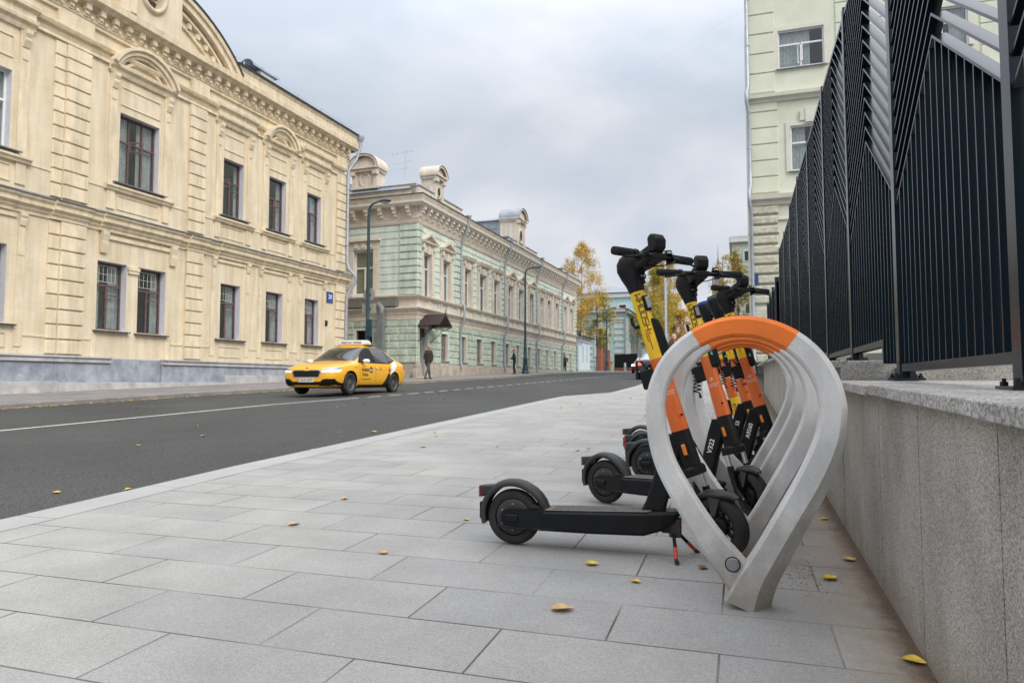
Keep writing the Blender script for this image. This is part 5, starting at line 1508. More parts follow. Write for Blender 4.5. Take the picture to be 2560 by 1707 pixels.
# ---------------- scooters ----------------
SO = Vector((.822, 0, .40)); SU = Vector((-.2843, 0, .9587)); SF = Vector((.9587, 0, .2843))
STROKES = {'W':[[(0,1),(0,0),(.5,.42),(1,0),(1,1)]],'H':[[(0,0),(0,1)],[(1,0),(1,1)],[(0,.5),(1,.5)]],'O':[[(0,0),(0,1),(1,1),(1,0),(0,0)]],'S':[[(1,1),(0,1),(0,.5),(1,.5),(1,0),(0,0)]]}
def stem_pt(t_, lat, r, ry, off=0.0):
    """a point on the stem surface; lat = arc distance from the side line (facing -y) towards the front"""
    an = lat/r
    return SO + SU*t_ + SF*(math.sin(an)*(r+off)) + Vector((0,-math.cos(an)*(ry+off),0))
def sr(t_):   # stem half widths along the tube
    return .0385-.0055*min(1,max(0,(t_-.16)/.66))
def scooter(label, x, y, ang, steer, code, yellow_base=False, bars=True, ring=None, brace_lab=None, coil=0, stand=True, whole=True, hang=True):
    T = thing('electric_scooter', label, 'scooter', (x,y,gz(y)), ang, 'rental scooters parked at the racks')
    # pitch to the slope is negligible
    def P(m, **k): return MB(m)
    # rear wheel
    mb = MB([M_rubber])
    prof = [(.088,-.024),(.105,-.030),(.120,-.026),(.128,-.014),(.1305,0),(.128,.014),(.120,.026),(.105,.030),(.088,.024)]
    mb.lathe(prof,(0,0,.1305),'y',36)
    for s in (-1,1):
        for k in range(36):
            an = 2*PI*k/36; 
            mb.box(-.001,.001,-.001,.001,-.001,.001) if False else None
    wh = mb.build('rear_wheel', T)
    mb = MB([M_dusty, M_steel]); mb.lathe([(0,-.026),(.03,-.028),(.075,-.026),(.088,-.020),(.088,.020),(.075,.026),(0,.026)],(0,0,.1305),'y',28)
    mb.lathe([(0,-.050),(.012,-.050),(.014,-.03),(.014,.05),(0,.052)],(0,0,.1305),'y',10,1)
    for k in range(6):
        an = PI/6+PI/3*k; mb.lathe([(0,-.029),(.005,-.029),(.005,-.026)],(.06*math.cos(an),0,.1305+.06*math.sin(an)),'y',6,1)
    mb.build('hub_motor', wh)
    # deck
    mb = MB([M_black_m])
    rings = []
    for (xx, w, zt, zb_) in ((-.045,.012,.150,.120),(-.03,.052,.163,.098),(.03,.060,.170,.092),(.14,.078,.176,.088),(.16,.083,.177,.086),(.40,.086,.186,.088),(.62,.084,.195,.094),(.70,.070,.199,.118),(.745,.050,.200,.150),(.775,.020,.200,.186)):
        e_ = min(.012, w*.4)
        rings.append([(xx,-w,zb_+e_),(xx,-w+e_*.6,zb_),(xx,w-e_*.6,zb_),(xx,w,zb_+e_),(xx,w,zt-e_),(xx,w-e_,zt),(xx,-w+e_,zt),(xx,-w,zt-e_)])
    # rear is a fork of two arms, so the solid deck begins in front of the wheel
    mb.loft(rings[4:], 0, False)
    for s in (-1,1):
        rr = []
        for (xx, zt, zb_) in ((-.050,.150,.112),(-.035,.166,.096),(.02,.172,.090),(.165,.177,.086)):
            y0_, y1_ = s*.040, s*(.052 if xx < .1 else .080)
            rr.append([(xx,y0_,zb_),(xx,y1_,zb_),(xx,y1_,zt),(xx,y0_,zt)])
        mb.loft(rr, 0, False)
    mb.box(.135,.165,-.07,.07,.09,.176)
    dk = mb.build('deck', T, bevel=.003, bseg=2)
    mb = MB([M_mat_top, mat('patterned_strip',(0.05,0.05,0.05),.7,col2=(0.26,0.20,0.14),vscale=90), M_whiteink])
    def dz(xx): return .177+(xx-.16)*.0395+.0025
    mb.add([(.19,-.055,dz(.19)),(.62,-.055,dz(.62)),(.62,.055,dz(.62)),(.19,.055,dz(.19))],[(0,1,2,3)])
    for (ya, yb) in ((-.075,-.056),(.056,.075)): mb.add([(.17,ya,dz(.17)),(.64,ya,dz(.64)),(.64,yb,dz(.64)),(.17,yb,dz(.17))],[(0,1,2,3)],1)
    for xx in (.175,.63): mb.add([(xx-.01,-.056,dz(xx)),(xx+.02,-.056,dz(xx+.02)),(xx+.02,.056,dz(xx+.02)),(xx-.01,.056,dz(xx))],[(0,1,2,3)],1)
    mb.build('grip_mat', dk, fix=False)
    # axle cover on the near side with nut and cable
    mb = MB([M_black, M_steel]); mb.lathe([(0,-.058),(.006,-.058),(.007,-.052)],(0,0,.1305),'y',6,1,False)
    mb.cbox(-.03,.035,-.060,-.052,.113,.148,.004) if steer < -.62 else None
    mb.tube([(-.075,-.05,.092),(-.03,-.056,.09),(.03,-.058,.086),(.09,-.06,.088),(.16,-.084,.093),(.22,-.086,.098)],.0045,6)
    mb.build('motor_cable', T)
    # rear fender
    mb = MB([M_dusty]); rings = []
    for k in range(17):
        an = R(196)-R(180)*k/16 if k < 16 else R(14)
        ro = .157+.006*math.sin(an)+(.012 if k > 12 else 0)*(k-12)/4
        w = .036+.006*math.sin(max(0,an)); cx_ = 0
        c_, s_ = math.cos(an), math.sin(an)
        sec = [(-w,ro-.022),(-w,ro-.006),(-w*.75,ro+.006),(0,ro+.011),(w*.75,ro+.006),(w,ro-.006),(w,ro-.022),(w*.92,ro-.022),(w*.9,ro-.009),(0,ro+.005),(-w*.9,ro-.009),(-w*.92,ro-.022)]
        rings.append([(r_*c_, yy_, .135+r_*s_) for yy_, r_ in sec])
    mb.loft(rings,0,True)
    # side skirt of the fender in front
    for s in (-1,1):
        mb.add([(.150,s*.035,.178),(.105,s*.036,.20),(.085,s*.036,.178)]+[(.150,s*.040,.178),(.105,s*.041,.20),(.085,s*.041,.178)],[(0,1,2),(3,5,4),(0,3,4,1),(1,4,5,2)])
    fd = mb.build('rear_fender', T)
    mb = MB([M_black]); mb.box(-.168,-.150,-.028,.028,.115,.195); mb.build('mud_flap', fd, bevel=.006)
    mb = MB([M_dusty]); mb.add([(-.165,-.028,.215),(-.165,.028,.215),(-.165,.028,.270),(-.165,-.028,.270),(-.10,-.03,.235),(-.10,.03,.235),(-.085,.03,.278),(-.085,-.03,.278)],[(0,1,2,3),(4,7,6,5),(0,4,5,1),(1,5,6,2),(2,6,7,3),(3,7,4,0)])
    lt = mb.build('tail_light', T, bevel=.008)
    mb = MB([M_red]); mb.cbox(-.024,.024,-.008,0,-.026,.026,.003); rl = mb.build('red_lens', lt); rl.location = (-.166,0,.243); rl.rotation_euler = (0,0,R(-90))
    # side reflector of the deck (near side)
    if whole and code != '':
        mb = MB([M_black, M_red if steer < -.6 and False else M_dusty]); mb.cbox(-.035,.035,-.062,-.052,.118,.146,.006); mb.build('axle_cover', T)
    # brace rising from the deck to the head
    mb = MB([M_black_m]); rings = []
    for (xx, zz, hw, hy) in ((.655,.196,.052,.028),(.672,.24,.047,.026),(.70,.34,.043,.024),(.735,.46,.046,.026),(.757,.535,.042,.03)):
        rings.append([(xx-hw,-hy*.7,zz),(xx-hw*.8,-hy,zz),(xx+hw*.8,-hy,zz),(xx+hw,-hy*.7,zz),(xx+hw,hy*.7,zz),(xx+hw*.8,hy,zz),(xx-hw*.8,hy,zz),(xx-hw,hy*.7,zz)])
    mb.loft(rings,0,False)
    br = mb.build('head_brace', T, bevel=.004)
    if code:
        vs, fs = text_mesh(code, .038, .0008)
        mb = MB([M_whiteink]); th = math.atan2(.22,.06)
        mb.add([((.712+xx*math.cos(th)-yy_*math.sin(th)), -.0272, .390+xx*math.sin(th)+yy_*math.cos(th)) for xx, yy_ in vs], fs)
        mb.build('number_lettering', br, fix=False)
    # head sleeve
    def tube_rings(t0, t1, n, r0, ry0, r1, ry1, seg=20):
        out = []
        for k in range(n+1):
            f = k/n; tt = t0+(t1-t0)*f; r_ = r0+(r1-r0)*f; ry_ = ry0+(ry1-ry0)*f
            out.append([tuple(SO+SU*tt+SF*(r_*math.cos(2*PI*q/seg))+Vector((0,ry_*math.sin(2*PI*q/seg),0))) for q in range(seg)])
        return out
    base_m = M_yellow if yellow_base else M_black_m
    mb = MB([base_m]); mb.loft(tube_rings(-.005,.163,4,.045,.040,.0405,.036),0,True); sl = mb.build('head_sleeve', T)
    mb = MB([M_black, M_amber])
    for s in (-1,1):
        M_ = Matrix.Translation(SO+SU*.075+SF*(-.004)+Vector((0,s*-.041,0))) @ Matrix.Rotation(R(-16.5),4,'Y')
        mb.M = M_
        if s == 1: mb.cbox(-.011,.011,-.003,.006,-.034,.034,.002,0); mb.cbox(-.0085,.0085,-.008,-.001,-.024,.024,.003,1)
        else: mb.cbox(-.011,.011,-.004,.006,-.034,.034,.002,0)
    mb.build('side_reflector', sl)
    mb.M = None
    # stem: orange lower and yellow upper shells
    mb = MB([M_orange]); mb.loft(tube_rings(.160,.285,3,.0405,.0375,.0395,.0365),0,True); mb.loft(tube_rings(.283,.494,5,.0375,.0345,.0365,.0335),0,True)
    lw = mb.build('lower_stem', T)
    mb = MB([M_black]); mb.lathe([(0,.008),(.005,.008),(.006,0)],(0,0,0),'y',8); q = SO+SU*.225+SF*.030+Vector((0,-.034,0))
    mb.v = [(a+q.x,-b+q.y,c+q.z) for a,b,c in mb.v]; mb.build('screw', lw)
    mb = MB([M_yellow]); mb.loft(tube_rings(.492,.822,8,.0362,.0332,.0330,.0305),0,True); us = mb.build('upper_stem', T)
    # lettering: reads downwards along the stem on the near side
    mb = MB([M_ink])
    t_ = .796; H_ = .0255; Wd = .0215; gp_ = .0078; sw = .0020
    for chh in 'WHOOSH':
        for st in STROKES[chh]:
            # corner joined polyline drawn as thin bars
            for (a, b) in zip(st, st[1:]):
                # letter x -> down the stem, letter y -> lat towards +SF (top of the letters points to the front)
                p0 = (t_-a[0]*Wd, (a[1]-.5)*H_+.002); p1 = (t_-b[0]*Wd, (b[1]-.5)*H_+.002)
                dx_, dy_ = p1[0]-p0[0], p1[1]-p0[1]; l_ = math.hypot(dx_,dy_); ux, uy = dx_/l_, dy_/l_
                p0 = (p0[0]-ux*sw, p0[1]-uy*sw); p1 = (p1[0]+ux*sw, p1[1]+uy*sw)
                n_ = 4; vs = []
                for k in range(n_+1):
                    f = k/n_; cx_, cy_ = p0[0]+(p1[0]-p0[0])*f, p0[1]+(p1[1]-p0[1])*f
                    for sg_ in (-1,1):
                        vs.append(stem_pt(cx_-uy*sw*sg_, cy_+ux*sw*sg_, .0345, .0318, .0012))
                mb.add(vs, [(2*k,2*k+1,2*k+3,2*k+2) for k in range(n_)])
        t_ -= Wd+gp_
    mb.build('lettering', us, fix=False)
    mb = MB([M_redink])
    for (lat, t0, t1) in ((-.013,.620,.575),(-.004,.622,.535),(.005,.624,.605)):
        for (a, b) in ((t0, t1),):
            vs = []
            for k in range(3):
                tt = a+(b-a)*k/2
                vs += [stem_pt(tt,lat-.002,.036,.033,.0012), stem_pt(tt,lat+.002,.036,.033,.0012)]
            mb.add(vs,[(0,1,3,2),(2,3,5,4)])
    mb.build('stripe_lettering', us, fix=False)
    # small emblem and words on the orange part
    mb = MB([M_whiteink])
    for r_, a0, a1 in ((.0085,-200,70),(.0045,-60,200)):
        vs = []; n_ = 12
        for k in range(n_+1):
            an = R(a0+(a1-a0)*k/n_)
            for q in (r_-.0011, r_+.0011): vs.append(stem_pt(.365+q*math.sin(an), .004+q*math.cos(an), .038, .035, .001))
        mb.add(vs,[(2*k,2*k+1,2*k+3,2*k+2) for k in range(n_)])
    for wd, tt in (('Московский', .338), ('Транспорт', .327)):
        vs, fs = text_mesh(wd, .0105)
        mb.add([stem_pt(tt+b, a+.004, .038, .035, .001) for a, b in vs], fs)
    mb.build('emblem', lw, fix=False)
    # gooseneck
    mb = MB([M_black]); rings = []
    def ell(cx_, cz_, ax, a_, b_, tilt):
        # ellipse in plane whose in-plane axis runs at angle tilt in x-z; b_ along y
        return [(cx_+a_*math.cos(2*PI*q/20)*math.cos(tilt), b_*math.sin(2*PI*q/20), cz_+a_*math.cos(2*PI*q/20)*math.sin(tilt)) for q in range(20)]
    for (cx_, cz_, a_, b_, tl) in ((.592,1.178,.0355,.033,16),(.583,1.210,.041,.036,14),(.572,1.245,.053,.039,10),(.568,1.280,.068,.042,6),(.574,1.312,.076,.044,4),(.572,1.340,.062,.042,6),(.565,1.354,.035,.026,6)):
        rings.append(ell(cx_,cz_,0,a_,b_,R(tl)))
    if bars: mb.loft(rings,0,True)
    else:
        rings = []
        for (tt, r_) in ((.815,.034),(.84,.040),(.89,.046),(.94,.049),(.985,.048),(.995,.042)):
            q = SO+SU*tt; rings.append([tuple(q+SF*(r_*math.cos(2*PI*k/20))+Vector((0,r_*math.sin(2*PI*k/20),0))) for k in range(20)])
        mb.loft(rings,0,True)
    gn = mb.build('gooseneck', T)
    if ring:
        mb = MB([ring]); q = []
        for (tt, r_) in ((.972,.0490),(.978,.0497),(.984,.0490)):
            c_ = SO+SU*tt; q.append([tuple(c_+SF*(r_*math.cos(2*PI*k/20))+Vector((0,r_*math.sin(2*PI*k/20),0))) for k in range(20)])
        mb.loft(q,0,True); mb.build('coloured_ring', gn)
    # clamp latch at the neck
    mb = MB([M_black, M_steel]); q = SO+SU*.872+SF*.040
    mb.M = Matrix.Translation(q) @ Matrix.Rotation(R(-16.5),4,'Y')
    mb.lathe([(.012,-.016),(.017,-.010),(.017,.010),(.012,.016)],(0.006,-.012,0),'y',12); mb.lathe([(.003,-.0165),(.005,-.0165),(.005,-.014)],(0.006,-.013,0),'y',12,1)
    mb.box(.0,.012,-.02,.0,-.035,.02); mb.build('clamp', T); mb.M = None
    # steering group
    ax_o = Vector((.60, 0, 1.30))
    Mst = Matrix.Translation(ax_o) @ Matrix.Rotation(steer, 4, 'Z') @ Matrix.Translation(-ax_o)
    if bars:
        mb = MB([M_black]); mb.M = Mst
        # forward arm: flattened beam from the neck to the bar
        rings = []
        for (xx, zz, hz, hy) in ((.545,1.312,.032,.036),(.60,1.306,.036,.040),(.65,1.312,.028,.043),(.70,1.322,.020,.046),(.735,1.326,.014,.044)):
            rings.append([(xx,-hy,zz-hz*.5),(xx,-hy*.75,zz-hz),(xx,hy*.75,zz-hz),(xx,hy,zz-hz*.5),(xx,hy,zz+hz*.5),(xx,hy*.75,zz+hz),(xx,-hy*.75,zz+hz),(xx,-hy,zz+hz*.5)])
        mb.loft(rings,0,False)
        hb_arm = mb.build('display_arm', T, bevel=.004)
        mb = MB([M_black]); mb.M = Mst
        bx, bz = .695, 1.330
        mb.tube([(bx,-.125,bz),(bx,.125,bz)],.0135,12); mb.tube([(bx,-.245,bz-.002),(bx,-.12,bz)],.0105,10); mb.tube([(bx,.12,bz),(bx,.245,bz-.002)],.0105,10)
        hb = mb.build('handlebar', T)
        for s in (-1,1):
            mb = MB([mat('ribbed_rubber_grip',(0.015,0.017,0.018),.75,bump=.8,bscale=400), M_steel]); mb.M = Mst
            pr = [(.015,0),(.0185,.004),(.0185,.100),(.0165,.104)] 
            mb.lathe([(r_, s*(.135+h_)) for r_, h_ in pr],(bx,0,bz),'y',20)
            for k in range(30): mb.lathe([(.0183,s*(.141+k*.0031)),(.0194,s*(.1417+k*.0031)),(.0194,s*(.1429+k*.0031)),(.0183,s*(.1436+k*.0031))],(bx,0,bz),'y',20)
            mb.lathe([(.0185,s*.239),(.0185,s*.245),(.013,s*.248),(.0125,s*.2455),(.008,s*.2455),(.0075,s*.248),(0,s*.248)],(bx,0,bz),'y',20)
            g_ = mb.build('grip', hb)
            # brake lever and clamp
            mb = MB([M_black_m, M_steel]); mb.M = Mst
            mb.lathe([(.018,s*.104),(.021,s*.110),(.021,s*.126),(.017,s*.132)],(bx,0,bz),'y',14)
            mb.tube([(bx+.012,s*.112,bz-.004),(bx+.036,s*.108,bz-.010),(bx+.046,s*.122,bz-.014)],[.010,.009,.0075],8)
            mb.tube([(bx+.044,s*.105,bz-.014),(bx+.052,s*.14,bz-.018),(bx+.052,s*.18,bz-.026),(bx+.042,s*.215,bz-.030),(bx+.041,s*.222,bz-.029)],[.006,.0055,.005,.005,.0065],8)
            mb.box(bx-.01,bx+.02,s*.090,s*.106,bz-.028,bz-.012)
            mb.build('brake_lever', hb)
            mb = MB([M_black]); mb.M = Mst
            mb.tube([(bx+.035,s*.105,bz-.012),(bx+.055,s*.07,bz-.03),(bx+.03,s*.03,bz-.045),(bx-.03,s*.018,bz-.04)],.003,5)
            mb.build('brake_cable', hb)
        mb = MB([M_black, M_chrome]); mb.M = Mst
        mb.lathe([(0,0),(.017,.0),(.020,.008),(.018,.022),(0,.024)],(bx,.092,bz+.012),'z',14); mb.lathe([(.02,.006),(.0212,.010),(.02,.014)],(bx,.092,bz+.012),'z',14,1)
        mb.build('bell', hb)
        # phone holder: a sloping arm and an upright cradle
        mb = MB([M_black]); mb.M = Mst
        mb.add([(.585,-.016,1.345),(.585,.016,1.345),(.70,.016,1.392),(.70,-.016,1.392),(.585,-.018,1.325),(.585,.018,1.325),(.70,.018,1.345),(.70,-.018,1.345)],[(0,1,2,3),(4,7,6,5),(0,4,5,1),(1,5,6,2),(2,6,7,3),(3,7,4,0)])
        mb.build('holder_arm', T, bevel=.003)
        mb = MB([M_black, M_black_m]); mb.M = Mst
        rr = []
        for (yy_, k) in ((-.034,.80),(-.026,1.0),(.026,1.0),(.034,.80)):
            pts_ = [(.690,1.342),(.720,1.338),(.742,1.362),(.744,1.400),(.728,1.424),(.700,1.430),(.682,1.414)]
            cx_, cz_ = .713, 1.385
            rr.append([(cx_+(a-cx_)*k, yy_, cz_+(b-cz_)*k) for a, b in pts_])
        mb.loft(rr,0,False); mb.build('phone_cradle', T, bevel=.004)
    # side lamp pod on the stem front
    mb = MB([M_black, M_lens])
    q = SO+SU*.748+SF*.026+Vector((0,-.018,0))
    mb.M = Matrix.Translation(q) @ Matrix.Rotation(R(-16.5),4,'Y') @ Matrix.Rotation(R(38),4,'Z')
    mb.cbox(-.013,.016,-.014,.008,-.036,.036,.006); mb.cbox(-.006,.012,-.019,-.013,-.026,.026,.003,1)
    mb.M = None; mb.build('side_reflector', us)
    # slim black module box at the front of the stem
    mb = MB([M_black_m, M_mintink]); rings = []
    for (tt, d0, d1, hy) in ((.675,.025,.036,.020),(.665,.025,.052,.026),(.630,.025,.060,.028),(.56,.025,.062,.028),(.44,.025,.062,.028),(.425,.025,.05,.025)):
        c_ = SO+SU*tt; rings.append([tuple(c_+SF*d0+Vector((0,-hy,0))),tuple(c_+SF*d1+Vector((0,-hy*.7,0))),tuple(c_+SF*d1+Vector((0,hy*.7,0))),tuple(c_+SF*d0+Vector((0,hy,0)))])
    mb.loft(rings,0,False)
    bxo = mb.build('module_box', T, bevel=.003)
    vs, fs = text_mesh('W', .02, .0008); mb = MB([M_mintink])
    mb.add([tuple(SO+SU*(.50-a)+SF*(.045+b)+Vector((0,-.0265,0))) for a, b in vs], fs); mb.build('letter', bxo, fix=False)
    # hook at the back of the stem
    mb = MB([M_black]); c_ = SO+SU*.66
    mb.tube([c_-SF*.030, c_-SF*.052-SU*.004, c_-SF*.062+SU*.014, c_-SF*.060+SU*.044],[.010,.009,.008,.0075],8); mb.build('bag_hook', T)
    # lock with coiled cable behind the stem
    mb = MB([M_black_m]); c_ = SO+SU*.425-SF*.065
    mb.M = Matrix.Translation(c_) @ Matrix.Rotation(R(-16.5),4,'Y'); mb.box(-.034,.034,-.016,.016,-.052,.036); mb.M = None
    lk = mb.build('lock_box', T, bevel=.008)
    mb = MB([M_black]); mb.M = None
    pth = [c_+SU*.03+Vector((.01,0,0)), c_+SU*.075-SF*.01, c_+SU*.085-SF*.028, c_+SU*.05-SF*.040, c_+SU*.0-SF*.042]
    mb.tube(pth,.0065,7)
    mb.tube([SO+SU*.47-SF*.035, c_+SU*.05+SF*.01],.010,7)
    hel = []
    hc = c_+SU*.02-SF*.035+Vector((0,.03,0))
    for k in range(12*6):
        an = 2*PI*k/12; hel.append(hc+Vector((.020*math.cos(an), .020*math.sin(an)+.01, -.0017*k)))
    if hang: mb.tube(hel,.0035,6); mb.tube([hel[-1], hel[-1]+Vector((.01,0,-.03))],[.0035,.008],6)
    if coil:
        hel = []
        for k in range(14*10):
            an = 2*PI*k/14; f = k/140
            hel.append(SO+SU*(.52-.24*f)-SF*(-.05-.0*f)+Vector((.024*math.cos(an), -.055+.024*math.sin(an), .012*math.sin(an*.5))))
        mb.tube(hel,.0042,6)
    mb.build('coiled_cable', lk)
    # fork crown, tubes, fender and front wheel: turned with the bars
    fo = SO.copy()
    Mf = Matrix.Translation(fo) @ Matrix.Rotation(steer, 4, SU) @ Matrix.Translation(-fo)
    mb = MB([M_black_m]); mb.M = Mf
    c0 = SO-SU*.004
    def st(t_, f_, y_): return tuple(SO+SU*t_+SF*f_+Vector((0,y_,0)))
    rings = []
    for (tt, a_, b_) in ((.000,.030,.048),(-.012,.034,.062),(-.045,.032,.064)):
        rings.append([st(tt,-a_,-b_*.8),st(tt,-a_*.6,-b_),st(tt,a_*.6,-b_),st(tt,a_,-b_*.8),st(tt,a_,b_*.8),st(tt,a_*.6,b_),st(tt,-a_*.6,b_),st(tt,-a_,b_*.8)])
    mb.loft(rings,0,False)
    for s in (-1,1): mb.box(0,0,0,0,0,0) if False else None
    mb.build('fork_crown', T, bevel=.004)
    for s in (-1,1):
        mb = MB([M_chrome]); mb.M = Mf; mb.tube([st(-.04,0,s*.047), st(-.135,0,s*.047)],.0125,14)
        mb.build('fork_tube', T)
        mb = MB([M_black_m, M_steel]); mb.M = Mf
        mb.tube([st(-.105,0,s*.047), st(-.15,0,s*.048), st(-.215,.006,s*.050), st(-.262,.036,s*.052), st(-.278,.052,s*.050)],[.017,.018,.017,.015,.017],10)
        mb.lathe([(0,s*.060),(.008,s*.060),(.010,s*.052)],st(-.278,.052,0),'y',8,1)
        mb.build('fork_leg', T)
    wc = SO-SU*.272+SF*.060
    wcz = wc.z
    mb = MB([M_rubber]); mb.M = Mf
    prof = [(.082,-.022),(.102,-.030),(.120,-.028),(.131,-.016),(.1345,-.004),(.1330,-.003),(.1330,.003),(.1345,.004),(.131,.016),(.120,.028),(.102,.030),(.082,.022)]
    mb.lathe(prof, tuple(wc), 'y', 40)
    fw_ = mb.build('front_wheel', T)
    mb = MB([M_black_m, M_steel]); mb.M = Mf
    mb.lathe([(.080,-.020),(.080,.020),(.073,.018),(.070,0),(.073,-.018),(.080,-.020)], tuple(wc),'y',36)
    mb.lathe([(0,-.020),(.036,-.020),(.042,-.010),(.042,.010),(.036,.020),(0,.020)], tuple(wc),'y',24)
    for k in range(10):
        an = 2*PI*k/10; c_, s_ = math.cos(an), math.sin(an)
        mb.add([tuple(wc+Vector((.038*c_-q*.006*s_, y_, .038*s_+q*.006*c_))) for q, y_ in ((-1,-.008),(1,-.008),(1,.008),(-1,.008))]+[tuple(wc+Vector((.075*c_-q*.005*s_, y_, .075*s_+q*.005*c_))) for q, y_ in ((-1,-.008),(1,-.008),(1,.008),(-1,.008))],
               [(0,1,5,4),(1,2,6,5),(2,3,7,6),(3,0,4,7)],0)
    mb.build('rim', fw_)
    mb = MB([M_dusty]); mb.M = Mf; rings = []
    for k in range(13):
        an = R(166)-R(112)*k/12; ro = .153; w = .036 if k < 9 else .036-(k-8)*.006
        c_, s_ = math.cos(an), math.sin(an)
        sec = [(-w,ro-.022),(-w*.95,ro-.004),(0,ro+.006),(w*.95,ro-.004),(w,ro-.022),(w*.9,ro-.022),(0,ro),(-w*.9,ro-.022)]
        rings.append([(wc.x+r_*c_+(.01 if k > 9 else 0), yy_, wc.z+r_*s_+(.006*(k-9) if k > 9 else 0)) for yy_, r_ in sec])
    mb.loft(rings,0,True)
    for s in (-1,1): mb.add([(wc.x-.03,s*.037,wc.z+.13),(wc.x+.03,s*.037,wc.z+.13),(wc.x+.008,s*.050,wc.z+.055),(wc.x-.01,s*.050,wc.z+.055),(wc.x-.03,s*.032,wc.z+.13),(wc.x+.03,s*.032,wc.z+.13),(wc.x+.008,s*.045,wc.z+.055),(wc.x-.01,s*.045,wc.z+.055)],[(0,1,2,3),(4,7,6,5),(0,4,5,1),(1,5,6,2),(2,6,7,3),(3,7,4,0)])
    mb.build('front_fender', T)
    # stand with two red-banded legs
    if stand:
        mb = MB([mat('rusty_bracket',(0.012,0.011,0.010),.7,col2=(0.06,0.032,0.02),vscale=30)]); mb.box(.725,.775,-.032,.032,.085,.165); mb.box(.69,.74,-.02,.02,.10,.18); ks = mb.build('stand_bracket', T, bevel=.006)
        for (p, q_) in (((.745,-.03,.10),(.765,-.135,.006)),((.755,.03,.10),(.835,.085,.006))):
            p = Vector(p); q_ = Vector(q_); a = p.lerp(q_,.5); b = p.lerp(q_,.9)
            mb = MB([M_black_m, M_red, M_rubber]); mb.tube([p,a],.0078,8); mb.tube([a,b],.0080,8,1); mb.tube([b,q_,q_+Vector((.004,-.012,.001))],[.0082,.009,.010],8,2)
            mb.build('stand_leg', T)
    return T
cut_list = dict()
scooter('nearest yellow and orange rental scooter, its whole black deck in view', -1.034, 3.20, 0.0, R(-37), '', stand=True, hang=False)
scooter('second scooter from the camera, marked V322 on its black brace', -.79, 4.27, R(-25), R(-36), 'V322')
scooter('third scooter, marked A9560, with its handlebar nearest the black fence', -.635, 5.10, R(-13), R(-33), 'A9560')
scooter('scooter with a green ring round its black neck, behind the third scooter', -.72, 5.64, R(-10), R(5), '55', bars=False, ring=mat('green_ring',(0.01,0.20,0.13),.4), coil=1)
scooter('farthest scooter, with a blue-ringed black neck and a yellow head sleeve over its fork', -.82, 6.17, R(-10), R(5), '31', yellow_base=True, bars=False, ring=mat('blue_ring',(0.02,0.05,0.55),.4))
# ---------------- cars ----------------
M_taxi = mat('taxi_yellow_paint',(0.82,0.41,0.012),.32,coat=.7)
M_carglass = mat('car_window_glass',(0.02,0.024,0.022),.05,spec=.9,coat=.3)
M_wheel = mat('dull_steel_rim',(0.10,0.10,0.10),.5,.5)
M_lamp = mat('headlamp_glass',(0.45,0.48,0.52),.12,.5)
M_drl = mat('lit_running_light',(0.9,0.9,0.9),.3,emit=((0.85,0.9,1.0),2.2))
M_tail_lit = mat('lit_tail_lamp',(0.6,0.03,0.02),.3,emit=((1.0,0.10,0.05),2.0))
def ray_patch(bvh, poly, axis, off, m, name, parent, sub=3, side=1, tri=None):
    """lays a flat outline on the car body. axis 'y': poly in (x,z) seen from the side; 'x': poly in (y,z) seen from an end"""
    bm = bmesh.new()
    if tri: 
        vv = [bm.verts.new((a,b,0)) for a,b in tri[0]]
        for f in tri[1]:
            try: bm.faces.new([vv[i] for i in f])
            except ValueError: pass
    else:
        vv = [bm.verts.new((a,b,0)) for a,b in poly]; bm.faces.new(vv)
        bmesh.ops.triangulate(bm, faces=bm.faces[:])
        for _ in range(sub): bmesh.ops.subdivide_edges(bm, edges=bm.edges[:], cuts=1, use_grid_fill=True)
    bmesh.ops.triangulate(bm, faces=bm.faces[:])
    ok = {}
    for v in bm.verts:
        if axis == 'y': o_, d_ = Vector((v.co.x, side*3, v.co.y)), Vector((0,-side,0))
        else: o_, d_ = Vector((side*5, v.co.x, v.co.y)), Vector((-side,0,0))
        h = bvh.ray_cast(o_, d_)
        if h[0] is None: ok[v] = None
        else: ok[v] = h[0]-d_*off*1.0 + (h[1] if h[1].dot(d_) < 0 else -h[1])*off*.3
    for v, p in ok.items():
        if p is None: continue
        v.co = p
    bmesh.ops.delete(bm, geom=[v for v, p in ok.items() if p is None], context='VERTS')
    me = bpy.data.meshes.new(name); bm.to_mesh(me); bm.free(); me.materials.append(m)
    for p in me.polygons: p.use_smooth = True
    o = bpy.data.objects.new(name, me); COL.objects.link(o); o.parent = parent
    return o
SED = [ # x, zb, belt, top, sill half, mid half, belt half, roof half
 (2.29,.36,.58,.64,.42,.46,.42,.30),(2.265,.22,.68,.755,.66,.72,.66,.50),(2.16,.19,.755,.82,.80,.845,.775,.60),(1.95,.18,.81,.885,.855,.895,.83,.66),
 (1.5,.175,.865,.95,.88,.912,.865,.70),(1.15,.175,.895,.995,.885,.915,.87,.71),(.98,.175,.91,1.03,.885,.915,.87,.70),(.64,.175,.925,1.25,.885,.915,.87,.64),(.32,.175,.935,1.43,.885,.915,.87,.60),
 (.04,.175,.94,1.505,.885,.915,.87,.585),(-.35,.175,.95,1.54,.885,.915,.87,.575),(-.8,.175,.955,1.52,.885,.915,.87,.57),(-1.15,.175,.965,1.46,.885,.915,.865,.565),(-1.52,.18,.975,1.34,.88,.912,.855,.57),
 (-1.85,.19,.985,1.18,.865,.90,.835,.60),(-2.05,.20,.985,1.09,.85,.885,.81,.64),(-2.18,.24,.94,1.05,.82,.86,.78,.62),(-2.25,.32,.85,.94,.74,.80,.72,.55),(-2.27,.42,.75,.81,.60,.64,.60,.45)]
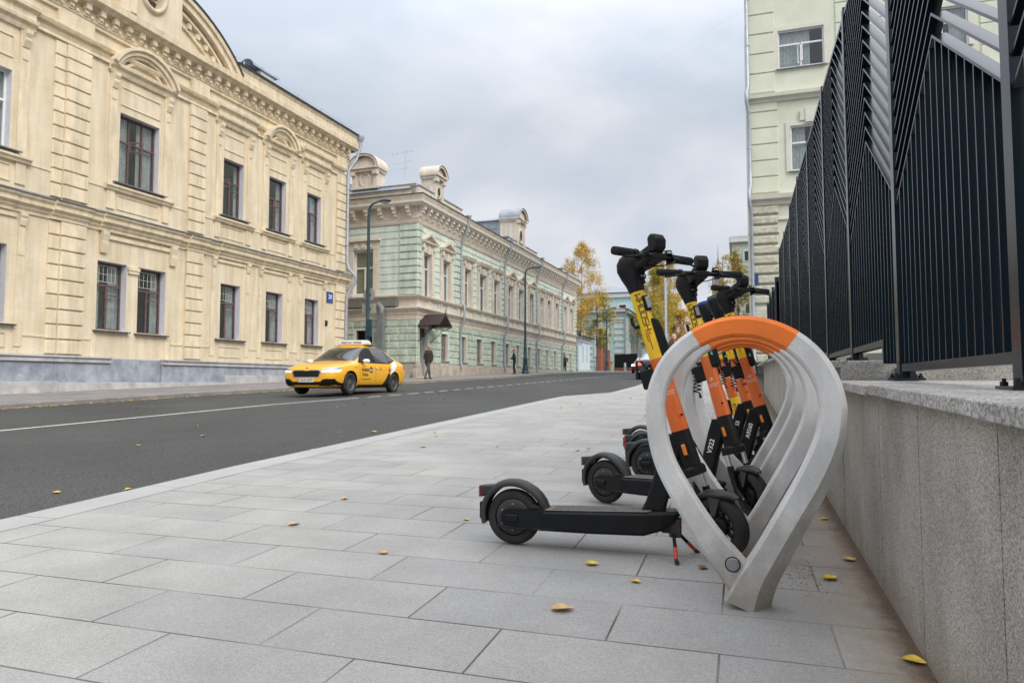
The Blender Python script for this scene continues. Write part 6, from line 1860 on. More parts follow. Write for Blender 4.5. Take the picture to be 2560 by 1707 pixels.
def make_car(label, x, y, z, ang, paint, S=SED, wb=(1.345,-1.345), glass=M_carglass, k=(1,1,1)):
    T = thing('parked_car' if 'parked' in label else 'car', label, 'car', (x,y,z), ang)
    mb = MB([paint, M_black]); rings = []
    for (xx, zb_, be, tp, ws, wm, wb_, wr) in S:
        half = [(0,zb_),(ws*.8,zb_),(ws,zb_+.10),(wm,(zb_+be)*.5+.04),(wm*.985,be-.10),(wb_,be),(wr+(wb_-wr)*.10 if tp-be > .15 else wr+(wb_-wr)*.5,tp-.055 if tp-be > .15 else (be+tp)/2),(wr*.85,tp-.012),(0,tp)]
        half = [(a*k[1], b*k[2]) for a, b in half]
        ring = [(xx*k[0],a,b) for a,b in half]+[(xx*k[0],-a,b) for a,b in half[-2:0:-1]]
        rings.append(ring)
    mb.loft(rings,0,True)
    o = mb.build('body', T)
    bmw = bmesh.new(); bmw.from_mesh(o.data); bmesh.ops.remove_doubles(bmw, verts=bmw.verts, dist=1e-4); bmesh.ops.recalc_face_normals(bmw, faces=bmw.faces); bmw.to_mesh(o.data); bmw.free()
    md = o.modifiers.new('s','SUBSURF'); md.levels = 2; md.render_levels = 2
    dg = bpy.context.evaluated_depsgraph_get(); me = bpy.data.meshes.new_from_object(o.evaluated_get(dg))
    # wheel arches
    me2 = me.copy(); o.modifiers.clear(); o.data = me
    cb = MB([M_black])
    for wx_ in wb:
        for s in (-1,1): cb.prism([(wx_*k[0]+.375*math.cos(2*PI*q/36), .33+.375*math.sin(2*PI*q/36)) for q in range(36)], lambda a_,b_,t_: (a_, t_, b_), s*.62, s*1.2)
    c = cb.build('cut', T)
    md = o.modifiers.new('b','BOOLEAN'); md.object = c; md.operation = 'DIFFERENCE'; md.solver = 'EXACT'
    dg = bpy.context.evaluated_depsgraph_get(); me3 = bpy.data.meshes.new_from_object(o.evaluated_get(dg))
    o.modifiers.clear(); o.data = me3; bpy.data.objects.remove(c)
    for p in me3.polygons:
        p.use_smooth = True
    # arch insides are black
    if len(me3.materials) < 2: me3.materials.append(M_black)
    for p in me3.polygons:
        cpt = p.center
        for wx_ in wb:
            r_ = math.hypot(cpt.x-wx_*k[0], cpt.z-.33)
            if (abs(p.normal.y) < .15 and r_ < .385 and .6 < abs(cpt.y) < .92 and cpt.z > .15) or (r_ < .37 and abs(abs(cpt.y)-.62) < .01):
                p.material_index = 1; p.use_smooth = False
    bm = bmesh.new(); bm.from_mesh(me2); bvh = BVHTree.FromBMesh(bm); bm.free()
    for wx_ in wb:
        for s in (-1,1):
            mb = MB([M_rubber]); Y_ = s*.80
            mb.lathe([(.21,Y_-.095*s),(.28,Y_-.10*s),(.315,Y_-.08*s),(.325,Y_-.05*s),(.325,Y_+.05*s),(.315,Y_+.085*s),(.285,Y_+.10*s),(.215,Y_+.095*s),(.205,Y_+.06*s)],(wx_*k[0],0,.325),'y',36)
            w = mb.build('wheel', T)
            mb = MB([M_wheel, M_black])
            mb.lathe([(.212,Y_+.090*s),(.19,Y_+.082*s),(.175,Y_+.05*s),(.14,Y_+.045*s),(.09,Y_+.06*s),(.05,Y_+.062*s),(.035,Y_+.075*s),(0,Y_+.075*s)],(wx_*k[0],0,.325),'y',28)
            for q in range(10):
                an = 2*PI*q/10; mb.lathe([(0,Y_+.0535*s),(.018,Y_+.0535*s)],(wx_*k[0]+.158*math.cos(an),0,.325+.158*math.sin(an)),'y',8,1)
            mb.build('rim', w)
    return T, bvh, o
# --- the taxi ---
T, bvh, body = make_car('yellow taxi with a white roof sign driving on the far lane', -11.83, 19.5, .50, R(-90.5), M_taxi)
T.name = 'taxi'; T['category'] = 'taxi'
ws = [(.72,-.60),(.70,.60)]
WS = [(-.75,1.01),(.75,1.01),(.60,1.42),(.50,1.455),(-.50,1.455),(-.60,1.42)]
ray_patch(bvh, WS, 'x', .008, M_carglass, 'windscreen', T, 5, 1)
M_interior = mat('dark_interior',(0.008,0.008,0.008),.8)
for s in (1,-1):
    A_ = [(.80,.975),(.70,1.05),(.30,1.345),(.08,1.425),(-.02,1.435),(-.05,.975)]
    B_ = [(-.13,.98),(-.11,1.44),(-.45,1.45),(-.80,1.43),(-.98,1.375),(-1.02,1.02),(-.94,.985)]
    C_ = [(-1.06,1.03),(-1.03,1.355),(-1.20,1.28),(-1.46,1.12),(-1.44,1.085)]
    ray_patch(bvh, [(.86,.955),(.74,1.055),(.32,1.365),(.08,1.45),(-.45,1.475),(-.82,1.455),(-1.04,1.39),(-1.24,1.29),(-1.53,1.105),(-1.48,1.06),(-1.0,.96)], 'y', .006, M_black, 'window_seal', T, 5, s)
    ray_patch(bvh, A_, 'y', .011, M_interior if s == 1 else M_carglass, 'front_side_window', T, 5, s)
    ray_patch(bvh, B_, 'y', .011, M_carglass, 'rear_side_window', T, 5, s)
    ray_patch(bvh, C_, 'y', .011, M_carglass, 'quarter_window', T, 5, s)
    # door gaps
    gap = mat('panel_gap',(0.05,0.025,0.005),.8)
    for ln_ in ([(.84,.93),(.86,.7),(.84,.28)],[(-.09,.93),(-.10,.7),(-.08,.26)],[(-1.02,.93),(-1.04,.75),(-.92,.5),(-.86,.30)]):
        for (p, q) in zip(ln_, ln_[1:]):
            ray_patch(bvh, [(p[0]-.005,p[1]),(p[0]+.005,p[1]),(q[0]+.005,q[1]),(q[0]-.005,q[1])], 'y', .002, gap, 'door_gap', T, 2, s)
    ray_patch(bvh, [(.85,.22),(.85,.285),(-.88,.285),(-.88,.22)], 'y', .003, M_black, 'sill_trim', T, 3, s)
    # mirror
    mb = MB([M_whiteink if False else mat('white_cap',(0.75,0.76,0.78),.35), M_black])
    rr = []
    for (yy_, k_) in ((.90,.6),(.93,.9),(1.02,1.0),(1.08,.85),(1.11,.5)):
        rr.append([(.66+.07*k_*math.cos(2*PI*q/14)+.0, s*yy_, 1.005+.070*k_*math.sin(2*PI*q/14)) for q in range(14)])
    mb.loft(rr,0,True); mb.box(.62,.72,s*.86,s*.93,.945,.985,1); mb.build('mirror', T)
    mb = MB([mat('white_cap',(0,0,0))]); 
    for hx in (-.02-.12, -.95-.06): mb.cbox(hx-.09,hx+.09,-.03,.0,.80,.825,.004)
    mb.v = [(a, s*(.925-b*.6), c) for a,b,c in mb.v]; mb.build('door_handle', T)
    # headlamps
    hl = [(s*.52,.685),(s*.50,.735),(s*.66,.775),(s*.86,.79),(s*.875,.73),(s*.86,.665)]
    ray_patch(bvh, hl, 'x', .006, M_lamp, 'headlight', T, 4, 1)
    ray_patch(bvh, [(s*.52,.655),(s*.52,.685),(s*.875,.695),(s*.87,.662)], 'x', .012, M_drl, 'running_light', T, 3, 1)
    ray_patch(bvh, [(1.98,.765),(2.14,.74),(2.20,.68),(1.86,.72),(1.76,.775)], 'y', .006, M_lamp, 'headlight', T, 3, s)
    ray_patch(bvh, [(1.84,.702),(2.21,.668),(2.20,.692),(1.86,.726)], 'y', .012, M_drl, 'running_light', T, 3, s)
    ray_patch(bvh, [(s*.42,.26),(s*.50,.42),(s*.60,.46),(s*.84,.46),(s*.86,.30),(s*.80,.26)], 'x', .005, M_black, 'bumper_vent', T, 3, 1)
    ray_patch(bvh, [(-1.98,.82),(-2.22,.78),(-2.22,.92),(-2.10,.97)], 'y', .006, M_red, 'tail_light', T, 3, s)
# grille with a bright surround
gr_o = [(-.50,.655),(-.44,.72),(-.15,.72),(0,.70),(.15,.72),(.44,.72),(.50,.655),(.42,.50),(-.42,.50)]
gr_i = [(a*.93,.60+(b-.60)*.84) for a, b in gr_o]
ray_patch(bvh, gr_o, 'x', .006, mat('bright_trim',(0.5,0.52,0.55),.25,.9), 'grille_surround', T, 4, 1)
g_ = ray_patch(bvh, gr_i, 'x', .010, M_black, 'grille', T, 4, 1)
mb = MB([M_dusty])
for q in range(-13,14):
    h = bvh.ray_cast(Vector((5,q*.032,.60)),Vector((-1,0,0)))[0]
    mb.box(h.x+.008,h.x+.018,q*.032-.004,q*.032+.004,.525,.67)
mb.build('grille_bars', g_)
ray_patch(bvh, [(-.82,.285),(-.80,.40),(-.5,.38),(.5,.38),(.80,.40),(.82,.285)], 'x', .008, M_black, 'lower_intake', T, 4, 1)
ray_patch(bvh, [(-.86,.185),(-.86,.215),(.86,.215),(.86,.185)], 'x', .004, M_black, 'front_lip', T, 3, 1)
mb = MB([mat('number_plate',(0.62,0.62,0.62),.6), M_ink]); px_ = bvh.ray_cast(Vector((5,0,.42)),Vector((-1,0,0)))[0].x
mb.box(px_+.005,px_+.02,-.26,.26,.365,.48)
for (tx, sz, yo, zo) in (('С 224 УО', .10, -.06, .42),('799', .06, .185, .432)):
    vs, fs = text_mesh(tx, sz, .001); mb.add([(px_+.0215, yo+a, zo+b) for a, b in vs], fs, 1)
mb.build('number_plate', T, fix=False)
mb = MB([M_steel]); h = bvh.ray_cast(Vector((5,0,.765)),Vector((-1,0,0)))[0]
mb.lathe([(0,.012),(.03,.012),(.038,0)],(0,0,0),'x',12); mb.v = [(a+h.x+.005,b,c+.765) for a,b,c in mb.v]; mb.build('bonnet_badge', T)
# bonnet creases and wipers
for s in (-1,1):
    mb = MB([M_black]); mb.tube([(.98,s*.1,1.02),(.80,s*.55,1.10)],.008,5); mb.build('wiper', T)
# door lettering on the near side (the car's left), reads from front to rear
def side_text(txt, size, x0, z0, m, s=1, off=.004, bold=0.0):
    vs, fs = text_mesh(txt, size, bold)
    sg_ = -1 if s == 1 else 1
    w0 = min(a for a, b in vs)
    ray_patch(bvh, None, 'y', off, m, 'lettering', T, 0, s, tri=([(x0+sg_*(a-w0), z0+b) for a, b in vs], fs))
side_text('Яндекс', .135, .76, .745, M_ink, bold=.003); side_text('Такси', .135, .76, .60, M_ink, bold=.003)
side_text('8 (495) 999-99-99', .075, .76, .455, M_ink); side_text('2.5', .12, -.33, .78, M_ink)
side_text('ЧЧЧ', .07, 1.12, .80, M_ink)
circ = [(.19+.095*math.cos(2*PI*q/20), .745+.095*math.sin(2*PI*q/20)) for q in range(20)]
ray_patch(bvh, circ, 'y', .005, M_ink, 'round_emblem', T, 2, 1); side_text('Go', .115, .27, .745, M_whiteink, off=.008, bold=.003)
M_decal = mat('white_decal',(0.78,0.78,0.80),.5)
ray_patch(bvh, [(-1.42,1.14),(-1.22,.99),(-1.10,.86),(-1.06,.74),(-1.05,.60),(-1.15,.667),(-1.28,.712),(-1.42,.80),(-1.52,.92),(-1.54,1.06)], 'y', .0045, M_decal, 'white_decal', T, 4, 1)
ray_patch(bvh, [(-.55,.23),(-.90,.66),(-1.03,.63),(-.99,.50),(-.965,.36),(-.965,.23)], 'y', .0048, M_ink, 'black_decal', T, 4, 1)
ray_patch(bvh, [(-.98+.055*math.cos(2*PI*q/14), .76+.08*math.sin(2*PI*q/14)) for q in range(14)], 'y', .006, M_red, 'red_decal', T, 2, 1)
# roof sign
mb = MB([mat('white_roof_sign',(0.60,0.58,0.53),.6), M_taxi, M_ink, M_black])
rr = []
for (zz, hx, hy) in ((1.555,.20,.48),(1.58,.22,.52),(1.65,.19,.50),(1.695,.14,.46),(1.71,.09,.41)):
    rr.append([(-.30+a*hx, b*hy, zz) for a, b in ((-1,-.8),(-.8,-1),(.8,-1),(1,-.8),(1,.8),(.8,1),(-.8,1),(-1,.8))])
mb.loft(rr,0,False); mb.box(-.50,-.10,-.42,.42,1.49,1.555,1); mb.box(-.34,-.26,-.55,.55,1.49,1.525,3)
vs, fs = text_mesh('Яндекс Такси', .115, .002)
th = R(20)
mb.add([(-.30+.213-b*math.sin(th)*1.0-.002, a*.95, 1.643+b*math.cos(th)*.9) for a, b in vs], fs, 2)
mb.build('roof_sign', T, fix=False)
# headrests / driver silhouette are inside dark glass

# --- the black and the red car further up ---
SUVK = (1,1.0,1.0)
T2, bv2, b2o = make_car('black saloon with a lit tail lamp, seen from behind beyond the scooters', -4.35, 38.6, gz(36.4)-.10, R(91), mat('black_paint',(0.008,0.009,0.011),.25,coat=.8))
ray_patch(bv2, [(-.62,1.06),(.62,1.06),(.52,1.38),(-.52,1.38)], 'x', .005, M_lamp, 'rear_window', T2, 3, -1)
for s in (-1,1):
    ray_patch(bv2, [(s*.50,.78),(s*.50,.90),(s*.78,.93),(s*.84,.84),(s*.82,.74)], 'x', .006, M_tail_lit, 'tail_light', T2, 3, -1)
    ray_patch(bv2, [(.80,.975),(.30,1.345),(.0,1.43),(-.80,1.42),(-1.42,1.12),(-1.0,.985)], 'y', .006, M_carglass, 'side_window', T2, 4, s)
mb = MB([M_decal]); mb.box(-2.33,-2.25,-.7,.7,.42,.45); mb.build('bumper_trim', T2)
mb = MB([M_decal]); mb.box(-2.32,-2.26,-.26,.26,.60,.72); mb.build('number_plate', T2)
T3, bv3, b3o = make_car('dark red car coming down the far lane, half hidden by the black saloon', -8.2, 63.5, gz(62)-.10, R(-90), mat('dark_red_paint',(0.20,0.012,0.018),.3,coat=.7))
ray_patch(bv3, WS, 'x', .005, M_lamp, 'windscreen', T3, 4, 1)
for s in (-1,1):
    ray_patch(bv3, [(s*.52,.66),(s*.50,.735),(s*.66,.775),(s*.86,.79),(s*.86,.665)], 'x', .006, M_drl, 'headlight', T3, 3, 1)
    ray_patch(bv3, [(.80,.975),(.30,1.345),(.0,1.43),(-.80,1.42),(-1.42,1.12),(-1.0,.985)], 'y', .006, M_carglass, 'side_window', T3, 4, s)
ray_patch(bv3, [(-.5,.45),(-.5,.62),(.5,.62),(.5,.45)], 'x', .005, M_black, 'grille', T3, 3, 1)
ray_patch(bv3, [(-.26,.34),(-.26,.44),(.26,.44),(.26,.34)], 'x', .008, M_decal, 'number_plate', T3, 2, 1)

# ---------------- people ----------------
M_skin = mat('skin',(0.42,0.24,0.17),.6)
def skin_mesh(name, chains, m, parent, vox=.016):
    """one continuous surface grown round chains of (x,y,z,radius)"""
    mb = MB([m])
    for ch in chains:
        pts = [Vector(c[:3]) for c in ch]; rr = [c[3] for c in ch]
        P_, R_ = [], []
        for a, b, ra, rb in zip(pts, pts[1:], rr, rr[1:]):
            k = max(1, int((b-a).length/.04))
            for q in range(k): f = q/k; P_.append(a.lerp(b,f)); R_.append(ra+(rb-ra)*f)
        P_.append(pts[-1]); R_.append(rr[-1])
        if len(P_) > 1: mb.tube(P_, R_, 12)
        for p, r in ((P_[0],R_[0]),(P_[-1],R_[-1])):
            mb.lathe([(r*math.sin(PI*q/8)+1e-4*(q in (0,8)), -r*math.cos(PI*q/8)) for q in range(9)], tuple(p), 'z', 12)
        for p, r in zip(pts[1:-1], rr[1:-1]):
            mb.lathe([(r*.99*math.sin(PI*q/8)+1e-4*(q in (0,8)), -r*.99*math.cos(PI*q/8)) for q in range(9)], tuple(p), 'z', 12)
    o = mb.build(name)
    bmw = bmesh.new(); bmw.from_mesh(o.data); bmesh.ops.remove_doubles(bmw, verts=bmw.verts, dist=2e-4); bmw.to_mesh(o.data); bmw.free()
    md = o.modifiers.new('r','REMESH'); md.mode = 'VOXEL'; md.voxel_size = vox; md.use_smooth_shade = True
    ms = o.modifiers.new('s','SMOOTH'); ms.factor = .5; ms.iterations = 3
    dg = bpy.context.evaluated_depsgraph_get(); me2 = bpy.data.meshes.new_from_object(o.evaluated_get(dg))
    o.modifiers.clear(); o.data = me2; me2.materials.clear(); me2.materials.append(m)
    for p in me2.polygons: p.use_smooth = True; p.material_index = 0
    o.parent = parent
    return o
def hand(p, d, side):
    """five short unequal finger chains rooted in the palm"""
    p = Vector(p[:3]); d = Vector(d).normalized(); lat = Vector((0,0,1)).cross(d)
    if lat.length < .2: lat = Vector((1,0,0))
    lat.normalize(); out = []
    palm = p+d*.05
    for k, L_ in enumerate((.062,.072,.068,.055)):
        a = palm+lat*(.019*(1.5-k)); out.append([(*palm,.022),(*(a+d*.03),.0095),(*(a+d*(.03+L_*.5)),.009),(*(a+d*(.03+L_*.85)-lat*.012),.0085)])
    out.append([(*palm,.022),(*(palm+lat*side*.034+d*.005),.011),(*(palm+lat*side*.050+d*.035),.010)])
    return [[(*p,.026),(*palm,.024)]]+out
def person(label, x, y, z, ang, jacket, trousers, hair, H=1.75, stride=.28, arms='walk', shoes=(0.03,0.03,0.03), lean=.04, hat=None, bulk=1.0, extra=None, longhair=False):
    k = H/1.75
    T = thing('person', label, 'person', (x,y,z), ang); T.scale = (k,k,k)
    lf = stride
    def leg(s, f):
        kx = f*.5+.045
        return [(0,s*.075,.93,.088),(kx*.45,s*.095,.72,.078),(kx,s*.10,.50,.056),(kx*.35+f*.62,s*.10,.30,.050),(f-.02,s*.10,.09,.036)]
    L1, L2_ = leg(1, lf), leg(-1, -lf)
    def arm(s):
        sh = (lean,s*.175,1.43)
        if arms == 'walk': e_ = (-.05*s, s*.235, 1.15); w = (.06+.08*s, s*.25, .92)
        elif arms == 'front': e_ = (.0, s*.245, 1.16); w = (.20, s*.11, 1.10)
        elif arms == 'hips': e_ = (-.03, s*.33, 1.19); w = (.08, s*.19, 1.03)
        elif arms == 'phone': e_ = (.05, s*.24, 1.18); w = (.24, s*.08, 1.34)
        else: e_ = (0,s*.23,1.15); w = (.03,s*.24,.90)
        return [(*sh,.056),(e_[0]+lean,e_[1],e_[2],.043),(w[0]+lean,w[1],w[2],.029)]
    A1, A2 = arm(1), arm(-1)
    def torso(g):
        return [[(0,s*.065,.95,.098+g),(lean*.5,s*.06,1.12,.092*bulk+g),(lean,s*.085,1.33,.095*bulk+g),(lean,s*.10,1.42,.068+g)] for s in (-1,1)]
    head = [[(lean,0,1.42,.06),(lean+.01,0,1.53,.052)],[(lean+.02,0,1.655,.080),(lean+.045,0,1.625,.070),(lean+.06,0,1.59,.048)],[(lean+.005,0,1.69,.082),(lean+.02,0,1.655,.080)],
            [(lean+.095,0,1.655,.016),(lean+.118,0,1.632,.013)],[(lean+.01,.078,1.65,.018),(lean+.0,.084,1.665,.014)],[(lean+.01,-.078,1.65,.018),(lean+.0,-.084,1.665,.014)]]
    chains = torso(-.012)+[L1, L2_, A1, A2]+head
    for A, s in ((A1,1),(A2,-1)):
        d = Vector(A[2][:3])-Vector(A[1][:3]); chains += hand(A[2], d, s)
    skin_mesh('body', chains, M_skin, T, .0125)
    J = lambda c, g: [(a,b,e_,r+g) for a,b,e_,r in c]
    skin_mesh('jacket', [J(c,0) for c in torso(.020*bulk)]+[[(-.0,s*.08,.86,.10+.012*bulk),(0,s*.065,.95,.10+.018*bulk)] for s in (-1,1)]+[J(A1,.020*bulk), J(A2,.020*bulk), [(lean-.01,0,1.45,.078),(lean,0,1.49,.066)]], jacket, T)
    skin_mesh('trousers', [J(L1,.014), J(L2_,.014), [(0,-.06,.92,.105),(0,.06,.92,.105)]], trousers, T)
    sm_ = mat('shoe_%d' % int(shoes[0]*100), shoes, .6)
    for L_, s in ((L1,1),(L2_,-1)):
        skin_mesh('shoe', [[(L_[4][0]-.035,s*.10,.05,.046),(L_[4][0]+.05,s*.103,.043,.043),(L_[4][0]+.15,s*.108,.034,.032)]], sm_, T)
    if hat: skin_mesh('knitted_hat', [[(lean+.008,0,1.700,.092),(lean+.0,0,1.745,.074),(lean-.01,0,1.775,.045)]], hat, T)
    elif hair:
        hc = [[(lean-.012,0,1.675,.086),(lean+.0,0,1.715,.080),(lean+.02,0,1.728,.066)]]
        if longhair: hc.append([(lean-.04,0,1.66,.075),(lean-.07,0,1.55,.075),(lean-.075,0,1.42,.06)])
        skin_mesh('hair', hc, hair, T)
    mb = MB([M_ink])
    for s in (-1,1): mb.lathe([(0,-.004),(.009,0),(0,.004)],(lean+.094,s*.030,1.668),'x',6)
    mb.box(lean+.103,lean+.110,-.02,.02,1.606,1.611); mb.build('face_features', T)
    if extra: extra(T, lean)
    return T
mj = lambda n, c: mat(n, c, .85, var=.25, vscale=10)
M_hair_d = mj('dark_hair',(0.03,0.02,0.015)); M_hair_g = mj('grey_hair',(0.42,0.40,0.38))
person('bald elderly person in a brown jacket walking past the door of the green building', -15.75, 33.8, gz(33.8)+.035, R(70), mj('dark_brown_jacket',(0.035,0.028,0.018)), mj('grey_trousers',(0.08,0.08,0.085)), None, 1.78, .27, 'walk', bulk=1.4)
person('person in a red knitted hat, black jacket and dark jeans beside the second street lamp', -15.5, 48.0, gz(48)+.05, R(200), mj('black_jacket',(0.012,0.012,0.012)), mj('dark_jeans',(0.015,0.018,0.03)), None, 1.75, .04, 'front', hat=mj('red_knit',(0.55,0.02,0.02)), bulk=1.15)
def backpack(T, lean):
    mb = MB([mj('orange_strap',(0.5,0.1,0.03))]); mb.box(lean+.10,lean+.15,-.13,-.09,1.1,1.45); mb.box(lean+.10,lean+.15,.09,.13,1.1,1.45); mb.build('strap', T)
person('person in a dark blue jacket standing before the far end of the green building', -17.4, 71.0, gz(71)+.02, R(-70), mj('navy_jacket',(0.012,0.018,0.04)), mj('black_trousers',(0.010,0.010,0.012)), M_hair_d, 1.76, .07, 'hips', extra=backpack)
person('long-haired person in a pink top and brown skirt-like trousers near the brick pillars', -18.45, 95, gz(95)+.0, R(-60), mj('pink_top',(0.45,0.30,0.28)), mj('brown_trousers',(0.22,0.10,0.07)), mj('auburn_hair',(0.25,0.12,0.06)), 1.72, .06, 'front', longhair=True, shoes=(0.6,0.6,0.6))
person('person all in black between the brick pillar and the third street lamp', -17.55, 95, gz(95)+.0, R(-80), mj('black_jacket',(0,0,0)), mj('black_trousers',(0,0,0)), M_hair_d, 1.70, .05, 'hips')
person('person in a tan suit holding a phone right of the third street lamp', -16.75, 95, gz(95)+.0, R(-75), mj('tan_suit',(0.42,0.27,0.13)), mj('tan_suit',(0,0,0)), M_hair_d, 1.76, .09, 'phone', shoes=(0.5,0.5,0.5))
person('grey-haired person on the near pavement, only the head showing between two scooter stems', -2.10, 24.0, gz(24), R(-75), mj('dark_brown_jacket',(0,0,0)), mj('grey_trousers',(0,0,0)), M_hair_g, 1.74, .12, 'walk')

# ---------------- street lamps and poles ----------------
M_lampp = mat('dark_teal_lamp_paint',(0.012,0.045,0.062),.45,var=.15)
def lamp(label, x, y, z0, ztop, dx, dz, base=True):
    T = thing('street_lamp', label, 'street lamp', (x,y,z0), 0, 'dark teal street lamps along the far kerb')
    h = ztop-z0
    mb = MB([M_lampp])
    mb.lathe([(.30,0),(.30,.12),(.24,.16),(.22,.30),(.24,.34),(.19,.42),(.155,1.0),(.18,1.05),(.18,1.12),(.13,1.2),(.125,1.9),(.10,2.0),(.098,2.6),(.085,2.65),(.075,h*.6),(.065,h)],seg=14)
    for q in range(8): an = 2*PI*q/8; mb.tube([(.185*math.cos(an),.185*math.sin(an),.45),(.15*math.cos(an),.15*math.sin(an),1.0)],.02,4)
    mb.build('pole', T)
    mb = MB([M_lampp]); mb.tube([(0,0,h-.05),(0.01,0,h+.12),(.07,0,h+.28),(.22,0,h+.40),(dx*.72,0,h+dz+.02)],[.065,.06,.055,.045,.035],10); mb.build('arm', T)
    mb = MB([M_lampp, mat('lamp_glass_off',(0.35,0.38,0.36),.2)])
    rr = []
    for (xx, w, a, b) in ((dx*.66,.04,.03,.03),(dx*.74,.12,.05,.06),(dx*.95,.20,.06,.08),(dx*1.15,.19,.06,.08),(dx*1.3,.10,.05,.05),(dx*1.34,.03,.03,.03)):
        rr.append([(xx, w*math.cos(2*PI*q/12), h+dz+(a if math.sin(2*PI*q/12) > 0 else b)*math.sin(2*PI*q/12)) for q in range(12)])
    mb.loft(rr,0,True); rr = [[(dx*1.0+.22*kk*math.cos(2*PI*q/12), .15*kk*math.sin(2*PI*q/12), h+dz-zz) for q in range(12)] for kk, zz in ((1,.05),(.9,.10),(.5,.13))]
    mb.loft(rr,1,True); mb.build('lamp_head', T)
    return T
lamp('tall dark street lamp by the corner of the green building, directly behind the taxi', -16.3, 28.4, gz(28.4)+.04, 8.75, .85, .48)
lamp('middle street lamp in front of the long green facade', -15.2, 49.7, gz(49.7)+.04, 8.95, .9, .48)
lamp('farthest street lamp, standing before the turquoise house', -14.6, 80, gz(80)+.03, 9.0, .9, .48)
mb = MB([mat('olive_grey_sign_back',(0.30,0.30,0.24),.6), M_steel]); mb.lathe([(0,-.01),(.31,-.01),(.31,.01),(0,.01)],(0,.12,4.93),'y',24,0,False); mb.box(-.12,.12,.08,.11,4.9,4.96,1)
o = mb.build('round_sign'); o.location = (-16.3,28.4,0); tag(o, 'round sign seen from its olive grey back on the lamp behind the taxi', 'traffic sign')
mb = MB([mat('olive_grey_sign_back',(0,0,0)), M_steel]); mb.box(-.36,.36,.12,.14,4.05,4.5); mb.box(-.1,.1,.08,.12,4.25,4.31,1); o = mb.build('square_sign'); o.location = (-16.3,28.4,0); tag(o, 'rectangular sign back fixed under the round sign on the lamp', 'traffic sign')
mb = MB([M_lampp]); mb.cbox(-.13,.15,-.17,-.06,2.95,3.75,.02); o = mb.build('pole_box'); o.location = (-16.16,28.4,0); tag(o, 'slim dark cabinet strapped low on the lamp behind the taxi', 'cabinet')
mb = MB([mat('pale_grey_pole',(0.40,0.43,0.48),.5,var=.1)]); mb.lathe([(.10,0),(.10,.3),(.075,.35),(.060,6.5),(0,6.55)],seg=12); o = mb.build('metal_pole'); o.location = (-3.92,40,gz(40)); tag(o, 'thin pale grey metal pole rising behind the scooter handlebars', 'pole')
def wire(p, q, sag, lab):
    p, q = Vector(p), Vector(q); pts = [p.lerp(q,k/20)-Vector((0,0,sag*4*(k/20)*(1-k/20))) for k in range(21)]
    mb = MB([M_pipe]); c = p.copy(); mb.tube([a-c for a in pts],.002,4); o = mb.build('overhead_wire'); o.location = c; tag(o, lab, 'wire')
wire((-17.6,41,14.4),(0.68,38.2,20.8),.3,'thin overhead wire crossing the sky from the green roof to the tall building')

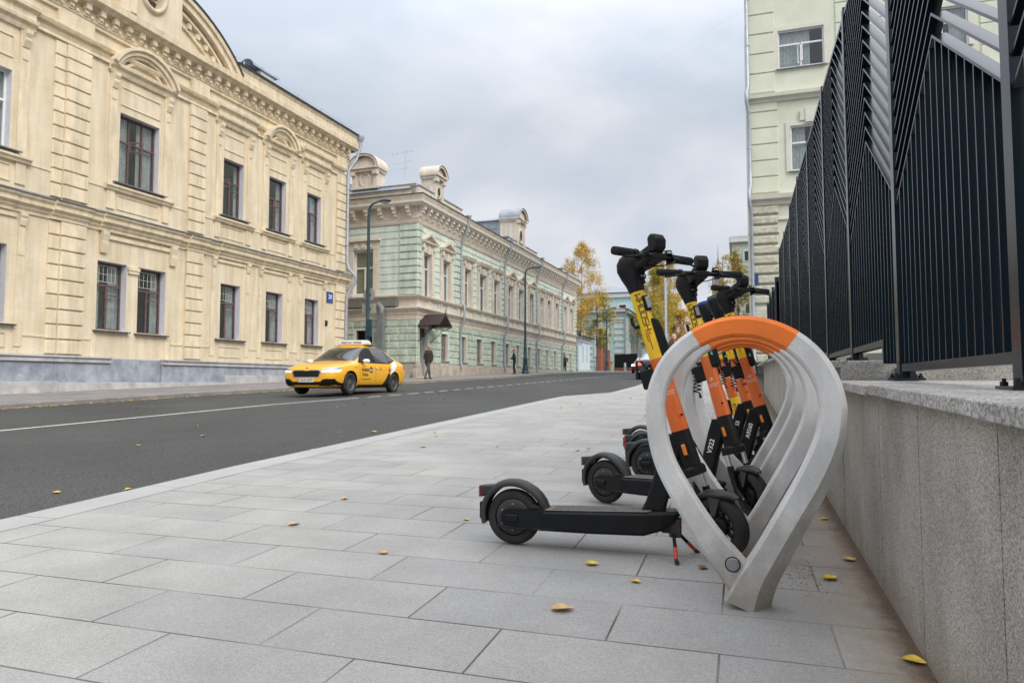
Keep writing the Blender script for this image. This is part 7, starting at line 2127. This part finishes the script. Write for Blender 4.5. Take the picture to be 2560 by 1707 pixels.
# ---------------- trees ----------------
def leafmat(n, c):
    m = mat(n, c, .7, var=.25, vscale=1.2); return m
LM = {'y':leafmat('yellow_leaf',(0.60,0.38,0.03)),'o':leafmat('orange_leaf',(0.56,0.25,0.02)),'g':leafmat('green_leaf',(0.14,0.18,0.035)),'yg':leafmat('yellow_green_leaf',(0.33,0.30,0.04)),'l':leafmat('pale_yellow_leaf',(0.66,0.50,0.10))}
M_bark = mat('dark_bark',(0.07,0.055,0.045),.95,col2=(0.16,0.13,0.11),vscale=6)
M_birch = mat('birch_bark',(0.10,0.095,0.09),.9,col2=(0.55,0.54,0.50),vscale=2.5)
def tree(name, label, x, y, h, crown, n, mats_w, seed, bark=M_bark, droop=.3, leaf=.16, z=None, bare=0.0, tilt=0.0, trunk_r=.16, low=.3):
    rnd = random.Random(seed); z = gz(y) if z is None else z
    T = thing(name, label, 'tree', (x,y,z))
    mb = MB([bark]); tips = []
    top = Vector((tilt*h, 0, h*.97))
    tp = [Vector((tilt*h*f+rnd.uniform(-.1,.1)*f, rnd.uniform(-.1,.1)*f, h*.97*f)) for f in (0,.15,.3,.45,.6,.75,.88,1)]
    mb.tube(tp, [trunk_r*(1-.9*f) for f in (0,.15,.3,.45,.6,.75,.88,1)], 8)
    nb = 26
    for k in range(nb):
        f = low+(1-low)*(k/nb)**.9; base = Vector((tilt*h*f,0,h*.97*f))
        an = rnd.uniform(0,2*PI); prof = math.sin(PI*min(1,max(.06,(f-low)/(1-low)*.86+.12)))**.7
        L_ = crown*prof*rnd.uniform(.55,1.1)
        d = Vector((math.cos(an),math.sin(an),rnd.uniform(.25,.7))).normalized()
        pts = [base]; p = base.copy()
        for q in range(5):
            p = p+d*L_/5; d = (d+Vector((rnd.uniform(-.15,.15),rnd.uniform(-.15,.15),rnd.uniform(-.05,.08)-droop*.12*q))).normalized(); pts.append(p.copy())
        mb.tube(pts,[trunk_r*.32*(1-f*.6)*(1-.17*q) for q in range(6)],5,cap=False)
        for q in range(2,6):
            for r_ in range(3):
                s0 = pts[q]; dd = (Vector((rnd.gauss(0,1),rnd.gauss(0,1),rnd.gauss(.1,.5))).normalized()*L_*.30)
                e_ = s0+dd; e2 = e_+Vector((0,0,-droop*L_*.35))
                mb.tube([s0,s0.lerp(e_,.6),e2],[.016,.010,.005],4,cap=False); tips += [s0.lerp(e_,.5), e_, e2, e_.lerp(e2,.5)]
        if f > .9: tips.append(pts[-1])
    mb.build('trunk', T)
    ms = [LM[m_] for m_, w in mats_w]; W_ = [w for m_, w in mats_w]
    mb = MB(ms); R3 = crown
    clumps = [(rnd.choice(tips)+Vector((rnd.gauss(0,.12),rnd.gauss(0,.12),rnd.gauss(0,.12)))*R3*.5, rnd.choices(range(len(ms)),W_)[0], rnd.uniform(.3,1)) for _ in range(int(n/22))]
    for (c, mi, sz) in clumps:
        if rnd.random() < bare and c.z > h*.7: continue
        for q in range(22):
            p = c+Vector((rnd.gauss(0,.32),rnd.gauss(0,.32),rnd.gauss(-droop*.3,.30+droop*.3)))*(R3*.17*sz+.12)
            s_ = leaf*rnd.uniform(.6,1.25)
            a = Vector((rnd.gauss(0,1),rnd.gauss(0,1),rnd.gauss(0,1))).normalized(); b = a.cross(Vector((rnd.gauss(0,1),rnd.gauss(0,1),rnd.gauss(0,1)))).normalized()
            m_ = mi if rnd.random() < .8 else rnd.randrange(len(ms))
            mb.add([p-a*s_*.5, p+b*s_*.32, p+a*s_*.5, p-b*s_*.32],[(0,1,2,3)],m_)
    mb.build('crown', T, fix=False)
    return T
tree('birch_tree','yellow and orange birch with a thin see-through top beyond the green building',-19.3,88,17.2,3.3,24000,[('y',3),('o',1.6),('l',1.5),('yg',1.3)],3,M_birch,.9,.135,bare=.25,low=.33)
tree('birch_tree','greener leaning tree growing under the yellow birch beside the turquoise house',-18.3,93,11.0,3.0,9000,[('yg',3),('g',2),('y',2)],5,M_bark,.8,.17,low=.3)
tree('autumn_tree','tall yellow-green tree behind the stem of the nearest scooter',-12.2,106,16.5,3.9,22000,[('yg',3),('y',3),('g',1),('l',1)],11,M_bark,.7,.22,low=.2)
tree('autumn_tree','orange maple right of the pale pole behind the scooters',-10.0,112,12.5,3.6,22000,[('o',4),('y',3),('yg',1)],12,M_bark,.3,.22,low=.12)
tree('birch_tree','white-stemmed birch with hanging yellow leaves between two scooter stems',-9.2,96,16.0,2.7,14000,[('y',3),('yg',3),('l',1)],17,M_birch,1.0,.15,low=.35,bare=.2)
tree('autumn_tree','low golden tree far up the street between the scooter stems',-6.0,120,10.5,3.4,15000,[('y',3),('l',2),('yg',1)],21,M_bark,.4,.24,low=.12)
tree('autumn_tree','sparse green and yellow tree left of the tall building downpipe',.0,62,11.3,2.3,7500,[('yg',3),('y',3),('g',1.6)],31,M_bark,.2,.15,low=.28,bare=.3,z=.8)
tree('autumn_tree','bare-topped golden tree in front of the distant pale green house',-1.6,78,12.8,2.0,4000,[('l',3),('y',2)],33,M_bark,.2,.15,low=.4,bare=.6)
tree('autumn_tree','far yellow tree at the very end of the street',-14.5,140,15.5,4.0,9000,[('yg',3),('y',2),('o',1)],41,M_bark,.4,.28,low=.15)

# ---------------- fallen leaves ----------------
LC = [mat('fallen_yellow_leaf',(0.62,0.42,0.03),.6,var=.25,vscale=60), mat('fallen_tan_leaf',(0.50,0.33,0.15),.7,var=.25,vscale=60), mat('fallen_brown_leaf',(0.22,0.11,0.04),.8,var=.3,vscale=60)]
def leaf_mesh(seed, m, L=.05):
    rnd = random.Random(seed); mb = MB([m]); n = 7; vs = []
    cu_ = rnd.uniform(.05,.32); tw_ = rnd.uniform(-.4,.4)
    for i in range(n+1):
        f = i/n; w = L*.40*math.sin(PI*min(1,f*1.02+.0))**.75*(1.1-f*.4)+.0004
        zc_ = L*cu_*(abs(f-.5)**1.7)*1.4+.002
        for s in (-1,-.5,0,.5,1):
            vs.append((L*(f-.5), w*s, zc_+abs(s)**1.4*w*.45+s*tw_*w*.3*f+rnd.uniform(-.0006,.0006)))
    for i in range(n):
        for j in range(4): vs_ = (5*i+j,5*i+j+1,5*i+5+j+1,5*i+5+j); mb.f.append(vs_); mb.mi.append(0); mb.sm.append(True)
    mb.v = vs
    mb.tube([(-L*.5,0,L*cu_*.43+.002),(-L*.62,.001,.004),(-L*.8,.004,.002)],.0006,4)
    zm = min(v[2] for v in mb.v); mb.v = [(a,b,c-zm+.0006) for a,b,c in mb.v]
    me_o = mb.build('fallen_leaf', fix=False); me = me_o.data; bpy.data.objects.remove(me_o)
    return me
LMs = [leaf_mesh(k, LC[[0,0,1,0,1,2][k]], [.060,.052,.056,.046,.072,.050][k]) for k in range(6)]
near_leaves = [
 ('large curled tan leaf on the paving near the bottom edge, left of the rack', -.60, 2.40, 4, 1.15, 20),
 ('small upright yellow leaf under the deck of the nearest scooter', -.61, 2.96, 0, 1.0, 10),
 ('brown leaf beside the kickstand under the front wheel of the nearest scooter', -.16, 3.04, 5, 1.0, 70),
 ('flat pale yellow leaf right of the paving joint in front of the nearest scooter', -.40, 2.78, 3, .9, -10),
 ('broad yellow leaf lying right of the foot of the nearest rack', .32, 3.03, 0, 1.1, 40),
 ('tan leaf close to the wall behind the yellow one by the rack', .43, 3.33, 2, 1.0, 0),
 ('small yellow leaf beside the wall behind the racks', .42, 4.14, 1, .9, 30),
 ('bright yellow leaf at the foot of the granite wall in the bottom right corner', .455, 2.28, 1, 1.2, -20),
 ('folded tan leaf alone on the paving in the left half', -2.29, 3.24, 4, .9, 50),
 ('curled orange-tan leaf on the paving further back on the left', -2.41, 3.94, 2, 1.1, 100),
 ('pale leaf on the open paving left of the nearest scooter wheel', -1.55, 2.87, 2, .9, 15),
 ('yellowish leaf with a stalk just left of the rear wheel of the nearest scooter', -1.44, 3.60, 3, .9, 160),
 ('yellow leaf on the road right next to the kerb at the far left', -4.85, 3.93, 0, 1.1, 20),
 ('second pale yellow leaf on the road near the kerb', -4.44, 4.19, 3, 1.3, 80),
 ('tan leaf on the asphalt beside the middle of the kerb', -4.42, 5.59, 2, 1.2, 0),
 ('yellow leaf on the asphalt further along the kerb', -4.78, 8.54, 0, 1.6, 0),
 ('yellow leaf lying beside the rear wheel of the second scooter', -.78, 3.75, 3, .9, 120),
]
for (lab, x, y, k, s, a) in near_leaves:
    o = bpy.data.objects.new('fallen_leaf', LMs[k]); COL.objects.link(o)
    zz = gz(y)+(ROAD if x < nk(y) else 0)+.0015
    o.location = (x,y,zz); o.rotation_euler = (0.03,-.02,R(a)); o.scale = (s,s,s)
    tag(o, lab, 'leaf', 'fallen leaves on the pavement')
rnd = random.Random(77)
for k in range(24):
    y = rnd.uniform(5.2,22); x = rnd.uniform(nk(y)+.5, -.9)
    o = bpy.data.objects.new('fallen_leaf', LMs[rnd.choice((1,2,3,4))]); COL.objects.link(o)
    s = rnd.uniform(.7,1.0); o.location = (x,y,gz(y)+.0015); o.rotation_euler = (0,0,rnd.uniform(0,6)); o.scale = (s,s,s)
    tag(o, 'one of the small tan leaves scattered over the paving behind the scooters', 'leaf', 'small leaves on the far paving')
for k in range(26):
    y = 6+26*rnd.random()**1.2; x = rnd.uniform(fk(y)+.5, nk(y)-.3)
    o = bpy.data.objects.new('fallen_leaf', LMs[rnd.choice((0,1,2))]); COL.objects.link(o)
    s = rnd.uniform(1.0,1.6); o.location = (x,y,gz(y)+ROAD+.0015); o.rotation_euler = (0,0,rnd.uniform(0,6)); o.scale = (s,s,s)
    tag(o, 'one of the small yellow leaves scattered over the asphalt road', 'leaf', 'leaves on the road')
# leaves drifted along the far gutter and wall foot: nobody could count them
mb = MB([LC[0], LC[1], LC[2]])
for k in range(1500):
    y = rnd.uniform(8,48)
    if rnd.random() < .75: x = fk(y)+.02+abs(rnd.gauss(0,.10)); z = gz(y)+ROAD+.004
    else: x = -22.22+.031*y+.36+abs(rnd.gauss(0,.25)); z = gz(y)+.04
    if math.sin(y*1.7)+math.sin(y*.63+1) < -.2 and rnd.random() < .7: continue
    s = rnd.uniform(.025,.055); an = rnd.uniform(0,PI); c_, s_ = math.cos(an)*s, math.sin(an)*s
    mb.add([(x+c_,y+s_,z+rnd.uniform(0,.02)),(x-s_*.6,y+c_*.6,z),(x-c_,y-s_,z+rnd.uniform(0,.02)),(x+s_*.6,y-c_*.6,z)],[(0,1,2,3)],rnd.choices((0,1,2),(5,3,2))[0])
o = mb.build('leaf_litter', fix=False); tag(o, 'yellow leaf litter drifted along the far gutter and the foot of the cream building', 'leaf litter', kind='stuff')
bpy.context.view_layer.update()

for o in list(COL.objects):
    if o.type == 'MESH' and o.parent is not None and not o.children and o.name.split('.')[0] in ('quoin','banded_render','lower_rustication','upper_rustication','rail','trim','parapet','plinth','window_casing','window_surround','wall_face','coping','belt_trim','post','slat_panel','roof','cornice','shaft','window_seal','curtain','downpipe','wall'):
        split_far(o)
bpy.context.view_layer.update()
